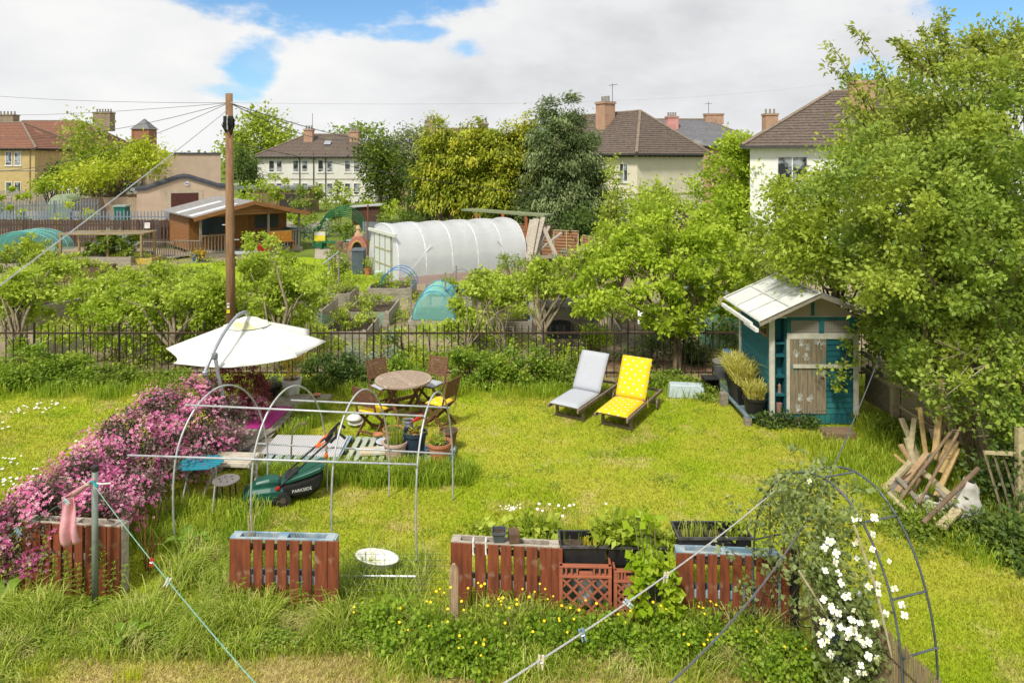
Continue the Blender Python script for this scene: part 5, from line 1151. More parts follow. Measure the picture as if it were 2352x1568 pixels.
for _ in range(70):
    a, b = ip(AP, random.random()**1.15*.6); cpts.append(arch_pt(a, b, random.uniform(-.1, 1.5))+Vector((random.gauss(-.05, .1), random.gauss(-.1, .12), random.gauss(-.05, .12))))
for _ in range(28): cpts.append(Q(random.uniform(1760, 1850), random.uniform(1110, 1320), random.uniform(6.6, 7.2)))
for _ in range(210):                                   # the curtain hanging inside and down the near leg
    u = random.random(); cpts.append(Q(1850+150*u+random.gauss(0, 34), 1150+430*u+random.gauss(0, 60), 5.9+.6*(1-u)))
cpts = np.array(cpts); foliage('leaves', CLW, t, cpts, rv(len(cpts)), .11, 6400, .05, .62, up=.2)
fl_ = [(1845, 1100), (1830, 1075), (1945, 1240), (1962, 1245), (1950, 1262), (1925, 1290), (1990, 1232), (2005, 1210), (1955, 1330), (1990, 1390), (2040, 1225), (1800, 1148)]
fz = [Q(px, py, random.uniform(5.7, 6.2)) for px, py in ((1858, 1104), (1905, 1242), (1918, 1290), (1922, 1270), (1895, 1310), (1968, 1282), (2004, 1260), (2005, 1297), (2042, 1288), (1970, 1240), (2054, 1350), (2017, 1360), (1925, 1315), (1940, 1370), (1936, 1362), (1912, 1400), (1920, 1418), (1905, 1430), (1930, 1440), (1960, 1400), (1975, 1430), (1880, 1455), (1900, 1470), (1990, 1460), (2072, 1388), (2078, 1412), (1995, 1510), (1960, 1520), (1985, 1545), (1970, 1480), (2010, 1430), (1956, 1450), (2035, 1408))]
fz += [Q(random.gauss(1915, 32), random.gauss(1425, 45), random.uniform(5.8, 6.3)) for _ in range(14)]+[Q(random.gauss(1950, 40), random.uniform(1180, 1400), random.uniform(5.8, 6.3)) for _ in range(14)]+[Q(random.gauss(1970, 28), random.gauss(1490, 45), random.uniform(5.6, 6.0)) for _ in range(16)]
fz = np.array(fz); flowers('blossoms', mat('white clematis petals', (.88, .88, .84), (.8, .8, .74), 8, .55, bump=0), t, fz, nrm(np.tile([-.2, -.9, .5], (len(fz), 1))+rv(len(fz))*.6), .031, k=4, asp=.85, cup=.2)
flowers('stamens', mat('yellow stamens', (.7, .6, .15), None, 5, .7), t, fz+np.array([-.002, -.012, .004]), nrm(np.tile([-.2, -.9, .5], (len(fz), 1))), .009, k=5, asp=.8, cup=.4)
mb = MB()
for k in range(16):
    a = A0.lerp(A0+off, random.random()); p1 = Vector(cpts[random.randrange(len(cpts))]); p2 = Vector(cpts[random.randrange(len(cpts))]); mb.tube([a, p1.lerp(a, .5)+Vector((.05, 0, .2)), p1], .005, 4, cap=False)
part('stems', mb, BARK, t, world=True)
for i, (a, b, Y, lb) in enumerate((((1782, 1078), (1822, 1215), 6.8, 'upper left'), ((1962, 1205), (2012, 1350), 5.9, 'right hand'), ((1835, 1310), (1895, 1405), 6.1, 'lower left'))):
    one('bamboo_cane', MB().tube([Q(a[0], a[1], Y), Q(b[0], b[1], Y), Q(b[0]+(b[0]-a[0])*1.2, b[1]+(b[1]-a[1])*1.8, Y-.05)], .009, 6), mat('pale cane', (.5, .44, .32), (.36, .3, .2), 9, .7), lb+' pale cane standing among the clematis of the arch', 'cane', 'canes in the clematis')
t = thing('gate_post', 'black round post at the left foot of the arch beside the reed screen', 'post', (2.9, 7.15, 0)); part('pole', MB().tube([(0, 0, 0), (0, 0, .95)], .05, 12), mat('black post', (.03, .03, .028), (.02, .022, .018), 9, .7), t)
part('brown_batten', MB().bb(-.13, -.06, -.03, .03, 0, .9), BROWNPAINT, t)
REED = mat('reed screen', (.3, .23, .14), (.13, .1, .06), 5, .9, stretch=(16, 16, .8), bump=.5)
t = thing('reed_screen', 'brown reed screen leaning from the black post down to the bottom edge', 'screen', (3.1, 6.4, 0)); mb = MB()
for i in range(150):
    u = i/149; x_ = 3.0+.32*u; y_ = 7.0-1.75*u+random.uniform(-.01, .01); mb.tube([(x_, y_, 0), (x_+random.uniform(-.008, .008), y_, .88+random.uniform(-.03, .02)-.0*u)], .0065, 4)
part('reeds', mb, REED, t, world=True); part('binding_wire', MB().tube([(2.985, 7.0, .7), (3.305, 5.25, .7)], .004, 4).tube([(2.985, 7.0, .3), (3.305, 5.25, .3)], .004, 4), IRON, t, world=True)
t = thing('hanging_pot', 'dark blue grey pot with tiny white flowers hooked on the reed screen', 'pot', (2.9, 6.15, .5)); part('pot', MB().lathe([(.1, 0), (.15, .26), (.155, .28), (.14, .28), (.13, .24), (.01, .23)], n=16), NAVY, t)
flowers('flower_heads', WHITEF, t, np.array([[2.9, 6.1, .75]])+rng.normal(size=(40, 3))*[.05, .04, .05], np.tile([0, -1, .3], (40, 1)), .011, k=4)

# ================================================================== TIMBER LEANING BY THE TREE, SCREEN FENCE RIGHT OF THE SHED
t = thing('timber_fence', 'sloping run of pale timber rails and dark panels right of the shed', 'fence', (7.5, 12, 0))
PT = mat('pressure treated timber', (.5, .42, .25), (.33, .28, .16), 5, .8, stretch=(3, 3, 3), bump=.2)
PTX = mat('brown fence panel', (.36, .29, .18), (.2, .16, .1), 5, .9, stretch=(2, 2, 8), bump=.2)
fp = [Vector((6.86, 13.6, 0)), Vector((7.02, 12.7, 0)), Vector((7.35, 11.6, 0)), Vector((7.75, 10.9, 0))]
for a, b in zip(fp[:-1], fp[1:]):
    part('panel', MB().beam(a+Vector((.04, 0, .55)), b+Vector((.04, 0, .5)), .02, .7), PTX, t, world=True)
    part('rail', MB().beam(a+Vector((-.02, 0, 1.12)), b+Vector((-.02, 0, 1.02)), .06, .09), PT, t, world=True); part('rail', MB().beam(a+Vector((-.03, 0, .82)), b+Vector((-.03, 0, .74)), .05, .07), PT, t, world=True)
    for k in range(1, 3): c = a.lerp(b, k/3); part('strut', MB().beam(c+Vector((0, 0, .8)), c+Vector((0, .03, 1.1)), .05, .04), PT, t, world=True)
for q, hh in ((fp[1], 1.22), (fp[2], 1.1)): part('post', MB().bb(q.x-.1, q.x+.02, q.y-.06, q.y+.06, 0, hh), PT, t, world=True)
one('diagonal_board', MB().beam((6.85, 12.3, .55), (7.6, 11.7, .1), .14, .03), PT, 'short pale board fallen across the foot of the timber fence', 'board')
one('diagonal_board', MB().beam((7.0, 11.9, .02), (7.25, 12.05, .38), .1, .04), mat('reddish offcut', (.3, .19, .11), None, 7, .8), 'reddish offcut propped behind the fallen board', 'board')
def stick(a, b, w_, h_, m, label, Y0, Y1, name='timber', cat='timber', rnd=False):
    p, q = Q(a[0], a[1], Y0), Q(b[0], b[1], Y1)
    if p.z < 0: p.z = 0.0
    if q.z < 0: q.z = 0.0
    mb = MB(); mb.tube([p, q], w_/2, 8) if rnd else mb.beam(p, q, w_, h_)
    return one(name, mb, m, label, cat, 'timber leaning by the tree', bevel=0 if rnd else .004)
stick((2165, 870), (2147, 1055), .08, .05, NEWWOOD, 'tall upright orange new batten, tallest of the leaning pieces', 10.3, 10.1)
stick((2112, 935), (2130, 1075), .06, .04, NEWWOOD, 'slimmer upright pale batten left of the tallest one', 10.6, 10.3)
stick((2082, 1005), (2105, 1085), .07, .05, PT, 'short grey batten with square top leaning left', 10.4, 10.2)
stick((2068, 1020), (2100, 1075), .07, .04, mat('tan offcut', (.4, .27, .15), None, 7, .8), 'short tan offcut beside the grey batten', 10.45, 10.2)
stick((2055, 1045), (2105, 1085), .05, .05, NEWWOOD, 'round ended pale stake at the left of the heap', 10.5, 10.2, rnd=True)
stick((2092, 1060), (2030, 1125), .09, .045, PT, 'flat green treated board leaning down to the left', 10.1, 10.1)
stick((2085, 1090), (2020, 1118), .05, .03, NEWWOOD, 'thin orange lath low at the left of the heap', 10.2, 10.2)
stick((2110, 1075), (2220, 1170), .1, .04, PT, 'pale yellow board crossing the middle of the heap', 10.0, 9.4)
stick((2185, 990), (2065, 1150), .045, .04, mat('tool handle', (.25, .17, .1), (.15, .1, .06), 8, .7, bump=.1), 'long brown spade handle running down left', 10.0, 9.6, 'garden_tool', 'tool', True)
stick((2205, 985), (2110, 1155), .04, .04, mat('tool handle', (.3, .2, .1)), 'long brown rake handle parallel to the spade handle', 9.9, 9.4, 'garden_tool', 'tool', True)
stick((2190, 1010), (2160, 1085), .16, .03, NEWWOOD, 'wide orange board behind the tool handles', 10.3, 10.1)
stick((2247, 1075), (2120, 1200), .06, .05, mat('dark pole', (.2, .14, .09), (.12, .08, .05), 7, .85), 'dark brown pole lying low across the white sack', 9.3, 8.9, rnd=True)
stick((2220, 1150), (2160, 1210), .12, .04, PT, 'pale green board lowest under the dark pole', 9.3, 8.9)
stick((2040, 1130), (2085, 1175), .05, .03, PT, 'weathered board end in the grass left of the sacks', 9.6, 9.3)
t = thing('spade', 'spade with grey blade and green D handle in the timber heap', 'spade', P(2075, 1135)); part('blade', MB().beam(Q(2072, 1100, 9.9), Q(2055, 1140, 9.8), .17, .012), mat('grey blade', (.25, .23, .2), (.15, .12, .1), 8, .5, .5), t, world=True)
part('handle', MB().tube([Q(2072, 1100, 9.9), Q(2135, 1062, 10.0)], .018, 6), mat('dark handle', (.1, .06, .04), None, 7, .6), t, world=True); part('grip', MB().tube([Q(2130, 1065, 10), Q(2132, 1048, 10), Q(2146, 1040, 10), Q(2142, 1058, 10), Q(2130, 1065, 10)], .012, 6), mat('green grip', (.05, .13, .11), None, 5, .4), t, world=True)
for a_, b_, w__, h__, m__, lb_, y0_, y1_, rn_ in (((2100, 960), (2085, 1100), .07, .04, PT, 'grey batten just left of the slim upright batten', 10.9, 10.5, False), ((2140, 985), (2172, 1100), .08, .03, GREYWOOD, 'grey plank crossing behind the tallest batten', 10.8, 10.3, False), ((2178, 960), (2100, 1130), .05, .05, mat('brown pole', (.24, .16, .09), None, 7, .8), 'thin round pole crossing behind the orange board', 10.5, 9.9, True),
        ((2070, 960), (2125, 1090), .09, .03, PT, 'pale board leaning right behind the heap', 11.1, 10.6, False), ((2130, 1040), (2060, 1130), .08, .04, mat('tan offcut', (1, 1, 1)), 'tan board lying across the spade', 10.1, 9.8, False), ((2200, 1030), (2150, 1140), .07, .04, NEWWOOD, 'short orange board at the right of the heap', 10.1, 9.7, False),
        ((2150, 1120), (2205, 1180), .05, .03, GREYWOOD, 'grey lath under the dark pole', 9.6, 9.2, False), ((2060, 1095), (2125, 1165), .07, .03, GREYWOOD, 'grey board lowest in the middle of the heap', 9.9, 9.5, False)):
    stick(a_, b_, w__, h__, m__, lb_, y0_, y1_, rnd=rn_)
def sack(px, py, Y, r, h, label):
    q = Q(px, py, Y); mb = MB(); rnd_ = [random.uniform(.85, 1.15) for _ in range(12)]
    f = lambda u, v: (q.x+r*math.cos(u*6.283)*(math.sin(min(1, v*1.25+.12)*2.4)**.6 if v < .8 else max(.25, 1-2.6*(v-.72)))*(1+.12*math.sin(u*19+v*9)), Y+r*.6*math.sin(u*6.283)*(1+.1*math.sin(v*17+u*6)), h*v)
    mb.grid(f, 24, 14); return one('plastic_sack', mb, mat('dirty white sack', (.62, .6, .56), (.42, .4, .36), 6, .45, bump=.6, dirt=((.35, .33, .28), 3, .6)), label, 'sack', 'white sacks by the tree', smooth=True)
sack(2226, 1200, 9.2, .165, .66, 'tall white plastic sack standing against the tree')
sack(2138, 1160, 9.7, .26, .2, 'low white plastic sack lying in the weeds left of the tall one')
t = thing('fence_post', 'tall pale green timber post with cross rail at the right edge', 'post', P(2345, 1205)); q = P(2340, 1205)
part('post', MB().bb(q.x-.03, q.x+.06, q.y-.04, q.y+.04, 0, 1.3), PT, t, world=True); part('rail', MB().beam((q.x-.4, q.y+.1, .93), (q.x-.05, q.y, .95), .04, .04), PT, t, world=True)
for k in range(4): part('brace', MB().tube([(q.x-.3+.12*k-.1, q.y+.1, .95), (q.x-.2+.12*k, q.y, .1)], .018, 5), PALEBARK, t, world=True)
# ================================================================== THE BIG TREES ON THE RIGHT
def E(px, py, Y, rx, ry, rd=None):
    """ellipsoid from picture size at distance Y"""
    q = Q(px, py, Y); return (q.x, q.y, q.z, rx*Y/F, (rd if rd else rx*Y/F), ry*Y/F)
HAW = leafmat('hawthorn leaves', (.075, .13, .022), (.21, .32, .04), (.46, .55, .11), .44, patch=((.44, .52, .07), .9, .55))
ELD = leafmat('elder leaves', (.14, .18, .03), (.33, .38, .05), (.56, .56, .12), .4)
ell = [E(2080, 470, 10.6, 190, 150, 1.2), E(2250, 330, 10.8, 180, 170, 1.2), E(2130, 640, 10.3, 150, 120, 1.0), E(2290, 560, 10.4, 150, 170, 1.1), E(1985, 410, 11, 95, 80, .8), E(2240, 740, 10.2, 90, 60, .7), E(2345, 720, 10.2, 70, 80, .7), E(2010, 580, 11.3, 90, 80, .8)]
t, cl = tree('hawthorn_tree', 'huge many stemmed green tree filling the right edge', 'tree', (7.15, 10.7, 0), .07, 2.6, ell+[E(2180, 895, 9.9, 75, 35, .35), E(2300, 880, 9.9, 60, 50, .35), E(2120, 850, 10.6, 50, 35, .35), E(2250, 960, 9.8, 45, 40, .3), E(2340, 960, 9.6, 40, 60, .3), E(2200, 830, 9.8, 90, 40, .5), E(2090, 810, 11.0, 60, 50, .4)], 330, .24, 50000, .072, HAW, PALEBARK, nl=60, lo=.42, hi=1.18, flat=.8, r1=.22, asp=.66)
mb = MB()
for (bx, by, tx, ty, r) in ((2212, 1090, 2130, 850, .05), (2236, 1085, 2188, 830, .1), (2290, 1100, 2262, 840, .08), (2318, 1095, 2312, 850, .045), (2340, 1110, 2360, 830, .05)):
    a = P(bx, by); b = Q(tx, ty, 10.6); mb.tube(smooth_pts([a, a.lerp(b, .4)+Vector((random.uniform(-.12, .12), 0, 0)), a.lerp(b, .75), b, b+Vector((random.uniform(-.2, .2), .1, .9))], 1), [r*1.15]+[r]*3+[r*.85]*3+[r*.55], 9)
part('trunk', mb, mat('brown tree bark', (.24, .18, .1), (.1, .075, .045), 8, .95, stretch=(3, 3, .7), bump=.6), t, world=True, smooth=True)
ell = [E(2130, 200, 12, 120, 90, .9), E(2240, 150, 12, 110, 90, .9), E(2330, 160, 11.5, 70, 90, .8), E(2040, 250, 12, 90, 60, .7), E(2180, 300, 12, 140, 80, .8)]
t, cl = tree('elder_tree', 'taller yellow green elder with wispy upright shoots against the sky', 'tree', (7.6, 12, 0), .14, 4.0, ell, 120, .3, 9500, .09, ELD, BARK, nl=34, lo=.35, flat=.9, r1=.28, asp=.45)
# wispy shoots at the top, each a thin stem with leaves
mb = MB(); sp = []
for (x0, y0, x1, y1) in ((2020, 330, 1905, 95), (2010, 260, 1900, 150), (2060, 260, 1960, 60), (2150, 200, 2120, 60), (2190, 190, 2165, 20), (2240, 200, 2250, 70), (2300, 200, 2330, 70), (2130, 170, 2060, 90), (2280, 150, 2310, 100), (1990, 300, 1940, 230), (2200, 220, 2205, 120), (2330, 170, 2350, 60), (2090, 170, 2080, 110), (2170, 130, 2150, 55), (2260, 120, 2235, 90)):
    a, b = Q(x0, y0, 11.8), Q(x1, y1, 11.8); m_ = a.lerp(b, .5)+Vector((random.uniform(-.1, .1), 0, random.uniform(-.05, .1))); mb.tube([a, m_, b], [.018, .011, .004], 4)
    for k in range(14): u = .25+.75*k/13; sp.append((a.lerp(m_, u*2) if u < .5 else m_.lerp(b, u*2-1))+Vector((random.gauss(0, .035),)*3))
part('shoots', mb, BARK, t, world=True); part('dead_twigs', (lambda m_: [m_.tube([a_, a_+Vector((random.uniform(-.35, .35), random.uniform(-.3, .1), random.uniform(-.1, .35))), a_+Vector((random.uniform(-.6, .6), random.uniform(-.5, .1), random.uniform(-.2, .6)))], [.012, .007, .003], 4, cap=False) for a_ in [Q(random.uniform(2150, 2340), random.uniform(780, 1020), 10.0) for _ in range(26)]] and m_)(MB()), mat('bleached twigs', (.45, .38, .28), None, 8, .9), t, world=True)
sp = np.array(sp); foliage('shoot_leaves', ELD, t, sp, rv(len(sp)), .1, 2300, .1, .4)
ell = [E(1860, 450, 13.5, 90, 60, .9), E(1900, 560, 13.0, 120, 90, .9), E(1990, 330, 13.5, 60, 60, .7), E(1800, 560, 14.5, 70, 80, .8), E(2030, 720, 15.6, 60, 80, .6), E(2080, 780, 13.5, 60, 80, .7)]
tree('hedgerow_tree', 'leafy yellow green tree behind the shed merging into the big tree', 'tree', (6.8, 14.6, 0), .12, 2.4, ell, 170, .36, 21000, .09, L_SPRING, PALEBARK, nl=30, lo=.5, r1=.3)
ell = [E(2065, 720, 12.3, 60, 80, .5), E(2090, 760, 12.0, 60, 50, .5), E(2120, 850, 11.2, 50, 30, .4)]
tree('thicket_shrub', 'tangled shrub between the shed and the big tree', 'shrub', (7.4, 12.6, 0), .05, .9, ell, 90, .28, 8500, .075, L_MID, PALEBARK, nl=26, lo=.3, r1=.6)
tree('thicket_shrub', 'dark leafy undergrowth at the foot of the big tree', 'shrub', (8.2, 9.9, 0), .03, .3, [E(2320, 1110, 9.6, 60, 90, .5), E(2290, 1230, 8.9, 60, 60, .4), E(2350, 1280, 8.6, 60, 80, .4)], 60, .25, 5200, .075, L_DARK, BARK, nl=8, lo=.3, r1=.6, zmin=.03)
tree('thicket_shrub', 'feathery green weeds below the timber heap', 'plant', (5.4, 9.1, 0), 0, 0, [(5.4, 9.1, .12, .7, .5, .2), (6.3, 8.6, .12, .6, .5, .22)], 50, .2, 3200, .05, L_MID, BARK, zmin=.02, lo=.1)
# growth behind everything on the right, leaves coloured dark as the shade in gaps
ell = [E(2250, 500, 15, 220, 250, 1.0), E(2190, 750, 14.5, 150, 150, .8), E(2300, 850, 13.5, 160, 170, .8)]
tree('background_hedge', 'tall growth coloured dark as shade behind the trunks at the right edge', 'hedge', (10.0, 15.2, 0), .1, 2.5, ell, 170, .5, 19000, .12, L_DARK, BARK, nl=24, lo=.4, zmin=.1)
tree('background_tree', 'rounded dark treetop rising behind the tiled roof at the right', 'tree', (24, 52, 0), .3, 6, [E(1995, 225, 52, 55, 45, 1.5), E(1940, 235, 52, 30, 20, 1)], 50, 1.0, 1300, .34, L_MID, BARK, nl=10)
# branch hanging in front of the shed door
mb = MB(); bp_ = smooth_pts([Q(2080, 640, 11.6), Q(2030, 690, 12.2), Q(1985, 740, 12.7), Q(1950, 790, 12.8), Q(1935, 850, 12.75), Q(1920, 880, 12.7)], 1)
t = thing('hanging_branch', 'leafy branch drooping in front of the shed door', 'branch', bp_[0]); mb.tube(bp_, [.02]+[.012]*(len(bp_)-2)+[.004], 5); part('stem', mb, PALEBARK, t, world=True)
c = np.array([Q(*q, 12.6) for q in ((1960, 760), (1945, 690), (1925, 655), (1900, 640), (1960, 700), (1940, 790), (1950, 800), (1935, 840), (1920, 870), (1895, 850), (1940, 865), (1925, 890), (1975, 830), (1900, 600), (1880, 650), (1990, 740))]); foliage('leaves', L_SPRING, t, c, rv(len(c)), .13, 620, .07, .6)
# undergrowth in front of and beside the shed
def shrub(label, ells, n, size, m=None, k=None, rc=.2, name='shrub', cat='shrub', group=None, asp=.62, lo=.45, stems=True, zmin=.02, hi=1.0, up=.5):
    e = ells[0]; t = thing(name, label, cat, (e[0], e[1], 0), 0, group); k = k or max(10, int(n/90)); cl, o = ell_pts(ells, k, lo, hi, zmin)
    foliage('leaves', m or L_MID, t, cl, o, rc, n, size, asp, up, zmin=zmin)
    if stems:
        mb = MB()
        for j in range(0, k, max(1, k//9)): q = Vector(cl[j]); mb.tube([(e[0]+(q.x-e[0])*.4, e[1]+(q.y-e[1])*.4, 0), q.lerp(Vector((e[0], e[1], 0)), .4)+Vector((0, 0, .1)), q], .008+.01*rc, 4, cap=False)
        part('stems', mb, BARK, t, world=True)
    return t
shrub('low dark leafy weeds with two yellow flowers in front of the shed corner', [(4.95, 12.75, .12, .45, .3, .2), (5.4, 12.9, .1, .3, .25, .18)], 1500, .06, L_DARK)
shrub('ferny green weeds right of the shed step', [(6.7, 12.3, .1, .3, .25, .2), (6.95, 11.9, .1, .3, .3, .2)], 1500, .06, L_MID)
def fs(px, top, w_, label, m=None, Y=15.1, n=None, size=.065, **kw):
    """shrub at the fence whose top is at picture row top"""
    z = H-(top-YH)*Y/F; X = (px-XC)*Y/F; r = w_*Y/F/2; n = n or int(7500*r*max(.35, z))+900
    return shrub(label, [(X, Y, z*.5, r, .36, z*.52), (X+r*.4, Y-.25, z*.35, r*.7, .3, z*.36)], n, size, m, rc=.15, group='shrubs along the iron fence', lo=.6, **kw)
BR = leafmat('bramble leaves', (.07, .13, .012), (.18, .3, .025), (.38, .5, .06))
fs(40, 798, 190, 'tallest leafy shrub at the far left end of the fence', BR)
fs(150, 820, 130, 'leafy bramble second from the left end of the fence', BR)
fs(260, 845, 110, 'low bramble between the left brambles and the parasol', L_MID)
fs(380, 858, 120, 'low bramble at the fence left of the parasol', L_MID, Y=15.2)
fs(760, 812, 130, 'dark leafy shrub behind the white pot', L_DARK)
fs(850, 835, 90, 'dark shrub with small white flowers behind the table', L_DARK)
fs(930, 815, 110, 'green shrub behind the round table', BR)
fs(1085, 800, 130, 'bushy green shrub right of the table', BR)
fs(1190, 795, 150, 'bushy green shrub left of the grey lounger', BR)
fs(1290, 830, 110, 'shrub just behind the grey lounger', L_MID)
fs(1455, 850, 90, 'low shrub between the two loungers', L_MID)
fs(1530, 860, 80, 'weeds behind the yellow lounger', L_MID)
fs(1590, 880, 90, 'low weeds around the pale plastic box', L_MID, Y=14.6)
fs(700, 880, 90, 'nettles at the fence foot behind the white pot', L_MID, Y=14.9)
t = bpy.data.objects['shrub']
# ================================================================== BEHIND THE IRON FENCE: BUSHES AND FRUIT TREES
FR = 'fruit trees in the allotment'
CUR = leafmat('currant leaves', (.13, .22, .012), (.28, .41, .02), (.48, .56, .05), .4)
def bush(px, py, Y, rx, ry, label, m=CUR, size=.085, dens=1.0, rc=.24, **kw):
    e = E(px, py, Y, rx, ry, min(1.2, rx*Y/F)); n = int(dens*24*(e[3]*max(e[5], .3))/(size**2)*.55)+300
    return shrub(label, [e], n, size, m, rc=rc, name='bush', cat='bush', lo=.55, **kw)
bush(290, 760, 16.9, 120, 85, 'big bright currant bush behind the left part of the fence', dens=1.5)
bush(210, 715, 17.6, 60, 45, 'bright currant bush left of the large one')
bush(390, 760, 17.3, 80, 60, 'currant bush right of the large one', L_SPRING)
bush(640, 760, 17.6, 90, 50, 'bright bush behind the parasol', L_SPRING)
bush(1000, 800, 16.8, 80, 55, 'raspberry bush with pale leaves behind the table', CUR)
bush(850, 800, 16.8, 80, 40, 'white flowering bush behind the fence near the table', L_GREY)
bush(1290, 820, 16.4, 60, 40, 'yellow green currant behind the grey lounger', CUR)
bush(1490, 820, 16.6, 55, 50, 'dark round bush between the loungers beyond the fence', L_DARK)
bush(1640, 810, 16.9, 70, 55, 'dark blackcurrant bush left of the shed', L_DARK)
bush(1560, 790, 17.2, 50, 50, 'dark bush behind the pear tree trunk', L_DARK)
bush(770, 620, 27, 25, 42, 'upright green bush on the allotment lawn', L_MID)
bush(1305, 595, 29, 38, 26, 'rounded grey green bush right of the polytunnel', L_GREY)
bush(1700, 620, 24, 60, 40, 'bright bush behind the pear tree at the right', L_SPRING)
bush(1765, 590, 20, 70, 55, 'bush to the left of the shed roof', L_SPRING)
bush(1640, 560, 30, 90, 40, 'dark bushes beyond the pear tree', L_MID, size=.13)
for i, (px, py, Y, rx, ry, m, lb) in enumerate(((100, 800, 16.6, 70, 45, CUR, 'low bright bush behind the fence at the far left'), (480, 800, 16.8, 70, 45, CUR, 'bright bush half behind the parasol on the left'), (720, 800, 16.6, 60, 45, L_SPRING, 'light bush just right of the parasol'),
     (930, 790, 17.4, 55, 35, L_SPRING, 'pale bush between the fence and the nearest bed'), (1120, 810, 16.5, 60, 35, CUR, 'low bush under the slanting apple branch'), (560, 730, 18.5, 70, 40, L_SPRING, 'greenery at the foot of the telephone pole'), (700, 690, 19.5, 50, 30, CUR, 'leafy growth left of the small lower raised bed'),
     (200, 640, 21, 80, 25, L_SPRING, 'weeds between the left raised beds'), (430, 640, 22, 70, 25, L_MID, 'herb border behind the forked apple tree'), (330, 680, 19.5, 90, 30, L_SPRING, 'leafy growth behind the big currant bush'), (1400, 700, 19.5, 40, 30, L_SPRING, 'greenery right of the dark netted cage'), (1250, 640, 22.5, 50, 20, L_MID, 'flowering weeds at the right end of the polytunnel'),
     (1180, 600, 27.0, 60, 10, L_MID, 'weeds along the foot of the polytunnel'), (1690, 740, 17.4, 45, 50, CUR, 'bright bush between the fence and the shed'), (1360, 780, 17.2, 25, 20, CUR, 'small yellow green bush right of the netted cage'))):
    bush(px, py, Y, rx, ry, lb, m, dens=1.25)
SPUR = dict(nl=11, lo=.35, flat=.7, r1=.5, wob=.3, asp=.66)
def apple(base, ells, label, n, ncl=70, size=.085, m=L_SPRING, tr=.09, th=.7, lean=(0, 0), **kw):
    a = dict(SPUR); a.update(kw); return tree('apple_tree', label, 'tree', (base.x, base.y, 0), tr, th, ells, int(ncl*1.2), .21, int(n*1.8), size*1.2, m, PALEBARK, FR, lean=lean, **a)
APL = leafmat('apple leaves', (.15, .22, .02), (.34, .46, .04), (.56, .64, .12), .42)
apple(P(408, 850), [E(400, 720, 16.9, 130, 70, 1.0), E(250, 680, 17.5, 120, 45, .8), E(480, 690, 17, 70, 60, .7), E(330, 650, 18, 90, 40, .7)], 'sprawling apple tree left of the telephone pole with a forked dark trunk', 6200, 110, m=APL, th=.9)
apple(P(640, 850), [E(620, 700, 17.5, 110, 65, 1.0), E(700, 650, 18, 60, 40, .7), E(590, 620, 18, 45, 35, .6)], 'sprawling apple tree right of the telephone pole', 4600, 90, m=APL)
apple(P(35, 850), [E(60, 670, 17.5, 90, 60, .9), E(10, 700, 17, 50, 60, .7), E(120, 640, 18.5, 50, 40, .6)], 'apple tree at the far left behind the fence', 3600, 60, m=APL)
apple(P(560, 640), [E(600, 555, 27, 45, 25, .6), E(640, 600, 26, 40, 25, .6)], 'young pale apple tree in front of the summerhouse', 700, 26, .11, m=APL, tr=.05)
apple(P(1075, 850), [E(1100, 690, 17.3, 60, 40, .5), E(1060, 740, 17, 60, 25, .4), E(1170, 660, 17.6, 40, 35, .4)], 'low trained apple tree with a slanting branch behind the table', 1900, 44, m=APL, tr=.05)
apple(P(1245, 835), [E(1290, 640, 17.3, 70, 45, .6), E(1350, 610, 17.3, 50, 50, .5), E(1230, 640, 17.3, 40, 40, .5)], 'crooked small apple tree behind the grey lounger', 2700, 60, m=APL, tr=.07, th=1.2)
apple(P(1160, 850), [E(1135, 640, 18.5, 14, 40, .2), E(1110, 650, 18, 30, 30, .3)], 'young upright fruit tree in front of the polytunnel', 520, 20, m=APL, tr=.03)
PEAR = leafmat('pear leaves', (.15, .24, .015), (.34, .47, .03), (.56, .66, .08), .45)
b = P(1556, 862); tree('pear_tree', 'large bright pear tree with a straight trunk behind the loungers', 'tree', (b.x, b.y, 0), .12, 1.3,
     [E(1560, 590, 16.2, 140, 90, 1.2), E(1460, 640, 16, 110, 60, .9), E(1660, 620, 16.2, 90, 90, .9), E(1480, 560, 16.5, 75, 45, .8), E(1620, 545, 16.5, 85, 45, .8), E(1400, 600, 16.2, 40, 60, .5), E(1560, 720, 16, 170, 35, .8), E(1350, 680, 16.2, 50, 35, .5), E(1530, 490, 16.8, 22, 40, .3), E(1640, 490, 16.8, 25, 30, .3)], 190, .2, 15500, .115, PEAR, BARK, FR, nl=26, lo=.3, hi=1.12, r1=.42, asp=.6, flat=.85)
tree('pear_tree', 'bright yellow green fruit tree left of the large pear, behind the stacked timber', 'tree', (3.4, 22, 0), .08, 1.2, [E(1400, 560, 20, 40, 50, .6), E(1500, 490, 21, 60, 70, .8)], 60, .3, 2200, .11, PEAR, BARK, FR, nl=20, lo=.4)
tree('plum_tree', 'tall bright green tree in front of the cream house', 'tree', (13.0, 40, 0), .2, 3, [E(1690, 380, 38, 60, 80, 1.6), E(1660, 450, 38, 85, 70, 2), E(1740, 440, 38, 60, 80, 1.5), E(1700, 335, 38, 30, 40, .8), E(1690, 500, 38, 110, 60, 2)], 190, .6, 13500, .2, PEAR, BARK, None, nl=30, lo=.4, r1=.25)
tree('plum_tree', 'shorter green tree below the corner of the cream house', 'tree', (8.6, 32, 0), .14, 2, [E(1500, 470, 32, 50, 45, 1), E(1530, 500, 32, 70, 40, 1), E(1440, 540, 32, 60, 30, 1), E(1620, 520, 32, 60, 40, 1)], 80, .5, 4200, .16, L_SPRING, BARK, None, nl=20, lo=.4)

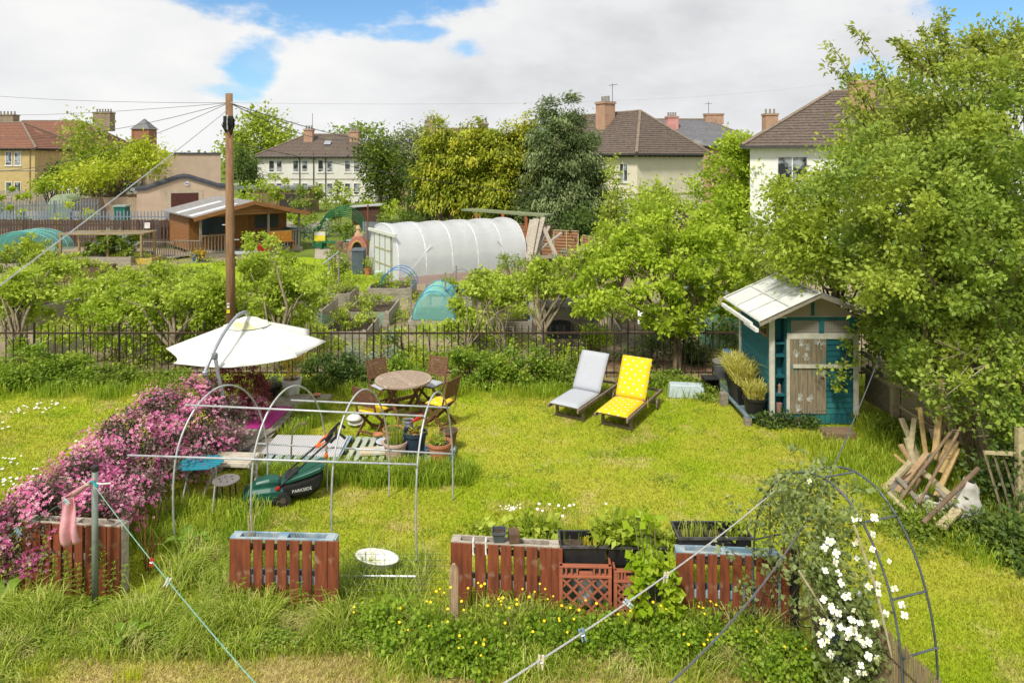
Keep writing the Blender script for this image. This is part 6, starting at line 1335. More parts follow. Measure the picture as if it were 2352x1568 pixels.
# ================================================================== TELEPHONE POLE AND WIRES
PY = 16.4; PX = (531-XC)*PY/F
t = thing('telephone_pole', 'tall brown wooden telephone pole with black distribution box', 'pole', (PX, PY, 0)); zt = H-(215-YH)*PY/F
part('pole', MB().tube([(0, 0, 0), (-.02, 0, 2.5), (-.05, 0, zt)], [.115, .105, .08], 14), mat('brown pole timber', (.29, .17, .09), (.17, .095, .05), 4, .85, stretch=(5, 5, .6), bump=.4, dirt=((.33, .29, .22), .35, .6)), t, smooth=True)
bz = H-(282-YH)*PY/F; mb = MB()
mb.bb(-.13, -.05, -.14, -.06, bz-.15, bz+.15); mb.bb(0.0, .08, -.14, -.06, bz-.15, bz+.15)
for k in range(26): a = random.uniform(0, 6.28); mb.tube([(-.03+.1*math.cos(a), -.08+.08*math.sin(a), bz+random.uniform(-.15, .15)), (-.03+.15*math.cos(a), -.1+.1*math.sin(a), bz+random.uniform(-.2, .1)), (-.03+.08*math.cos(a), -.06, bz-random.uniform(.1, .3))], .01, 4)
part('distribution_box', mb, BLACKP, t); part('cover_strip', MB().bb(-.05, -.015, -.16, -.1, bz-.17, bz+.18), mat('pale strip', (.5, .52, .52), None, 5, .5), t)
for z in (2.7, 3.0, 3.35, 3.95, 4.3): part('step_iron', MB().tube([(-.02, 0, z), (.2 if random.random() < .6 else -.2, -.03, z)], .012, 5), GALV, t)
part('warning_sign', MB().bb(-.06, .02, -.13, -.115, 1.3, 1.38), mat('yellow sign', (.8, .65, .02), None, 5, .5), t); part('number_plate', MB().bb(-.05, .01, -.13, -.115, 1.42, 1.47).bb(-.05, .01, -.13, -.115, 1.5, 1.53), WHITEP, t)
part('cross_bolts', MB().tube([(-.16, -.05, zt-.22), (.12, -.05, zt-.22)], .012, 5), GALV, t)
WR = mat('dark wire', (.05, .05, .055), None, 5, .5); tpz = zt-.22; tp = Vector((PX-.05, PY, tpz)); tx = Vector((PX-.04, PY-.09, tpz))
def wire(label, a, b, sag, r=.008, m=WR): one('overhead_wire', MB().tube(cat_line(a, b, sag, 16), r, 4), m, label, 'wire', 'overhead wires')
wire('thick pale stay wire running down left from the pole across the garden', Vector((PX-.1, PY-.05, zt-.42)), Q(-60, 700, 7.0), .03, .011, mat('pale wire', (.5, .51, .53), None, 8, .4))
wire('lowest of the wires leaving the pole to the left', tp, Q(-100, 395, 24), .5)
wire('middle wire leaving the pole to the left over the red roofs', tp, Q(-100, 305, 30), .5)
wire('upper wire leaving the pole to the left', tp, Q(-100, 262, 34), .15, .006)
wire('highest thin wire crossing the sky on the left', tp, Q(-100, 213, 26), .1, .005)
wire('thin wire running right from the pole over the white house', tp, Q(840, 298, 60), .9, .012)
wire('thin wire running far right from the pole across the clouds', tp+Vector((.1, 0, 0)), Q(1960, 185, 40), .45, .0035, mat('pale wire', (.5, .51, .53)))
wire('wire running right from the pole towards the hawthorn', tp, Q(990, 310, 62), .8, .012)
wire('low wire running past the conifers to the cream house', Q(540, 330, 17), Q(1640, 445, 45), .8, .008)
tree('boundary_hedge', 'leafy hedge along the right hand boundary of the lawn', 'hedge', (10.2, 9.0, 0), .05, .8, [(10.3, 5.5, .9, .9, 1.8, 1.0), (10.3, 8.5, 1.1, .9, 2.0, 1.2), (10.6, 12.0, 1.3, 1.0, 2.2, 1.4)], 170, .35, 9000, .12, L_MID, BARK, nl=20, lo=.6, zmin=.03)
# ================================================================== ALLOTMENT: POLYTUNNEL, BEDS, STRUCTURES
C0 = Vector((-4.35, 26.9, 0)); PW, PL, PHt = 3.6, 5.75, 2.27
t = thing('polytunnel', 'white plastic covered polytunnel with timber framed double door', 'polytunnel', (C0.x, C0.y, 0), R(30))
def tun(u, v):     # u along 0..1, v across 0..1
    a = math.pi*v; y_ = PW/2-PW/2*math.copysign(abs(math.cos(a))**.8, math.cos(a)); z = PHt*math.sin(a)**.62
    s = math.sin(u*math.pi*5)**2; sagk = .05*math.sin(min(1, max(0, v))*math.pi)*s
    wr = .026*math.sin(z*36+1.6*math.sin(u*15.7)+1.1*math.sin(u*37+z))*math.sin(a)*(1-math.sin(a)**6)+.006*math.sin(u*60)
    return (u*PL, y_, z-sagk+wr)
FILM = sheer('milky polythene', (.9, .92, .95), .5, .27, .3)
o = part('cover', MB().grid(tun, 110, 60), FILM, t, smooth=True)
for e_, nm in ((0, 'front_sheet'), (PL, 'rear_sheet')):
    pts = [(e_, tun(0, k/24)[1], tun(0, k/24)[2]-.01) for k in range(25)]; part(nm, MB().slab(pts, (1, 0, 0), .004), FILM, t)
for k in range(6): part('hoop', MB().tube([(PL*k/5, tun(0, j/20)[1]*.99+.01, max(0, tun(k/5, j/20)[2]-.02)) for j in range(21)], .024, 6), mat('pale hoop', (.8, .82, .84), None, 5, .4), t, smooth=True)
for s in (0, 1): part('brace', MB().tube([(.1+s*(PL-.2), .12, .1), (1.4+s*(PL-2.8), .1, 1.5)], .02, 5), mat('pale hoop', (1, 1, 1)), t)
FRW = mat('mossy door frame', (.42, .4, .25), (.3, .28, .18), 6, .8); mb = MB()
for y_ in (.75, 1.4, 2.05, 2.7): mb.bb(-.09, -.04, y_-.03, y_+.03, 0, 1.85)
for z in (.03, .65, 1.25): mb.bb(-.095, -.045, .75, 2.7, z-.025, z+.025)
dfr = part('door_frame', mb, FRW, t); part('door_panel', MB().bb(-.07, -.06, .78, 2.67, .05, 1.82), sheer('door film', (.85, .88, .9), .4, .08), dfr)
part('door_rail', MB().bb(-.16, -.07, .1, 3.3, 1.86, 1.98), mat('white gutter rail', (.66, .68, .62), (.55, .56, .5), 6, .5), t)
part('base_board', MB().bb(0, PL, -.05, -.02, 0, .32), sheer('pinkish skirt', (.62, .48, .45), .3, .35), t)
mb = MB()
for k in range(7): mb.bb(.8+k*.65, 1.2+k*.65, 1.2, 2.2, 0, .7)
part('staging', mb, mat('bluish staging', (.12, .16, .2), (.2, .3, .22), 2, .8), t)
# weeds over the paths
q = scatter(900, -24, 6.5, 16, 33, .02); q = q[(np.sin(q[:, 0]*.9+q[:, 1]*.5)+np.sin(q[:, 1]*1.1-q[:, 0]*.3) > -.3)]; k = rng.integers(0, len(q), 44000); pp = q[k]+rng.normal(size=(44000, 3))*[.28, .2, .03]; pp[:, 2] = abs(pp[:, 2])+rng.uniform(0, .2, 44000)
L = rng.uniform(.05, .11, 44000); o = npmesh('allotment_weeds', leafquads(pp, rv(44000), nrm(rv(44000)*.6+np.array([0, 0, 1.])), L, L*.55), 4, rng.random(44000), L_SPRING); o['kind'] = 'stuff'; tag(o, 'low weeds and self sown greens spread between the raised beds', 'weeds')
# raised beds
def bed(label, x0, x1, y0, y1, h, rz=0, m=BEDWOOD, plants=None, dense=1.0, size=.09, hp=.25, m2=None):
    cx, cy = (x0+x1)/2, (y0+y1)/2; t = thing('raised_bed', label, 'raised bed', (cx, cy, 0), rz, 'raised beds in the allotment'); hx, hy = (x1-x0)/2, (y1-y0)/2; mb = MB(); k = max(1, round(h/.19))
    for i in range(k):
        a, b = h*i/k+.003, h*(i+1)/k-.004; mb.bb(-hx, hx, -hy-.02, -hy+.02, a, b); mb.bb(-hx, hx, hy-.02, hy+.02, a, b); mb.bb(-hx-.004, -hx+.04, -hy+.02, hy-.02, a, b)
        if not m2: mb.bb(hx-.04, hx+.004, -hy+.02, hy-.02, a, b)
    part('boards', mb, m, t, bevel=.006)
    if m2: part('side_board', MB().bb(hx-.04, hx+.004, -hy+.02, hy-.02, .003, h+.01), m2, t)
    mb = MB()
    for sx_ in (-1, 1):
        for sy_ in (-1, 1): mb.bb(sx_*(hx-.08)-.035, sx_*(hx-.08)+.035, sy_*(hy-.06)-.035, sy_*(hy-.06)+.035, 0, h+.02)
    part('corner_posts', mb, m, t); part('soil', MB().bb(-hx+.04, hx-.04, -hy+.02, hy-.02, h-.12, h-.08), SOIL, t)
    if plants:
        q = thing('bed_plants', plants, 'plants', (cx, cy, h-.08), 0, 'plants in the raised beds'); ca, sa = math.cos(rz), math.sin(rz)
        k = int(14*dense*hx*hy)+6; lx, ly = rng.uniform(-hx*.85, hx*.85, k), rng.uniform(-hy*.85, hy*.85, k); cl = np.stack([cx+lx*ca-ly*sa, cy+lx*sa+ly*ca, h+rng.uniform(-.02, hp, k)], 1)
        foliage('leaves', [L_SPRING, L_MID, CUR, L_SPRING][len(plants) % 4], q, cl, np.tile([0, 0, 1.], (k, 1)), .17, int(1000*dense*hx*hy)+120, size, .5, zmin=h-.07)
    return t
bed('large central raised bed of weathered boards', -4.9, -3.6, 20.4, 22.3, .42, 0, plants='mixed leafy vegetables in the large central bed', dense=.7)
bed('raised bed behind the central one, in front of the tunnel door', -5.0, -3.5, 24.0, 25.6, .45, 0, plants='orange flowers and herbs in the bed by the tunnel door')
bed('narrow raised bed left of the central one', -6.1, -5.6, 20.6, 22.4, .45, 0, plants='tall greens in the narrow left bed')
bed('small raised bed at the lower left of the group', -7.5, -6.2, 20.4, 21.8, .42, 0, plants='strawberry like plants in the lower left bed')
bed('raised bed left of the tunnel door', -6.3, -5.4, 23.2, 24.6, .42, 0, plants='low herbs in the bed left of the tunnel door')
bed('raised bed nearest the iron fence, full of plants', -5.0, -3.8, 18.2, 19.9, .4, 0, plants='thick foliage in the bed nearest the iron fence', dense=1.3)
bed('raised bed under the turquoise netting', -2.95, -1.55, 19.8, 21.9, .3)
bed('raised bed with tall crops along the tunnel side', -2.9, -1.3, 22.6, 25.0, .42, 0, plants='bright leafy crops in the bed beside the tunnel', dense=1.2)
bed('raised bed with one side board painted blue', -.6, .55, 19.2, 22.2, .42, 0, m2=mat('slate blue board', (.09, .17, .24), (.2, .27, .3), 5, .7), plants='chives and yellow flowers in the blue sided bed')
bed('low raised bed right behind the fence in the middle', -1.3, .05, 17.3, 18.9, .35, .0, plants='thin crops in the low bed right behind the fence', dense=.5)
bed('raised bed right of the polytunnel end', .9, 2.2, 24.5, 26.5, .3, 0, plants='leafy plants in the bed beyond the black netting')
bed('raised bed holding white boards right of the path', 2.85, 4.2, 18.2, 21.5, .4, 0, plants='salad rows in the bed with white boards', dense=.5)
bed('raised bed left of the shed roof beyond the pear', 4.9, 6.6, 20.0, 22.2, .4, .5, plants='sprouts in the bed beyond the pear tree')
bed('long tall raised bed at the far left near the fence', -14.6, -13.6, 19.6, 21.8, .62, -.35, plants='tulips and greens in the tall left bed', dense=1.2)
bed('brown stained raised bed in the left allotment', -18.6, -16.2, 27.5, 28.6, .6, 0, mat('brown bed', (.16, .085, .06), (.1, .06, .045), 5, .8, stretch=(2, 2, 9)), plants='green crops in the brown stained bed', dense=1.4)
bed('raised bed beneath the slender pergola', -20.4, -17.5, 32.0, 34, .4, 0, plants='tall artichokes growing under the pergola', hp=.8, dense=1.4, size=.16)
bed('yellow edged raised bed right of the pergola', -18.9, -16.7, 32.3, 33.3, .3, 0, mat('yellow board', (.6, .42, .06), (.3, .27, .22), 2, .7), plants='pink flowers in the yellow edged bed', hp=.1)
bed('raised bed at the far left edge of the allotment', -23, -20.8, 30, 33, .4, 0, plants='beans and weeds in the far left bed', hp=.6, dense=1.6, size=.12)
bed('raised bed hidden in the apple branches left of the pole', -13.0, -11.3, 21.0, 23.5, .4, .1, plants='seedlings in the bed behind the left apple tree')
bed('raised bed behind the apple tree right of the pole', -10.2, -8.4, 21.5, 23.5, .35, 0, plants='flowers in the bed behind the right apple tree')
bed('grey raised bed in the left allotment beside the brown one', -15.6, -13.8, 25.0, 27.2, .45, 0, plants='herbs in the grey bed beside the brown one', dense=1.3)
# net tunnels and hoops
def net_tunnel(label, x0, x1, y0, y1, z0, h, col, hoopc, n=3, alpha=.45):
    t = thing('net_tunnel', label, 'netting', ((x0+x1)/2, (y0+y1)/2, z0)); W = x1-x0
    f = lambda u, v: (x0+W*(.5-.5*math.cos(math.pi*v))+.03*math.sin(u*9), y0+(y1-y0)*u, z0+h*math.sin(math.pi*v)*(1-.12*math.sin(u*math.pi*n)**2)+.02*math.sin(v*30+u*7))
    part('net', MB().grid(f, 24, 24), sheer(hoopc+' net', col, .3, alpha, .7), t, world=True, smooth=True)
    ef = [f(0, v/16) for v in range(17)]; part('net_end', MB().add(ef, [tuple(range(17))]), sheer(hoopc+' net', col), t, world=True)
    hm = mat(hoopc+' hoop', {'turquoise': (.05, .3, .6), 'teal': (.3, .6, .6), 'blue': (.02, .25, .65), 'green': (.05, .3, .2)}[hoopc], None, 5, .4)
    for k in range(n): y = y0+(y1-y0)*k/(n-1); part('hoop', MB().tube([(x0+W*(.5-.5*math.cos(math.pi*v/14)), y, z0+(h+.02)*math.sin(math.pi*v/14)) for v in range(15)], .012, 5), hm, t, world=True)
    return t
net_tunnel('turquoise netting tunnel over a raised bed in front of the polytunnel', -2.85, -1.65, 19.9, 21.7, .3, .8, (.3, .78, .72), 'turquoise', 3, .5)
net_tunnel('teal netting tunnel at the far left edge of the allotment', -26, -22.6, 34.5, 36.0, .3, 1.0, (.1, .42, .36), 'teal', 4, .5)
t = net_tunnel('pale green netting heap left of the shed', 5.0, 6.2, 17.6, 18.8, 0.1, .75, (.15, .6, .42), 'green', 2, .4)
def hoops(label, x0, x1, ys, z0, h, c='blue'):
    t = thing('bed_hoops', label, 'hoops', ((x0+x1)/2, ys[0], z0)); hm = mat(c+' water pipe', (.02, .22, .6) if c == 'blue' else (.2, .25, .25), None, 5, .4)
    for y in ys: part('hoop', MB().tube([(x0+(x1-x0)*(.5-.5*math.cos(math.pi*v/14)), y, z0+h*math.sin(math.pi*v/14)) for v in range(15)], .014, 5), hm, t, world=True)
hoops('blue pipe hoops over the bed by the tunnel door', -4.6, -3.4, [24.2, 24.7, 25.2], .4, .65)
hoops('blue pipe hoops seen through the pear tree', 5.1, 6.5, [20.4, 21.2, 22.0], .4, .8)
hoops('thin dark hoop over the crops beside the tunnel', -2.2, -1.2, [23.4], .4, .8, 'dark')
hoops('blue pipe hoop on the bed right of the turquoise net', -2.1, -1.3, [20.9], .35, .75)
# low green netting draped on the central bed
one('garden_net', MB().grid(lambda u, v: (-5.6+1.9*u, 19.98+.02*math.sin(u*20), .1+.42*v*(1-.5*math.sin(u*math.pi))), 20, 4), sheer('limp green net', (.15, .55, .4), .3, .6), 'limp green net stretched between stakes before the central bed', 'netting')
for i, (px, py, h, lb) in enumerate(((756, 690, 1.55, 'tall grey stake left of the central bed'), (778, 655, 1.6, 'tall grey stake joined to its neighbour by a bar'), (944, 720, 1.5, 'grey stake left of the turquoise net'), (980, 690, .9, 'short grey stake behind the turquoise net'), (1023, 715, 1.5, 'grey stake right of the turquoise net'), (773, 745, 1.0, 'grey stake at the limp green net'), (1048, 665, 1.2, 'thin stake beside the polytunnel'))):
    q = P(px, py+25); one('stake', MB().box((q.x, q.y, h/2), (.05, .05, h)), GREYWOOD, lb, 'stake', 'stakes between the beds')
a, b = P(756, 715), P(778, 680); one('cross_pole', MB().tube([(a.x-.2, a.y, 1.52), (b.x, b.y, 1.58)], .025, 5), GALV, 'grey bar laid between two stakes left of the central bed', 'bar')
# black netted cage
t = thing('netted_cage', 'cage of dark netting over a compost bin behind the grey lounger', 'cage', (1.5, 18.2, 0)); DN = sheer('dark net', (.03, .035, .04), .1, .3, .8)
x0, x1, y0, y1, hh = .75, 2.2, 17.6, 19.0, 1.15
part('net', MB().add([(x0, y0, 0), (x1, y0, 0), (x1, y0, hh), (x0, y0, hh), (x0+.1, y1, 0), (x1, y1, 0), (x1, y1, hh), (x0+.1, y1, hh-.1)], [(0, 1, 2, 3), (1, 5, 6, 2), (5, 4, 7, 6), (4, 0, 3, 7), (3, 2, 6, 7)]), DN, t, world=True)
for x_, y_ in ((x0, y0), (x1, y0), (x1, y1), (x0+.1, y1)): part('post', MB().tube([(x_, y_, 0), (x_, y_, hh)], .025, 5), GREYWOOD, t, world=True)
mb = MB()
for z in (.02, .2): mb.bb(x0, x1, y0-.03, y0-.005, z, z+.16); mb.bb(x1-.02, x1+.01, y0, y1, z, z+.16)
part('base_boards', mb, mat('dark damp boards', (.17, .14, .11), (.1, .08, .06), 5, .9), t, world=True)
one('compost_tyre', MB().lathe([(.28, 0), (.33, .05), (.33, .5), (.28, .56), (.24, .5), (.24, .1)], (1.25, 18.0, .12), 20), BLACKP, 'round black tub inside the dark netted cage', 'tub', smooth=True)
one('terracotta_saucer', MB().lathe([(.12, 0), (.15, .06), (.1, .05)], (1.35, 18.6, 1.2), 14), TERR, 'terracotta dish on top of the netted cage', 'dish')
# white boards / signs standing in the bed
WB = mat('white board', (.75, .77, .8), (.65, .68, .7), 3, .5)
wb = one('white_board', MB().beam(Q(1478, 755, 19.3), Q(1478, 714, 19.6), .32, .03, (0, 1, 0)), WB, 'white leaning board with dark marks in the bed right of the path', 'board')
one('white_board', MB().beam(Q(1515, 752, 19.4), Q(1505, 728, 19.6), .26, .03, (0, 1, 0)), WB, 'second smaller white board right of the marked one', 'board')
part('painted_marks', MB().box(Q(1472, 738, 19.2), (.05, .01, .12)).box(Q(1482, 744, 19.2), (.03, .01, .06)).box(Q(1466, 728, 19.2), (.08, .01, .02)), BLACKP, wb)
one('solar_panel', MB().box(Q(1475, 668, 23), (.5, .4, .02), 0, .6), mat('dark grid panel', (.04, .06, .08), (.2, .25, .25), 14, .3), 'dark ribbed panel lying on a bed right of the black cage', 'panel')

# summerhouse
ua = math.atan2(3.3, 4.0); G0 = Vector((-15.25, 34.0, 0))
t = thing('summerhouse', 'orange brown timber summerhouse with veranda, grey deck rails and shallow gable roof', 'summerhouse', (G0.x, G0.y, 0), ua)
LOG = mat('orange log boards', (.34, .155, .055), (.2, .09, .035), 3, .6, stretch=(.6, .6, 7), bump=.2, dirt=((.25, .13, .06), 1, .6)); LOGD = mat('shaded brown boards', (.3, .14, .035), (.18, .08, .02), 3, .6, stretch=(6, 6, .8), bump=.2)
HW, HD, VD, EZ, RZ2, BZ = 5.1, 5.8, 1.9, 2.05, 2.72, .22
mb = MB()
for i in range(14): a = BZ+(EZ-BZ)*i/14; b = a+(EZ-BZ)/14-.012; mb.bb(-.0, .05, VD, HD, a, b); mb.bb(HW-.05, HW, VD, HD, a, b); mb.bb(.05, HW-.05, HD-.05, HD, a, b)
part('walls', mb, LOG, t)
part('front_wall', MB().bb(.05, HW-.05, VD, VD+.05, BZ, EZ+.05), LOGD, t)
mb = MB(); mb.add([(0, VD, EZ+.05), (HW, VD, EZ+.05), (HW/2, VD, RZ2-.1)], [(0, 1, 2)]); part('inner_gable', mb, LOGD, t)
dr = part('door', MB().bb(2.1, 3.0, VD-.04, VD-.005, BZ, 2.0), mat('door brown', (.34, .16, .04), (.24, .11, .03), 3, .6, stretch=(9, 9, .8)), t)
w_ = part('window', MB().bb(.5, 1.75, VD-.03, VD-.004, 1.0, 1.85), mat('dark window', (.02, .03, .05), (.03, .05, .07), 2, .15), t); part('blackboard', MB().bb(3.35, 4.6, VD-.03, VD-.004, 1.15, 1.85), mat('chalk board', (.05, .06, .06), (.09, .1, .1), 8, .8), t)
part('deck', MB().bb(-.1, HW+.1, -.05, VD, .12, .2).bb(-.1, HW+.1, -.07, -.05, 0, .2), GREYWOODH, t)
for x_ in (.06, 1.5, 3.4, HW-.06): part('post', MB().bb(x_-.05, x_+.05, .0, .1, .2, EZ), GREYWOOD, t)
def roofslab(name, xa, za, xb, zb, m): mb = MB(); mb.slab([(xa, -.35, za), (xb, -.35, zb), (xb, HD+.2, zb), (xa, HD+.2, za)], (0, 0, 1), .05); return part(name, mb, m, t)
RG = mat('grey roofing felt', (.27, .26, .25), (.18, .175, .17), 5, .9, bump=.2)
r1_ = roofslab('left_roof', -.35, EZ-.02, HW/2, RZ2, RG); roofslab('right_roof', HW/2, RZ2, HW+.35, EZ-.02, RG)
for y0 in (.1, 2.6): mb = MB(); sl_ = (RZ2-EZ+.02)/(HW/2+.35); f = lambda x_: EZ-.02+.056+(x_+.35)*sl_; mb.slab([(-.3, y0, f(-.3)), (1.9, y0, f(1.9)), (1.9, y0+.75, f(1.9)), (-.3, y0+.75, f(-.3))], (0, 0, 1), .01); part('roof_light', mb, mat('white roof sheet', (.62, .63, .64), None, 4, .5), r1_)
part('fascia', MB().beam((-.37, -.38, EZ-.08), (HW/2, -.38, RZ2-.04), .04, .2, (0, 0, 1)).beam((HW/2, -.38, RZ2-.04), (HW+.37, -.38, EZ-.08), .04, .2, (0, 0, 1)), LOG, t)
mb = MB()
for i in range(4): z0_, z1_ = EZ+.02+i*.14, EZ+.14+i*.14; xx = (z0_-EZ)/(RZ2-EZ)*HW/2; mb.bb(xx+.05, HW-xx-.05, -.1, -.05, z0_, z1_)
part('gable_boards', mb, LOG, t)
def railing(t, a, b, h=.92, z=.2, n=None):
    a, b = Vector(a), Vector(b); L = (b-a).length; n = n or int(L/.14); mb = MB(); mb.beam(a+Vector((0, 0, z+h)), b+Vector((0, 0, z+h)), .07, .04); mb.beam(a+Vector((0, 0, z+.08)), b+Vector((0, 0, z+.08)), .04, .04)
    for i in range(n+1): c = a.lerp(b, i/n); mb.box((c.x, c.y, z+h/2), (.035, .035, h-.02))
    part('railing', mb, GREYWOOD, t)
railing(t, (.1, 0, 0), (1.5, 0, 0)); railing(t, (3.5, 0, 0), (HW-.1, 0, 0)); railing(t, (HW-.05, .1, 0), (HW-.05, VD, 0))
railing(t, (.0, -.05, -.05), (-.9, .9, -.05), .8, .15); railing(t, (-.9, .9, -.1), (-1.9, 2.9, -.15), .8, .1); part('ramp', MB().beam((-.5, .8, .1), (-1.6, 3.0, .03), 1.2, .05), GREYWOODH, t)
one('blue_tub', MB().lathe([(.22, 0), (.3, .36), (.27, .36), (.01, .34)], P(455, 601), 16), mat('cobalt plastic', (.02, .12, .42), None, 5, .4), 'cobalt blue tub of flowers in front of the summerhouse railing', 'tub')
one('tub_flowers', MB().box((0, 0, 0), (.01, .01, .01)), L_MID, '', '') if False else None
bush(457, 584, 33, 10, 4, 'orange flowering plants in the cobalt blue tub', leafmat('orange bloom', (.15, .2, .02), (.4, .3, .03), (.75, .4, .03)), size=.1, stems=False)
t2 = thing('green_cabinet', 'teal water tank standing right of the summerhouse veranda', 'tank', P(672, 568)); q = P(672, 568)
part('tank', MB().lathe([(.42, 0), (.45, 1.05), (.4, 1.1), (.01, 1.14)], n=16), mat('teal tank', (.02, .2, .22), None, 4, .5), t2)
t2 = thing('veranda_bench', 'orange wooden bench inside the veranda beside a red box', 'bench', (-11.9, 36.0, .2), ua); part('seat', MB().bb(-.6, .6, -.2, .2, .4, .45), LOGD, t2); part('backrest', MB().bb(-.6, .6, .18, .22, .45, .95), mat('bright orange wood', (.5, .22, .03), None, 3, .5), t2); part('legs', MB().bb(-.58, -.52, -.18, .18, 0, .4).bb(.52, .58, -.18, .18, 0, .4), LOGD, t2)
one('red_box', MB().box((-12.6, 35.2, .42), (.4, .4, .4), ua), mat('red box', (.4, .03, .02), None, 4, .5), 'red storage box on the veranda behind the right railing', 'box', bevel=.02)
t2 = thing('picnic_table', 'grey metal topped table on the allotment lawn before the summerhouse', 'table', P(560, 612)); part('top', MB().bb(-.6, .6, -.35, .35, .6, .65), GALV, t2)
for s in (-1, 1): part('leg', MB().bb(s*.5-.04, s*.5+.04, -.3, .3, 0, .6), GREYWOOD, t2)
# oven, bins, tables
q = P(828, 618); t2 = thing('clay_oven', 'tiled clay pizza oven with arched mouth on a block stand', 'oven', (q.x, q.y, 0), .15)
OB = mat('mortar stand', (.33, .28, .2), (.2, .17, .12), 5, .95, bump=.5); part('stand', MB().bb(-.55, .3, -.35, .5, .75, .87).bb(-.55, -.35, -.35, .5, 0, .75).bb(.1, .3, -.35, .5, 0, .75).bb(-.35, .1, .44, .5, 0, .75), OB, t2)
BRK = mat('salmon roof tiles', (.5, .22, .16), (.38, .15, .11), 4, .9, bump=.5)
f = lambda u, v: (-.3+.62*v*1.0-.05, 0, 0)
mb = MB(); mb.add([(x_, y_, z_) for y_ in (-.3, .55) for x_, z_ in [(-.12+.42*math.cos(math.pi*k/10), .87+.62*math.sin(math.pi*k/10)) for k in range(11)]], [(k, k+1, k+12, k+11) for k in range(10)]+[tuple(range(11))[::-1], tuple(range(11, 22))]); part('vault', mb, BRK, t2)
part('mouth', MB().add([(-.12+.2*math.cos(math.pi*k/8), -.304, .9+.32*math.sin(math.pi*k/8)) for k in range(9)], [tuple(range(9))[::-1]]), mat('mouth black', (.02, .015, .012), None, 5, .9), t2)  # flat near-black face set on the closed end of the vault
mb = MB(); mb.tube([(-.12+.26*math.cos(math.pi*k/10), -.32, .89+.38*math.sin(math.pi*k/10)) for k in range(11)], .05, 6); part('mouth_arch', mb, mat('yellow clay', (.45, .28, .1), None, 5, .9), t2)
part('flue', MB().bb(-.25, .1, -.1, .15, 1.46, 1.6).lathe([(.1, 1.6), (.08, 1.75), (.12, 1.8), (.06, 1.95)], (-.1, 0, 0), 10), mat('sandy flue', (.6, .42, .25), None, 5, .9), t2)
one('wheelie_bin', MB().box((-6.55, 29.8, .5), (.5, .55, 1.0)).box((-6.55, 29.8, 1.03), (.56, .62, .05), 0, .08), mat('slate bin', (.1, .13, .16), None, 4, .5), 'slate grey wheelie bin between the oven and the polytunnel', 'bin', bevel=.03)
t2, p = bladepot(845, 632, .16, .3, 'terracotta pot of herbs beside the polytunnel door', TERR, z=0, group='pots by the tunnel'); foliage('leaves', L_SPRING, t2, *ell_pts([(p.x, p.y, .55, .2, .2, .25)], 12, .2, 1), .1, 130, .09)
bladepot(842, 636, .0+.16, .34, 'pale green bucket right of the herb pot', mat('mint bucket', (.55, .68, .55), None, 5, .5), z=0, group='pots by the tunnel', Y=28.6, rim=False) if False else one('mint_bucket', MB().lathe([(.13, 0), (.18, .38), (.16, .38), (.01, .36)], P(870, 645), 14), mat('mint bucket', (.55, .68, .55), None, 5, .5), 'pale mint bucket at the foot of the polytunnel door', 'bucket')
one('blue_table', MB().box(P(818, 575)+Vector((0, 0, .55)), (1.0, .5, .05)).box(P(808, 575)+Vector((0, 0, .27)), (.1, .4, .5)).box(P(828, 575)+Vector((0, 0, .27)), (.1, .4, .5)), mat('pale blue paint', (.35, .48, .52), None, 4, .6), 'pale blue child size table left of the oven', 'table')
for i, (px, py, lb) in enumerate(((781, 578, 'left'), (798, 582, 'right'))):
    one('log_seat', MB().lathe([(.26, 0), (.24, .55), (.01, .56)], P(px, py), 12), mat('log bark', (.25, .17, .11), (.13, .09, .06), 6, .9), lb+' of two upright logs on the lawn by the oven', 'log', 'log seats')
t2 = thing('notice_frame', 'green framed board with a yellow and white notice on the lawn edge', 'sign', P(735, 572)); GP = mat('grass green paint', (.02, .16, .06), None, 5, .5); part('frame', MB().bb(-.35, -.25, -.05, .05, 0, 1.1).bb(.25, .35, -.05, .05, 0, .7).bb(-.25, .25, -.04, .04, .1, .3), GP, t2); part('notice', MB().bb(-.3, .3, -.07, -.05, .45, .95), mat('yellow notice', (.85, .72, .05), None, 3, .6), t2); part('notice_header', MB().bb(-.28, .28, -.075, -.071, .75, .93), WHITEP, t2)
t2 = thing('garden_bench', 'dark green low bench right of the yellow notice', 'bench', P(765, 572)); part('seat', MB().bb(-.7, .7, -.2, .2, .35, .42), GP, t2); part('legs', MB().bb(-.65, -.55, -.2, .2, 0, .35).bb(.55, .65, -.2, .2, 0, .35).bb(.62, .7, -.05, .05, .42, 1.1), GP, t2)
t2 = thing('willow_arch', 'dark green wire arch overgrown behind the allotment lawn', 'arch', P(780, 548)); mb = MB(); q = P(780, 548)
for k in range(6):
    for dy in (0, .8): mb.tube([(q.x-1.6+.05*k+1.6*(1-math.cos(math.pi*j/10)), q.y+dy, (1.4+.12*k)*math.sin(math.pi*j/10)) for j in range(11)], .025, 4)
part('hoops', mb, GP, t2, world=True)
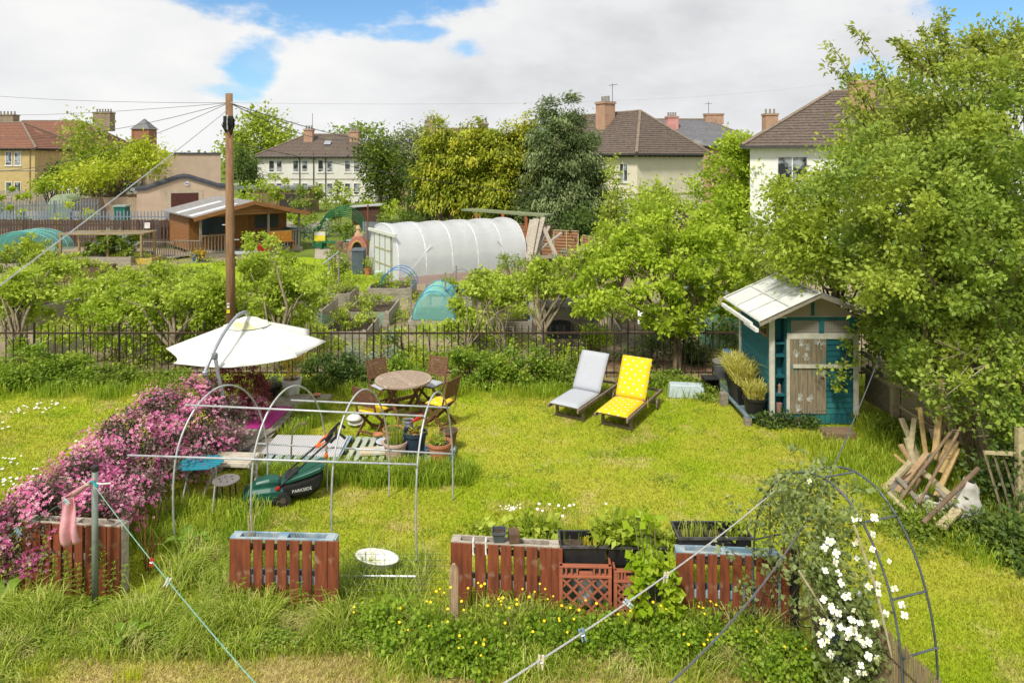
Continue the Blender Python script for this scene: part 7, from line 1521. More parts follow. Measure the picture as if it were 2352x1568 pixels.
# small brown shed
t2 = thing('tool_shed', 'small dark brown overlap shed with pale flat roof', 'shed', (P(838, 545).x, 44, 0), .15); BS = mat('dark brown overlap', (.12, .07, .045), (.08, .045, .03), 4, .8, stretch=(1, 1, 5), bump=.3); mb = MB()
for i in range(11): a = .1+i*.16; mb.bb(-.85, .85, -.6-.01, .6, a, a+.15)
part('walls', mb, BS, t2); part('roof', MB().add([(-1, -.75, 1.86), (1, -.75, 1.98), (1, .75, 1.98), (-1, .75, 1.86), (-1, -.75, 1.92), (1, -.75, 2.04), (1, .75, 2.04), (-1, .75, 1.92)], [(3, 2, 1, 0), (4, 5, 6, 7), (0, 1, 5, 4), (1, 2, 6, 5), (2, 3, 7, 6), (3, 0, 4, 7)]), mat('pale roof felt', (.42, .42, .4), None, 4, .8), t2)
one('rusty_pole', MB().tube([Q(845, 600, 35), Q(845, 470, 35)], .04, 6), mat('rust red', (.25, .07, .04), None, 5, .7), 'rust red pole in front of the small brown shed', 'pole')
# bluish picket behind tunnel
def pickets(name, label, a, b, h, w_, gap, m, pointed=False, rails=(.3, .8), th=.02, postm=None, split=None, cat='fence'):
    a, b = Vector(a), Vector(b); L = (b-a).length; n = int(L/(w_+gap)); d = (b-a).normalized(); rz = math.atan2(d.y, d.x); t = thing(name, label, cat, a, rz); mb = MB(); x_ = 0
    for i in range(n):
        hh = h*(1+random.uniform(-.02, .02)); x_ = i*(w_+gap)
        if pointed: mb.slab([(x_, 0, 0.03), (x_+w_, 0, 0.03), (x_+w_, 0, hh-.08), (x_+w_/2, 0, hh), (x_, 0, hh-.08)], (0, 1, 0), th)
        else: mb.bb(x_, x_+w_, 0, th, .03, hh)
    part('pales', mb, m, t); mb = MB()
    for r_ in rails: mb.bb(0, L, th+.002, th+.05, h*r_-.03, h*r_+.03)
    part('rails', mb, m, t); k = int(L/2.6)
    for i in range(k+1): part('post', MB().bb(i*L/max(1, k)-.04, i*L/max(1, k)+.04, th+.05, th+.13, 0, h*.97), postm or m, t)
    return t
PAL = mat('galvanised pales', (.3, .36, .42), (.24, .29, .34), 6, .5, .5); BRF = mat('dark brown pickets', (.11, .065, .045), (.07, .045, .035), 4, .8, bump=.2)
pickets('picket_fence', 'dark brown wide picket fence at the back of the left allotment', (-30, 39.2, 0), (-18.9, 38.6, 0), 1.5, .13, .035, BRF)
pickets('picket_gate', 'dark brown picket gate with a white notice left of the summerhouse', (-20.6, 38.3, 0), (-18.7, 38.3, 0), 1.55, .1, .1, BRF, cat='gate')
one('paper_notice', MB().box((-20.1+.1, 38.2, 1.25), (.3, .02, .32)), WHITEP, 'white paper notice fixed on the brown picket gate', 'notice')
pickets('palisade_fence', 'grey steel palisade fence behind the brown pickets', (-32, 41.5, 0), (-17.5, 41.0, 0), 1.85, .075, .13, PAL, True)
pickets('palisade_fence', 'grey steel palisade fence running away on the far left', (-40, 46, 0), (-31.5, 53, 0), 1.9, .075, .11, PAL, True)
TF = mat('tan fence boards', (.42, .33, .23), (.3, .23, .16), 4, .85, stretch=(6, 6, 1), bump=.2)
pickets('board_fence', 'tan close boarded fence with dark posts left of the flat roofed building', (-32.8, 53, 0), (-32.3, 60.5, 0), 1.9, .14, .01, TF, postm=BRF, rails=(.3, .75))
pickets('board_fence', 'tan close boarded fence facing the camera, dark posts', (-33.3, 55.5, 0), (-28.6, 55.5, 0), 1.85, .14, .01, TF, postm=BRF, rails=(.3, .75)) 
pickets('board_fence', 'weathered gappy board fence farthest back on the left', (-49, 66, 0), (-36, 66, 0), 1.9, .14, .06, GREYWOODH)
pickets('picket_fence', 'short blue grey steel fence between the small brown shed and the polytunnel', (-9.0, 42, 0), (-3.5, 41, 0), 1.15, .09, .03, PAL, True)
# green electricity cabinet, dome, pergola
t2 = thing('utility_cabinet', 'dark green metal cabinet with pale lid behind the palisade', 'cabinet', ((280-XC)*46/F, 46, 0)); part('body', MB().bb(-.38, .38, -.3, .3, 0, 1.75), mat('cabinet green', (.01, .13, .09), None, 5, .5), t2, bevel=.02); part('lid', MB().bb(-.42, .42, -.34, .34, 1.75, 1.85), mat('pale green lid', (.3, .4, .35), None, 5, .5), t2)
X = (155-XC)*58/F; t2 = thing('dome_shelter', 'pale green round roofed shelter behind the board fence', 'shelter', (X, 57, 0)); GD = mat('pale green panels', (.28, .38, .24), (.35, .4, .26), 5, .7)
mb = MB(); mb.add([(.95*math.cos(math.pi*k/12), y_, 1.05+.95*math.sin(math.pi*k/12)) for y_ in (0, 1.6) for k in range(13)], [(k, k+1, k+14, k+13) for k in range(12)]+[tuple(range(13))[::-1]]); part('vault', mb, GD, t2); part('front', MB().bb(-.95, .95, 0.02, .06, 0, 1.05), mat('darker green front', (.2, .3, .2), None, 5, .7), t2)
t2 = thing('bean_pergola', 'slender timber pergola with a sheet of netting on top in the left allotment', 'pergola', (-19, 33, 0)); PGW = mat('orange lath', (.4, .29, .14), (.28, .2, .1), 6, .8)
for x_, y_ in ((-2, -.6), (.2, -.6), (1.7, -.5), (-2, .8), (1.6, .9)): part('post', MB().bb(x_-.04, x_+.04, y_-.04, y_+.04, 0, 1.38), PGW, t2)
part('roof_frame', MB().beam((-2.1, -.6, 1.4), (1.8, -.5, 1.4), .06, .06).beam((-2.1, .8, 1.4), (1.7, .9, 1.4), .06, .06).beam((-2.1, -.6, 1.4), (-2.1, .8, 1.4), .06, .06).beam((1.75, -.5, 1.4), (1.7, .9, 1.4), .06, .06), PGW, t2); part('roof_net', MB().grid(lambda u, v: (-2+3.7*u, -.6+1.4*v, 1.42-.06*math.sin(u*3.14)), 6, 4), sheer('brown shade net', (.3, .27, .2), .2, .25), t2)
bush(275, 560, 35.5, 55, 25, 'silver artichoke leaves behind the pergola', L_GREY, size=.3, dens=1.0)
bush(70, 570, 27, 14, 36, 'narrow pillar of bright climber in the left allotment', CUR, size=.12)
bush(170, 500, 45, 40, 45, 'feathery yellow tree like shrub before the palisade', L_YELLOW, size=.16)
bush(25, 480, 50, 55, 50, 'bright conifer bush at the left edge', CUR, size=.2)
bush(40, 600, 26, 60, 26, 'weedy greenery in the far left bed', L_MID, size=.12)
bush(130, 600, 24, 60, 30, 'weedy greenery left of the pergola', L_SPRING, size=.12)
# lean-to roof, stacked timber, panels right of tunnel
t2 = thing('lean_to', 'low lean-to with mossy green roof on orange posts behind the polytunnel', 'shelter', (1.0, 33, 0)); part('roof', MB().beam(Q(1072, 481, 36), Q(1262, 495, 33), .9, .09, (0, 0, 1)), mat('mossy roof', (.16, .2, .1), (.24, .26, .16), 5, .9, bump=.3), t2, world=True)
for px in (1095, 1155, 1208): q = Q(px, 490, 33.5); part('post', MB().bb(q.x-.07, q.x+.07, 33.3, 33.4, 0, q.z), mat('orange post', (.38, .13, .05), None, 5, .8), t2, world=True)
LB = [((1232, 503), (1214, 600), .26), ((1248, 500), (1222, 600), .2), ((1240, 505), (1282, 598), .18), ((1260, 520), (1218, 600), .22), ((1290, 535), (1212, 595), .14), ((1222, 505), (1205, 590), .2), ((1250, 560), (1212, 600), .24)]
for i, (a, b, w_) in enumerate(LB):
    one('stacked_timber', MB().beam(Q(a[0], a[1], 30.5+i*.08), Q(b[0], b[1], 29.3+i*.1), w_, .07), PGREY, ['widest board leaning left in the timber stack', 'second board leaning left in the timber stack', 'pale board leaning right like a ladder side', 'weathered plank leaning in front of the stack', 'long brown plank lying diagonally over the stack', 'leftmost plank against the polytunnel end', 'short plank at the foot of the stack'][i], 'timber', 'timber stacked beside the polytunnel')
t2 = thing('wooden_pallet', 'grey pallet lying below the timber stack', 'pallet', P(1240, 598)); part('slats', MB().bb(-.6, .6, -.4, -.3, .15, .3).bb(-.6, .6, .3, .4, .15, .3).bb(-.55, -.45, -.3, .3, .1, .6).bb(-.1, 0, -.3, .3, .1, .6).bb(.4, .5, -.3, .3, .1, .3), PGREY, t2)
PNL = mat('orange brown lap panel', (.33, .17, .08), (.22, .11, .055), 3, .8, stretch=(1, 1, 6), bump=.3)
def lap(label, a, b, h, Y0, Y1, tilt=0):
    p, q = Q(a, 500, Y0), Q(b, 500, Y1); p.z = q.z = 0; d = q-p; L = d.length; t = thing('lap_fence', label, 'fence', p, math.atan2(d.y, d.x)); t.rotation_euler.y = tilt; mb = MB(); n = 11
    for i in range(n): mb.add([(0, -.01, h*i/n), (L, -.01, h*i/n), (L, .015, h*(i+1)/n+.01), (0, .015, h*(i+1)/n+.01), (0, -.03, h*i/n), (L, -.03, h*i/n)], [(4, 5, 2, 3), (0, 1, 5, 4)])
    part('boards', mb, PNL, t); part('battens', MB().bb(0, .05, -.05, -.031, 0, h).bb(L/2, L/2+.05, -.05, -.031, 0, h).bb(L-.05, L, -.05, -.031, 0, h).bb(0, L, -.03, .02, h+.011, h+.05), PT, t)
lap('orange brown lap fence panel left behind the stacked timber', 1180, 1270, 1.7, 34, 33.5); lap('orange brown lap fence panel right of the stacked timber', 1272, 1330, 1.55, 32.5, 32.0); lap('tilted lap panel at the right end of the row', 1332, 1362, 1.4, 32, 31.5, .12)
pickets('picket_hurdle', 'loose grey picket panel leaning on the lap fence', (3.0, 31.0, 0), (4.1, 30.6, 0), 1.0, .09, .07, PGREY, cat='fence')
# ================================================================== HOUSES
TILE = mat('brown concrete tiles', (.17, .13, .105), (.09, .07, .058), 2.2, .9, stretch=(3, 3, 1), bump=.4, dirt=((.13, .15, .08), .5, .62))
TILER = mat('red clay tiles', (.25, .12, .075), (.17, .08, .055), 2.2, .9, stretch=(3, 3, 1), bump=.4, dirt=((.4, .2, .12), .8, .62))
SLATE = mat('grey slates', (.2, .2, .21), (.13, .13, .14), 2, .7, stretch=(3, 3, 1), bump=.3, dirt=((.3, .3, .28), .4, .6))
CREAMW = mat('cream render', (.74, .68, .54), (.66, .6, .47), 1.2, .9, bump=.15, detail=10); WHITEW = mat('white harling', (.7, .69, .64), (.62, .61, .56), 1.5, .95, bump=.2, detail=10, dirt=((.5, .5, .42), .5, .66))
YELW = mat('yellow harling', (.55, .42, .2), (.45, .34, .15), 2, .95, bump=.2, detail=10); BRNW = mat('tan harling', (.42, .25, .1), (.34, .2, .08), 2, .95, bump=.2, detail=10)
ORCH = mat('salmon chimney render', (.47, .3, .2), (.38, .23, .155), 2, .95, bump=.2, dirt=((.3, .2, .13), 1.5, .6)); LEAD = mat('lead grey', (.2, .21, .23), None, 4, .6)
def slope(mb, e0, e1, r0, r1, n, th=.035):
    """tiled roof plane in n stepped courses from the eaves e0-e1 to the ridge r0-r1, with vertical tile joints"""
    e0, e1, r0, r1 = map(Vector, (e0, e1, r0, r1)); nn = (e1-e0).cross(r0-e0).normalized()
    if nn.z < 0: nn = -nn
    for i in range(n):
        a, b = i/n, (i+1)/n+.01/n; A, B = e0.lerp(r0, a), e1.lerp(r1, a); C, D = e1.lerp(r1, min(b, 1)), e0.lerp(r0, min(b, 1))
        m_ = max(1, int((B-A).length/.9))
        for k in range(m_):
            u0, u1 = k/m_, (k+1)/m_; j = (.006 if (k+i) % 2 else 0)
            p = [A.lerp(B, u0)+nn*(th+j), A.lerp(B, u1)+nn*(th+j), D.lerp(C, u1)+nn*.006, D.lerp(C, u0)+nn*.006, A.lerp(B, u0), A.lerp(B, u1)]
            mb.add(p, [(0, 1, 2, 3), (4, 5, 1, 0)])
def window(t, x, z, w_, h_, face, m=None, mull=True, y0=0, L=0):
    """window on the front (face 'f', local y=0), or the right end wall (face 'r', local x=L)"""
    def bb(mb, a, b, z0, z1, o0, o1):
        if face == 'f': mb.bb(a, b, -o1, -o0, z0, z1)
        else: mb.bb(L+o0, L+o1, a, b, z0, z1)
    f = .07; mb = MB(); bb(mb, x, x+f, z, z+h_, -.02, .04); bb(mb, x+w_-f, x+w_, z, z+h_, -.02, .04); bb(mb, x+f, x+w_-f, z, z+f, -.02, .04); bb(mb, x+f, x+w_-f, z+h_-f, z+h_, -.02, .04)
    if mull == 1: bb(mb, x+w_/2-.03, x+w_/2+.03, z+f, z+h_-f, -.02, .035)
    elif mull == 2: bb(mb, x+f, x+w_-f, z+h_*.22, z+h_*.22+.05, -.02, .035)
    bb(mb, x-.08, x+w_+.08, z-.09, z-.004, -.02, .08); wn = part('window', mb, m or WHITEP, t); mb = MB(); bb(mb, x+f, x+w_-f, z+f, z+h_-f, -.01, .008); part('pane', mb, GLASS, wn)
def chimney(t, x, y, w_, d_, z0, z1, m=ORCH, pots=3, dx=0):
    c = part('chimney', MB().bb(x-w_/2, x+w_/2, y-d_/2, y+d_/2, z0, z1).bb(x-w_/2-.07, x+w_/2+.07, y-d_/2-.07, y+d_/2+.07, z1-.12, z1), m, t); mb = MB()
    mb.bb(x-w_/2-.06, x+w_/2+.06, y-d_/2-.06, y+d_/2+.06, z1, z1+.05)
    for k in range(pots): mb.lathe([(.11, 0), (.09, .4), (.11, .42), (.07, .42)], (x-w_/2+.2+(w_-.4)*k/max(1, pots-1), y, z1+.05), 8)
    part('chimney_pots', mb, mat('grey chimney pots', (.3, .27, .23), None, 5, .9), c)
def hiphouse(name, label, org, rz, L, D, ez, rz_, wall, tile, hipL=True, hipR=True, ov=.4, n=16, band=None, brackets=False):
    t = thing(name, label, 'house', org, rz)
    part('walls', MB().bb(0, L, 0, D, 0, ez), wall, t)
    e = [(-ov, -ov, ez), (L+ov, -ov, ez), (L+ov, D+ov, ez), (-ov, D+ov, ez)]; r0 = (D/2 if hipL else -ov, D/2, rz_); r1 = (L-D/2 if hipR else L+ov, D/2, rz_); mb = MB()
    slope(mb, e[0], e[1], r0, r1, n); slope(mb, e[2], e[3], r1, r0, n)
    if hipR: slope(mb, e[1], e[2], r1, r1, n)
    if hipL: slope(mb, e[3], e[0], r0, r0, n)
    rf = part('roof', mb, tile, t); mb = MB(); rt = mat('mossy ridge tiles', (.26, .21, .16), (.17, .13, .1), 5, .9)
    up_ = Vector((0, 0, .06)); mb.tube([Vector(r0)+up_*.5, Vector(r1)+up_*.5], .11, 6)
    if hipR: mb.tube([Vector(e[1])+up_, Vector(r1)+up_*.6], .11, 6); mb.tube([Vector(e[2])+up_, Vector(r1)+up_*.6], .11, 6)
    if hipL: mb.tube([Vector(e[0])+up_, Vector(r0)+up_*.6], .11, 6); mb.tube([Vector(e[3])+up_, Vector(r0)+up_*.6], .11, 6)
    part('ridge', mb, rt, rf)
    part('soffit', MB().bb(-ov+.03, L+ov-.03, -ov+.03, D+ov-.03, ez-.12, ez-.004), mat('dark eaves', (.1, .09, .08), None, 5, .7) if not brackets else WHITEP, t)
    part('gutter', MB().bb(-ov-.08, L+ov+.08, -ov-.08, -ov+.029, ez-.1, ez+.02).bb(L+ov-.029, L+ov+.08, -ov+.03, D+ov, ez-.1, ez+.02), mat('gutter', (.07, .07, .07), None, 5, .5), t)
    if band: part('string_course', MB().bb(-.04, L+.04, -.05, -.001, band-.09, band+.02).bb(L+.001, L+.05, 0, D, band-.09, band+.02), mat('band stone', (.5, .45, .36), None, 4, .9), t)
    mb = MB()
    for k in range(int(L/.45)): mb.bb(.1+k*.45, .17+k*.45, -ov+.05, -.001, ez-.22, ez-.13)
    for k in range(int(D/.45)): mb.bb(L+.001, L+ov-.05, .1+k*.45, .17+k*.45, ez-.22, ez-.13)
    part('brackets', mb, WHITEP if brackets else BRF, t); return t
# white harled house
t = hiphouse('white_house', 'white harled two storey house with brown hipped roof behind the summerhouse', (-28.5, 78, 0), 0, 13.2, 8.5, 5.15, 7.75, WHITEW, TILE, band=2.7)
for x_ in (1.25, 2.1, 3.95, 4.95, 6.75, 7.75, 9.75, 10.75):
    window(t, x_, 3.4, .68, 1.35, 'f', mull=2); window(t, x_, .9, .68, 1.3, 'f', mull=2)
chimney(t, 4.9, 3.0, 1.0, .8, 6.2, 8.3); chimney(t, 10.2, 3.0, 1.0, .8, 6.0, 8.1)
part('roof_light', MB().box((7.3, 2.1, 6.75), (.75, .8, .06), 0, .55), mat('rooflight', (.35, .37, .4), None, 3, .2), t)
mb = MB()
for x_ in (4.75, 6.3, 7.65): mb.tube([(x_, -.08, 5.5), (x_, -.08, .3)], .05, 6)
part('drain_pipes', mb, mat('black pipes', (.04, .04, .045), None, 4, .5), t); part('aerial', MB().tube([(5.3, 3, 8), (5.3, 3, 10.2)], .025, 4), IRON, t)
# cream house
an = math.atan2(.53, .85); c0 = Vector((8.46, 47, 0)); L_ = 14; D_ = 6.3; dirL = Vector((-.53, .85, 0))
# local frame: x runs along the long side back to front so the right end wall faces the camera
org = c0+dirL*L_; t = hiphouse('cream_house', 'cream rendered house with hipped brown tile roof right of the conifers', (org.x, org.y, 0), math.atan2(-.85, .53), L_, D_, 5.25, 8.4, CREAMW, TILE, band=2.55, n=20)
window(t, 12.2, 3.3, .9, 1.3, 'f', mull=1); window(t, 12.3, .8, .9, 1.4, 'f', mull=1)
chimney(t, 8.0, 2.2, 1.1, 1.0, 6.6, 9.2); part('aerial', MB().tube([(8.6, 2.4, 9), (8.6, 2.4, 10.6)], .025, 4).tube([(8.2, 2.4, 10.5), (9.2, 2.4, 10.5)], .02, 4), IRON, t)
part('drain_pipe', MB().tube([(L_+.06, .3, 2.4), (L_+.06, .3, .2)], .05, 6), WHITEP, t)
# slate roofed terrace behind
t = hiphouse('slate_house', 'long house with grey slate roof and three salmon chimneys behind the cream house', (13.5, 70, 0), .04, 12.0, 9, 6.2, 9.1, mat('salmon wall', (.55, .35, .24), None, 2, .9), SLATE, hipL=False, n=22)
chimney(t, 3.4, 3.0, 1.15, 1.0, 7.4, 9.3, mat('pink chimney', (.62, .3, .27), None, 2, .9), 4); chimney(t, 8.3, 4.4, 1.9, .9, 8.6, 9.7, ORCH, 0); part('aerial', MB().tube([(7.7, 4.2, 9.5), (7.7, 4.2, 11)], .025, 4).tube([(7.3, 4.2, 10.8), (8.1, 4.2, 10.8)], .02, 4), IRON, t)
t = hiphouse('far_house', 'house mostly hidden behind the slate roof with a tall salmon chimney', (22.0, 62, 0), 0, 7, 8, 5.6, 7.4, ORCH, SLATE, n=12); chimney(t, 1.7, 2.0, 1.15, 1.0, 5.6, 9.0, ORCH, 3)
# right white house
t = hiphouse('right_house', 'white house with brown pantile roof half hidden by the big tree', (12.4, 36.3, 0), -.34, 12, 8.5, 5.55, 8.6, mat('bright white render', (.8, .8, .76), (.74, .74, .7), 1.5, .9), TILE, n=20, brackets=True)
window(t, 1.3, 3.7, 1.5, 1.35, 'f', mull=1); window(t, 5.3, 3.7, 1.2, 1.35, 'f', mull=1); window(t, 1.3, .9, 1.5, 1.35, 'f', mull=1); chimney(t, 5.6, 3.0, 1.2, .9, 7.0, 9.0, ORCH, 0)
# left houses
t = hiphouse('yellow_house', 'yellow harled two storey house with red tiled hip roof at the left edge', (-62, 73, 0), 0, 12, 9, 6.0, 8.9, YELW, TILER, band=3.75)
for x_ in (6.9+2.0, 6.9+2.95): window(t, x_, 4.2, .72, 1.5, 'f', mull=2); window(t, x_, .9, .72, 1.6, 'f', mull=2)
part('drain_pipe', MB().tube([(11.5, -.06, 5.8), (11.5, -.06, .2)], .05, 6), mat('yellow pipe', (.4, .3, .14), None, 3, .6), t)
t = hiphouse('tan_house', 'tan harled house with red roof, rooflight and stone chimney behind the yellow house', (-68, 86, 0), 0, 16.5, 9, 6.4, 9.8, BRNW, TILER)
for x_ in (9.9, 13.6): window(t, x_, 4.2, 1.6, 1.5, 'f', mull=1); window(t, x_, 1.0, 1.6, 1.6, 'f', mull=1)
chimney(t, 15.0, 4.5, 2.2, 1.2, 8.5, 10.9, mat('stone stack', (.33, .26, .18), (.22, .17, .12), 3, .9), 6); part('roof_light', MB().box((6.3, 2.2, 8.2), (1.5, 1.4, .08), .1, .55), mat('rooflight', (.35, .37, .4)), t)
chimney(t, 2.5, 4.5, 2.2, 1.2, 8.5, 10.6, mat('stone stack', (.33, .26, .18)), 5)
t = thing('house_extension', 'low white extension with red roof edge beside the yellow house', 'house', (-50, 74, 0)); part('walls', MB().bb(.05, 4.5, 0, 5, 0, 2.6), WHITEW, t); part('roof', MB().bb(-.0, 4.6, -.15, 5.1, 2.605, 2.8), mat('red edge', (.3, .06, .04), None, 3, .6), t)
# church like tower
X = (332-XC)*140/F; t = thing('brick_tower', 'red brick tower with pyramid slate roof beyond the trees', 'tower', (X, 140, 0)); t.scale = (.88, .88, 1); part('walls', MB().bb(-1.85, 1.85, -1.85, 1.85, 0, 10.8), mat('tower brick', (.36, .17, .1), (.27, .12, .07), 6, .9), t)
mb = MB()
for i in range(4): a = [(-2.15, -2.15), (2.15, -2.15), (2.15, 2.15), (-2.15, 2.15)]; slope(mb, (*a[i], 10.8), (*a[(i+1) % 4], 10.8), (0, 0, 13.0), (0, 0, 13.0), 6)
part('roof', mb, SLATE, t); part('corner_piers', MB().bb(-1.95, -1.6, -1.95, -1.6, 0, 10.8).bb(1.6, 1.95, -1.95, -1.6, 0, 10.8).bb(-1.9, 1.9, -1.9, -1.86, 10.5, 10.79), mat('tower brick', (.36, .12, .07)), t)
# substation
t = thing('flat_roofed_building', 'beige rendered building with curved dark parapet and brown roller door', 'building', ((314-XC)*55/F, 55, 0), .45); t.scale = (.935, 1, 1); BG = mat('beige render', (.56, .43, .32), (.49, .375, .28), 1.3, .92, bump=.15, dirt=((.42, .33, .25), .6, .63), detail=10)
Wd = 7.0; prof = [(0, 2.35), (.7, 2.4), (1.7, 2.75), (3.2, 3.25), (3.6, 3.3), (4.0, 3.25), (5.4, 2.8), (6.3, 2.5), (7.0, 2.45)]
mb = MB(); mb.slab([(0, 0, 0), (Wd, 0, 0)]+[(x_, 0, z) for x_, z in prof[::-1]], (0, 1, 0), .4); part('front_wall', mb, BG, t)
part('rear_block', MB().bb(.3, Wd-.25, 3.5, 10, 0, 5.3), BG, t); part('side_walls', MB().bb(.02, .3, .42, 10, 0, 2.3).bb(Wd-.3, Wd-.02, .42, 10, 0, 2.3), BG, t); part('low_roof', MB().bb(.3, Wd-.3, .42, 3.49, 2.2, 2.3), LEAD, t)
part('roof_edge', MB().bb(.22, Wd-.17, 3.42, 10.1, 5.3, 5.44), mat('dark roof edge', (.07, .075, .09), None, 5, .6), t)
mb = MB(); vs = []
for x_, z in prof:
    xx = x_ if 0 < x_ < Wd else (x_-.12 if x_ == 0 else x_+.12)
    vs += [(xx, -.12, z+.02), (xx, -.12, z+.22), (xx, -.05, z+.4), (xx, .45, z+.4), (xx, .45, z+.02)]
mb.add(vs, [(i*5+j, i*5+(j+1) % 5, (i+1)*5+(j+1) % 5, (i+1)*5+j) for i in range(len(prof)-1) for j in range(5)]+[(0, 1, 2, 3, 4)[::-1], tuple((len(prof)-1)*5+j for j in range(5))]); part('parapet', mb, mat('dark slate parapet', (.07, .075, .09), None, 5, .6), t)
dr = part('roller_door', MB().bb(2.62, 4.75, -.03, -.002, 0, 2.12), mat('maroon door', (.09, .03, .025), (.07, .022, .02), 4, .5), t); mb = MB()
for i in range(24): mb.bb(2.64, 4.73, -.04, -.031, .06+i*.085, .1+i*.085)
part('door_ribs', mb, mat('maroon rib', (.13, .05, .04), None, 4, .5), dr)
part('door_surround', MB().bb(2.25, 2.6, -.03, -.001, 0, 2.4).bb(4.77, 5.1, -.03, -.001, 0, 2.4).bb(2.6, 4.77, -.03, -.001, 2.14, 2.4), mat('patchy stone surround', (.52, .45, .33), (.42, .34, .25), 6, .9, bump=.4), t)
d_ = part('round_sign', MB(Matrix.Translation((3.85, -.02, 2.9)) @ Matrix.Rotation(R(90), 4, 'X')).lathe([(.19, 0), (.19, .04), (.01, .045)], n=20), WHITEP, t); part('sign_emblem', MB().bb(3.72, 3.98, -.075, -.07, 2.87, 2.93), mat('sign blue', (.05, .1, .4), None, 5, .5), d_)
part('drain_pipe', MB().tube([(.26, 3.4, 5.2), (.26, 3.4, 2.4)], .06, 6).tube([(.2, 3.38, 5.0), (.34, 3.38, 5.0)], .09, 6), mat('gutter', (.07, .07, .07)), t)
t = thing('garage', 'low brown garage with grey flat roof below the white house', 'garage', ((575-XC)*62/F, 62, 0)); part('walls', MB().bb(0, 5, 0, 4, 0, 2.15), mat('pebble brown', (.25, .17, .11), None, 4, .9), t); part('roof', MB().bb(-1.8, 5.2, -.2, 4.2, 2.16, 2.4), LEAD, t); part('garage_door', MB().bb(2.6, 4.8, -.03, -.002, 0, 1.8), mat('garage door dark', (.05, .04, .035), None, 4, .7), t)
t = thing('garage', 'long low grey garage roof behind the board fence on the left', 'garage', ((185-XC)*72/F, 72, 0)); part('walls', MB().bb(0, 6, 0, 4, 0, 2.2), mat('grey green wall', (.3, .34, .32), None, 3, .8), t); part('roof', MB().bb(-.2, 6.2, -.2, 4.2, 2.201, 2.4), LEAD, t)
t = hiphouse('tenement_house', 'orange rendered house glimpsed between the hawthorn and the cypresses', (-11.5, 66, 0), 0, 12, 8, 5.3, 7.9, mat('orange render', (.5, .3, .18), None, 2, .9), TILE, n=14); window(t, 1.0, 3.2, .8, 1.2, 'f'); window(t, 1.6, .8, .8, 1.3, 'f'); chimney(t, 3.4, 3.5, 1.0, .8, 7, 8.7, mat('stone stack', (.33, .26, .18)), 3); chimney(t, 8.6, 3.5, 1.0, .8, 7, 8.4, mat('stone stack', (.33, .26, .18)), 3)

# ================================================================== TREES FURTHER BACK
BK = 'trees beyond the allotment'
def bt(name, label, base_px, Y, ells, n, size, m, ncl=60, rc=None, th=None, tr=.22, cat='tree', bark=BARK, **kw):
    X = (base_px-XC)*Y/F; es = [E(a, b, Y, rx, ry) for (a, b, rx, ry, *k_) in ells]; return tree(name, label, cat, (X, Y, 0), tr, th or max(1.0, es[0][2]*.6), es, ncl, rc or es[0][3]*.28, n, size, m, bark, BK, **kw)
bt('ash_tree', 'tall airy yellow green tree right of the red roofed houses', 215, 60, [(205, 340, 50, 55), (235, 390, 60, 45), (190, 300, 20, 25), (225, 310, 14, 22), (285, 360, 45, 30), (180, 400, 30, 35)], 4600, .3, L_SPRING, 120, 1.2, nl=26, lo=.35)
bt('cherry_tree', 'bright yellow shrub like tree below the tower', 250, 56, [(255, 400, 60, 30), (210, 415, 40, 28), (330, 350, 28, 18), (300, 330, 12, 22), (345, 372, 35, 22), (330, 340, 24, 12), (370, 352, 30, 8), (160, 410, 15, 15)], 3600, .28, L_YELLOW, 70, 1.0, nl=16, lo=.4)
bt('lime_tree', 'rounded bright green tree right of the telephone pole', 590, 95, [(605, 320, 62, 60), (560, 340, 35, 45), (640, 330, 30, 30), (600, 270, 25, 20)], 5200, .5, L_SPRING, 100, 1.9, nl=22, lo=.45)
bt('fir_tree', 'dark drooping conifer directly behind the telephone pole', 560, 68, [(562, 385, 30, 38), (548, 352, 14, 25), (572, 412, 24, 22)], 2600, .34, L_DARK, 60, .9, style='conifer', nl=8, lo=.5, asp=.3)
bt('fir_tree', 'small dark conifer bush by the tan house', 138, 66, [(140, 402, 30, 16), (138, 393, 20, 12)], 900, .3, L_DARK, 30, .8, th=.6)
bt('bush_tree', 'bright round shrub before the yellow house', 115, 64, [(112, 425, 26, 14)], 800, .28, CUR, 20, .7, th=.5)
bt('bush_tree', 'low dark yew behind the left board fence', 220, 62, [(240, 435, 50, 12), (285, 425, 30, 18)], 1100, .26, L_DARK, 26, .7, th=.5)
bt('ivy_tree', 'ivy covered tree with dark lower half right of the white house', 875, 52, [(870, 350, 48, 32), (885, 400, 50, 40), (880, 450, 45, 32), (850, 340, 25, 18)], 6500, .22, leafmat('ivy leaves', (.03, .06, .01), (.09, .15, .018), (.24, .32, .03)), 110, .8, nl=10, lo=.55)
bt('hawthorn_may', 'grey green hawthorn in white blossom', 940, 56, [(935, 330, 38, 42), (950, 380, 35, 45), (915, 370, 25, 40), (975, 320, 18, 22)], 3800, .24, leafmat('blossoming hawthorn', (.09, .13, .04), (.24, .3, .12), (.6, .62, .45)), 80, .8, nl=22, lo=.4)
GLD = leafmat('golden cypress', (.1, .14, .012), (.31, .36, .025), (.68, .6, .06), .4); CYP = leafmat('blue green cypress', (.06, .1, .035), (.17, .24, .09), (.34, .42, .17), .4)
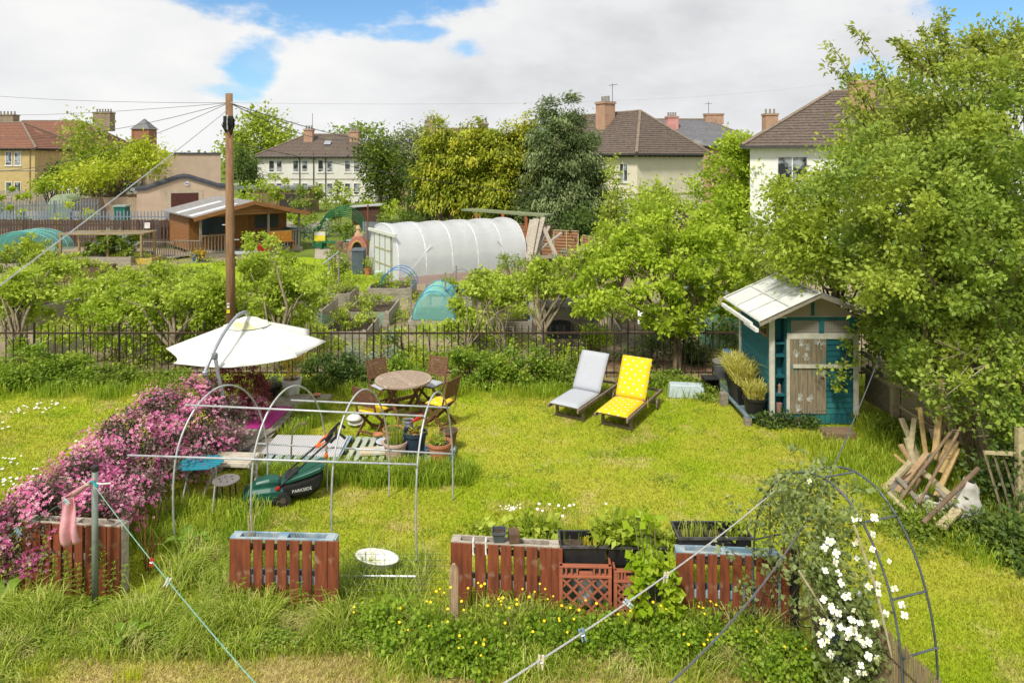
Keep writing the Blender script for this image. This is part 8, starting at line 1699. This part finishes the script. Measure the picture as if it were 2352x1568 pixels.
def cypress(label, px, Y, top, w_, bot, m, n, size=.3, tips=1):
    h_px = bot-top; es = []
    for k in range(6): u = k/5; es.append((px+random.uniform(-5, 5), top+h_px*(.1+.85*u), w_*(.42+.58*math.sin(min(1, u*1.25+.12)*1.7))*.5, h_px*.16))
    return bt('cypress_tree', label, px, Y, es, int(n*1.7), size*.72, m, 190, .5, style='conifer', nl=8, lo=.74, hi=1.08, asp=.42, th=3.2, tr=.18, droop=.25, zmin=1.2, up=.3)
cypress('golden cypress at the left end of the row', 1010, 39, 285, 100, 470, GLD, 6500)
cypress('golden cypress in the middle of the row', 1075, 38.5, 282, 110, 478, GLD, 7500)
cypress('golden cypress with yellow tips right of the middle', 1145, 38, 285, 105, 480, GLD, 7500)
cypress('golden cypress pressed against the blue green one', 1205, 38.5, 268, 85, 475, GLD, 6000)
cypress('blue green cypress, tallest and darkest of the row', 1290, 36.5, 232, 170, 515, CYP, 15000, .26)
cypress('second blue green cypress trunk leaning right', 1335, 36.8, 290, 120, 520, CYP, 8000, .26)
bt('cypress_tree', 'dark green lower conifer left of the golden row', 985, 40, [(985, 430, 40, 50), (1000, 470, 50, 30)], 3200, .24, L_DARK, 60, .7, style='conifer', asp=.35, nl=6, th=2)
mb = MB()
for k in range(60): px = random.uniform(1000, 1250); q = Q(px, 480, 38); mb.tube([(q.x, 38, 0), (q.x+random.uniform(-.3, .3), 38+random.uniform(-.5, .5), random.uniform(1.5, 2.8))], random.uniform(.02, .09), 4, cap=False)
one('dead_stems', mb, mat('dead brown stems', (.15, .1, .075), (.09, .06, .05), 6, .95), 'tangle of dead brown stems under the cypress row', 'stems')
bt('slender_shrub', 'thin upright see-through shrub in front of the cream house corner', 1405, 31, [(1408, 400, 16, 55), (1420, 450, 22, 60), (1395, 500, 20, 50)], 1500, .14, L_SPRING, 60, .4, nl=22, lo=.2, th=3.0, tr=.06)
bt('bush_tree', 'dark bush at the foot of the blue green cypress', 1345, 33, [(1340, 505, 40, 22), (1310, 515, 30, 16)], 1700, .16, L_DARK, 34, .5, th=.6)
for i, (px, py, Y, rx, ry, m, lb) in enumerate(((600, 445, 56, 55, 22, CUR, 'bright green hedge right of the telephone pole'), (640, 430, 50, 22, 32, L_SPRING, 'upright light green shrub before the white house'), (700, 455, 48, 45, 28, L_MID, 'mid green shrub below the white house'), (770, 445, 48, 50, 30, L_SPRING, 'wide light green shrub under the ivy tree side'),
     (740, 490, 44, 45, 25, L_MID, 'bushes behind the green wire arch'), (690, 500, 46, 30, 22, CUR, 'bright bush right of the summerhouse roof'), (880, 480, 46, 50, 18, CUR, 'bright hedge behind the small brown shed'), (920, 495, 42, 45, 14, L_MID, 'clipped hedge with white blossom by the small shed'),
     (730, 530, 40, 45, 16, L_GREY, 'grey green flowering border right of the veranda'), (800, 530, 38, 35, 16, L_MID, 'border plants left of the small shed'), (960, 450, 42, 30, 40, L_DARK, 'dark bush at the left end of the cypress row'), (1440, 500, 34, 60, 25, L_MID, 'hedge below the cream house'), (1560, 540, 28, 90, 30, L_SPRING, 'leafy mass behind the pear tree'), (1850, 560, 20, 80, 60, L_MID, 'hedge between the right house and the shed'), (1740, 640, 21, 45, 35, L_MID, 'hedge left of the shed roof'))):
    bush(px, py, Y, rx, ry, lb, m, size=.0045*Y, dens=.6, rc=max(.25, rx*Y/F*.3))
bt('background_tree', 'distant tree top behind the white house roof', 840, 100, [(840, 300, 28, 10), (790, 305, 25, 6)], 700, .5, L_MID, 20, 1.5)
# far belt of trees closing the horizon
es = []
for x_ in range(-150, 160, 9): es.append((x_+random.uniform(-3, 3), 175+random.uniform(-15, 15), 1.5+random.uniform(0, 1.6), 8, 5, 3.2+random.uniform(0, 1.2)))
cl, o_ = ell_pts(es, 900, .6, 1, .2); tt_ = foliage('distant_woodland', L_MID, None, cl, o_, 2.6, 16000, 1.0, .7); tt_['kind'] = 'stuff'; tag(tt_, 'far belt of trees along the horizon behind the houses', 'woodland')
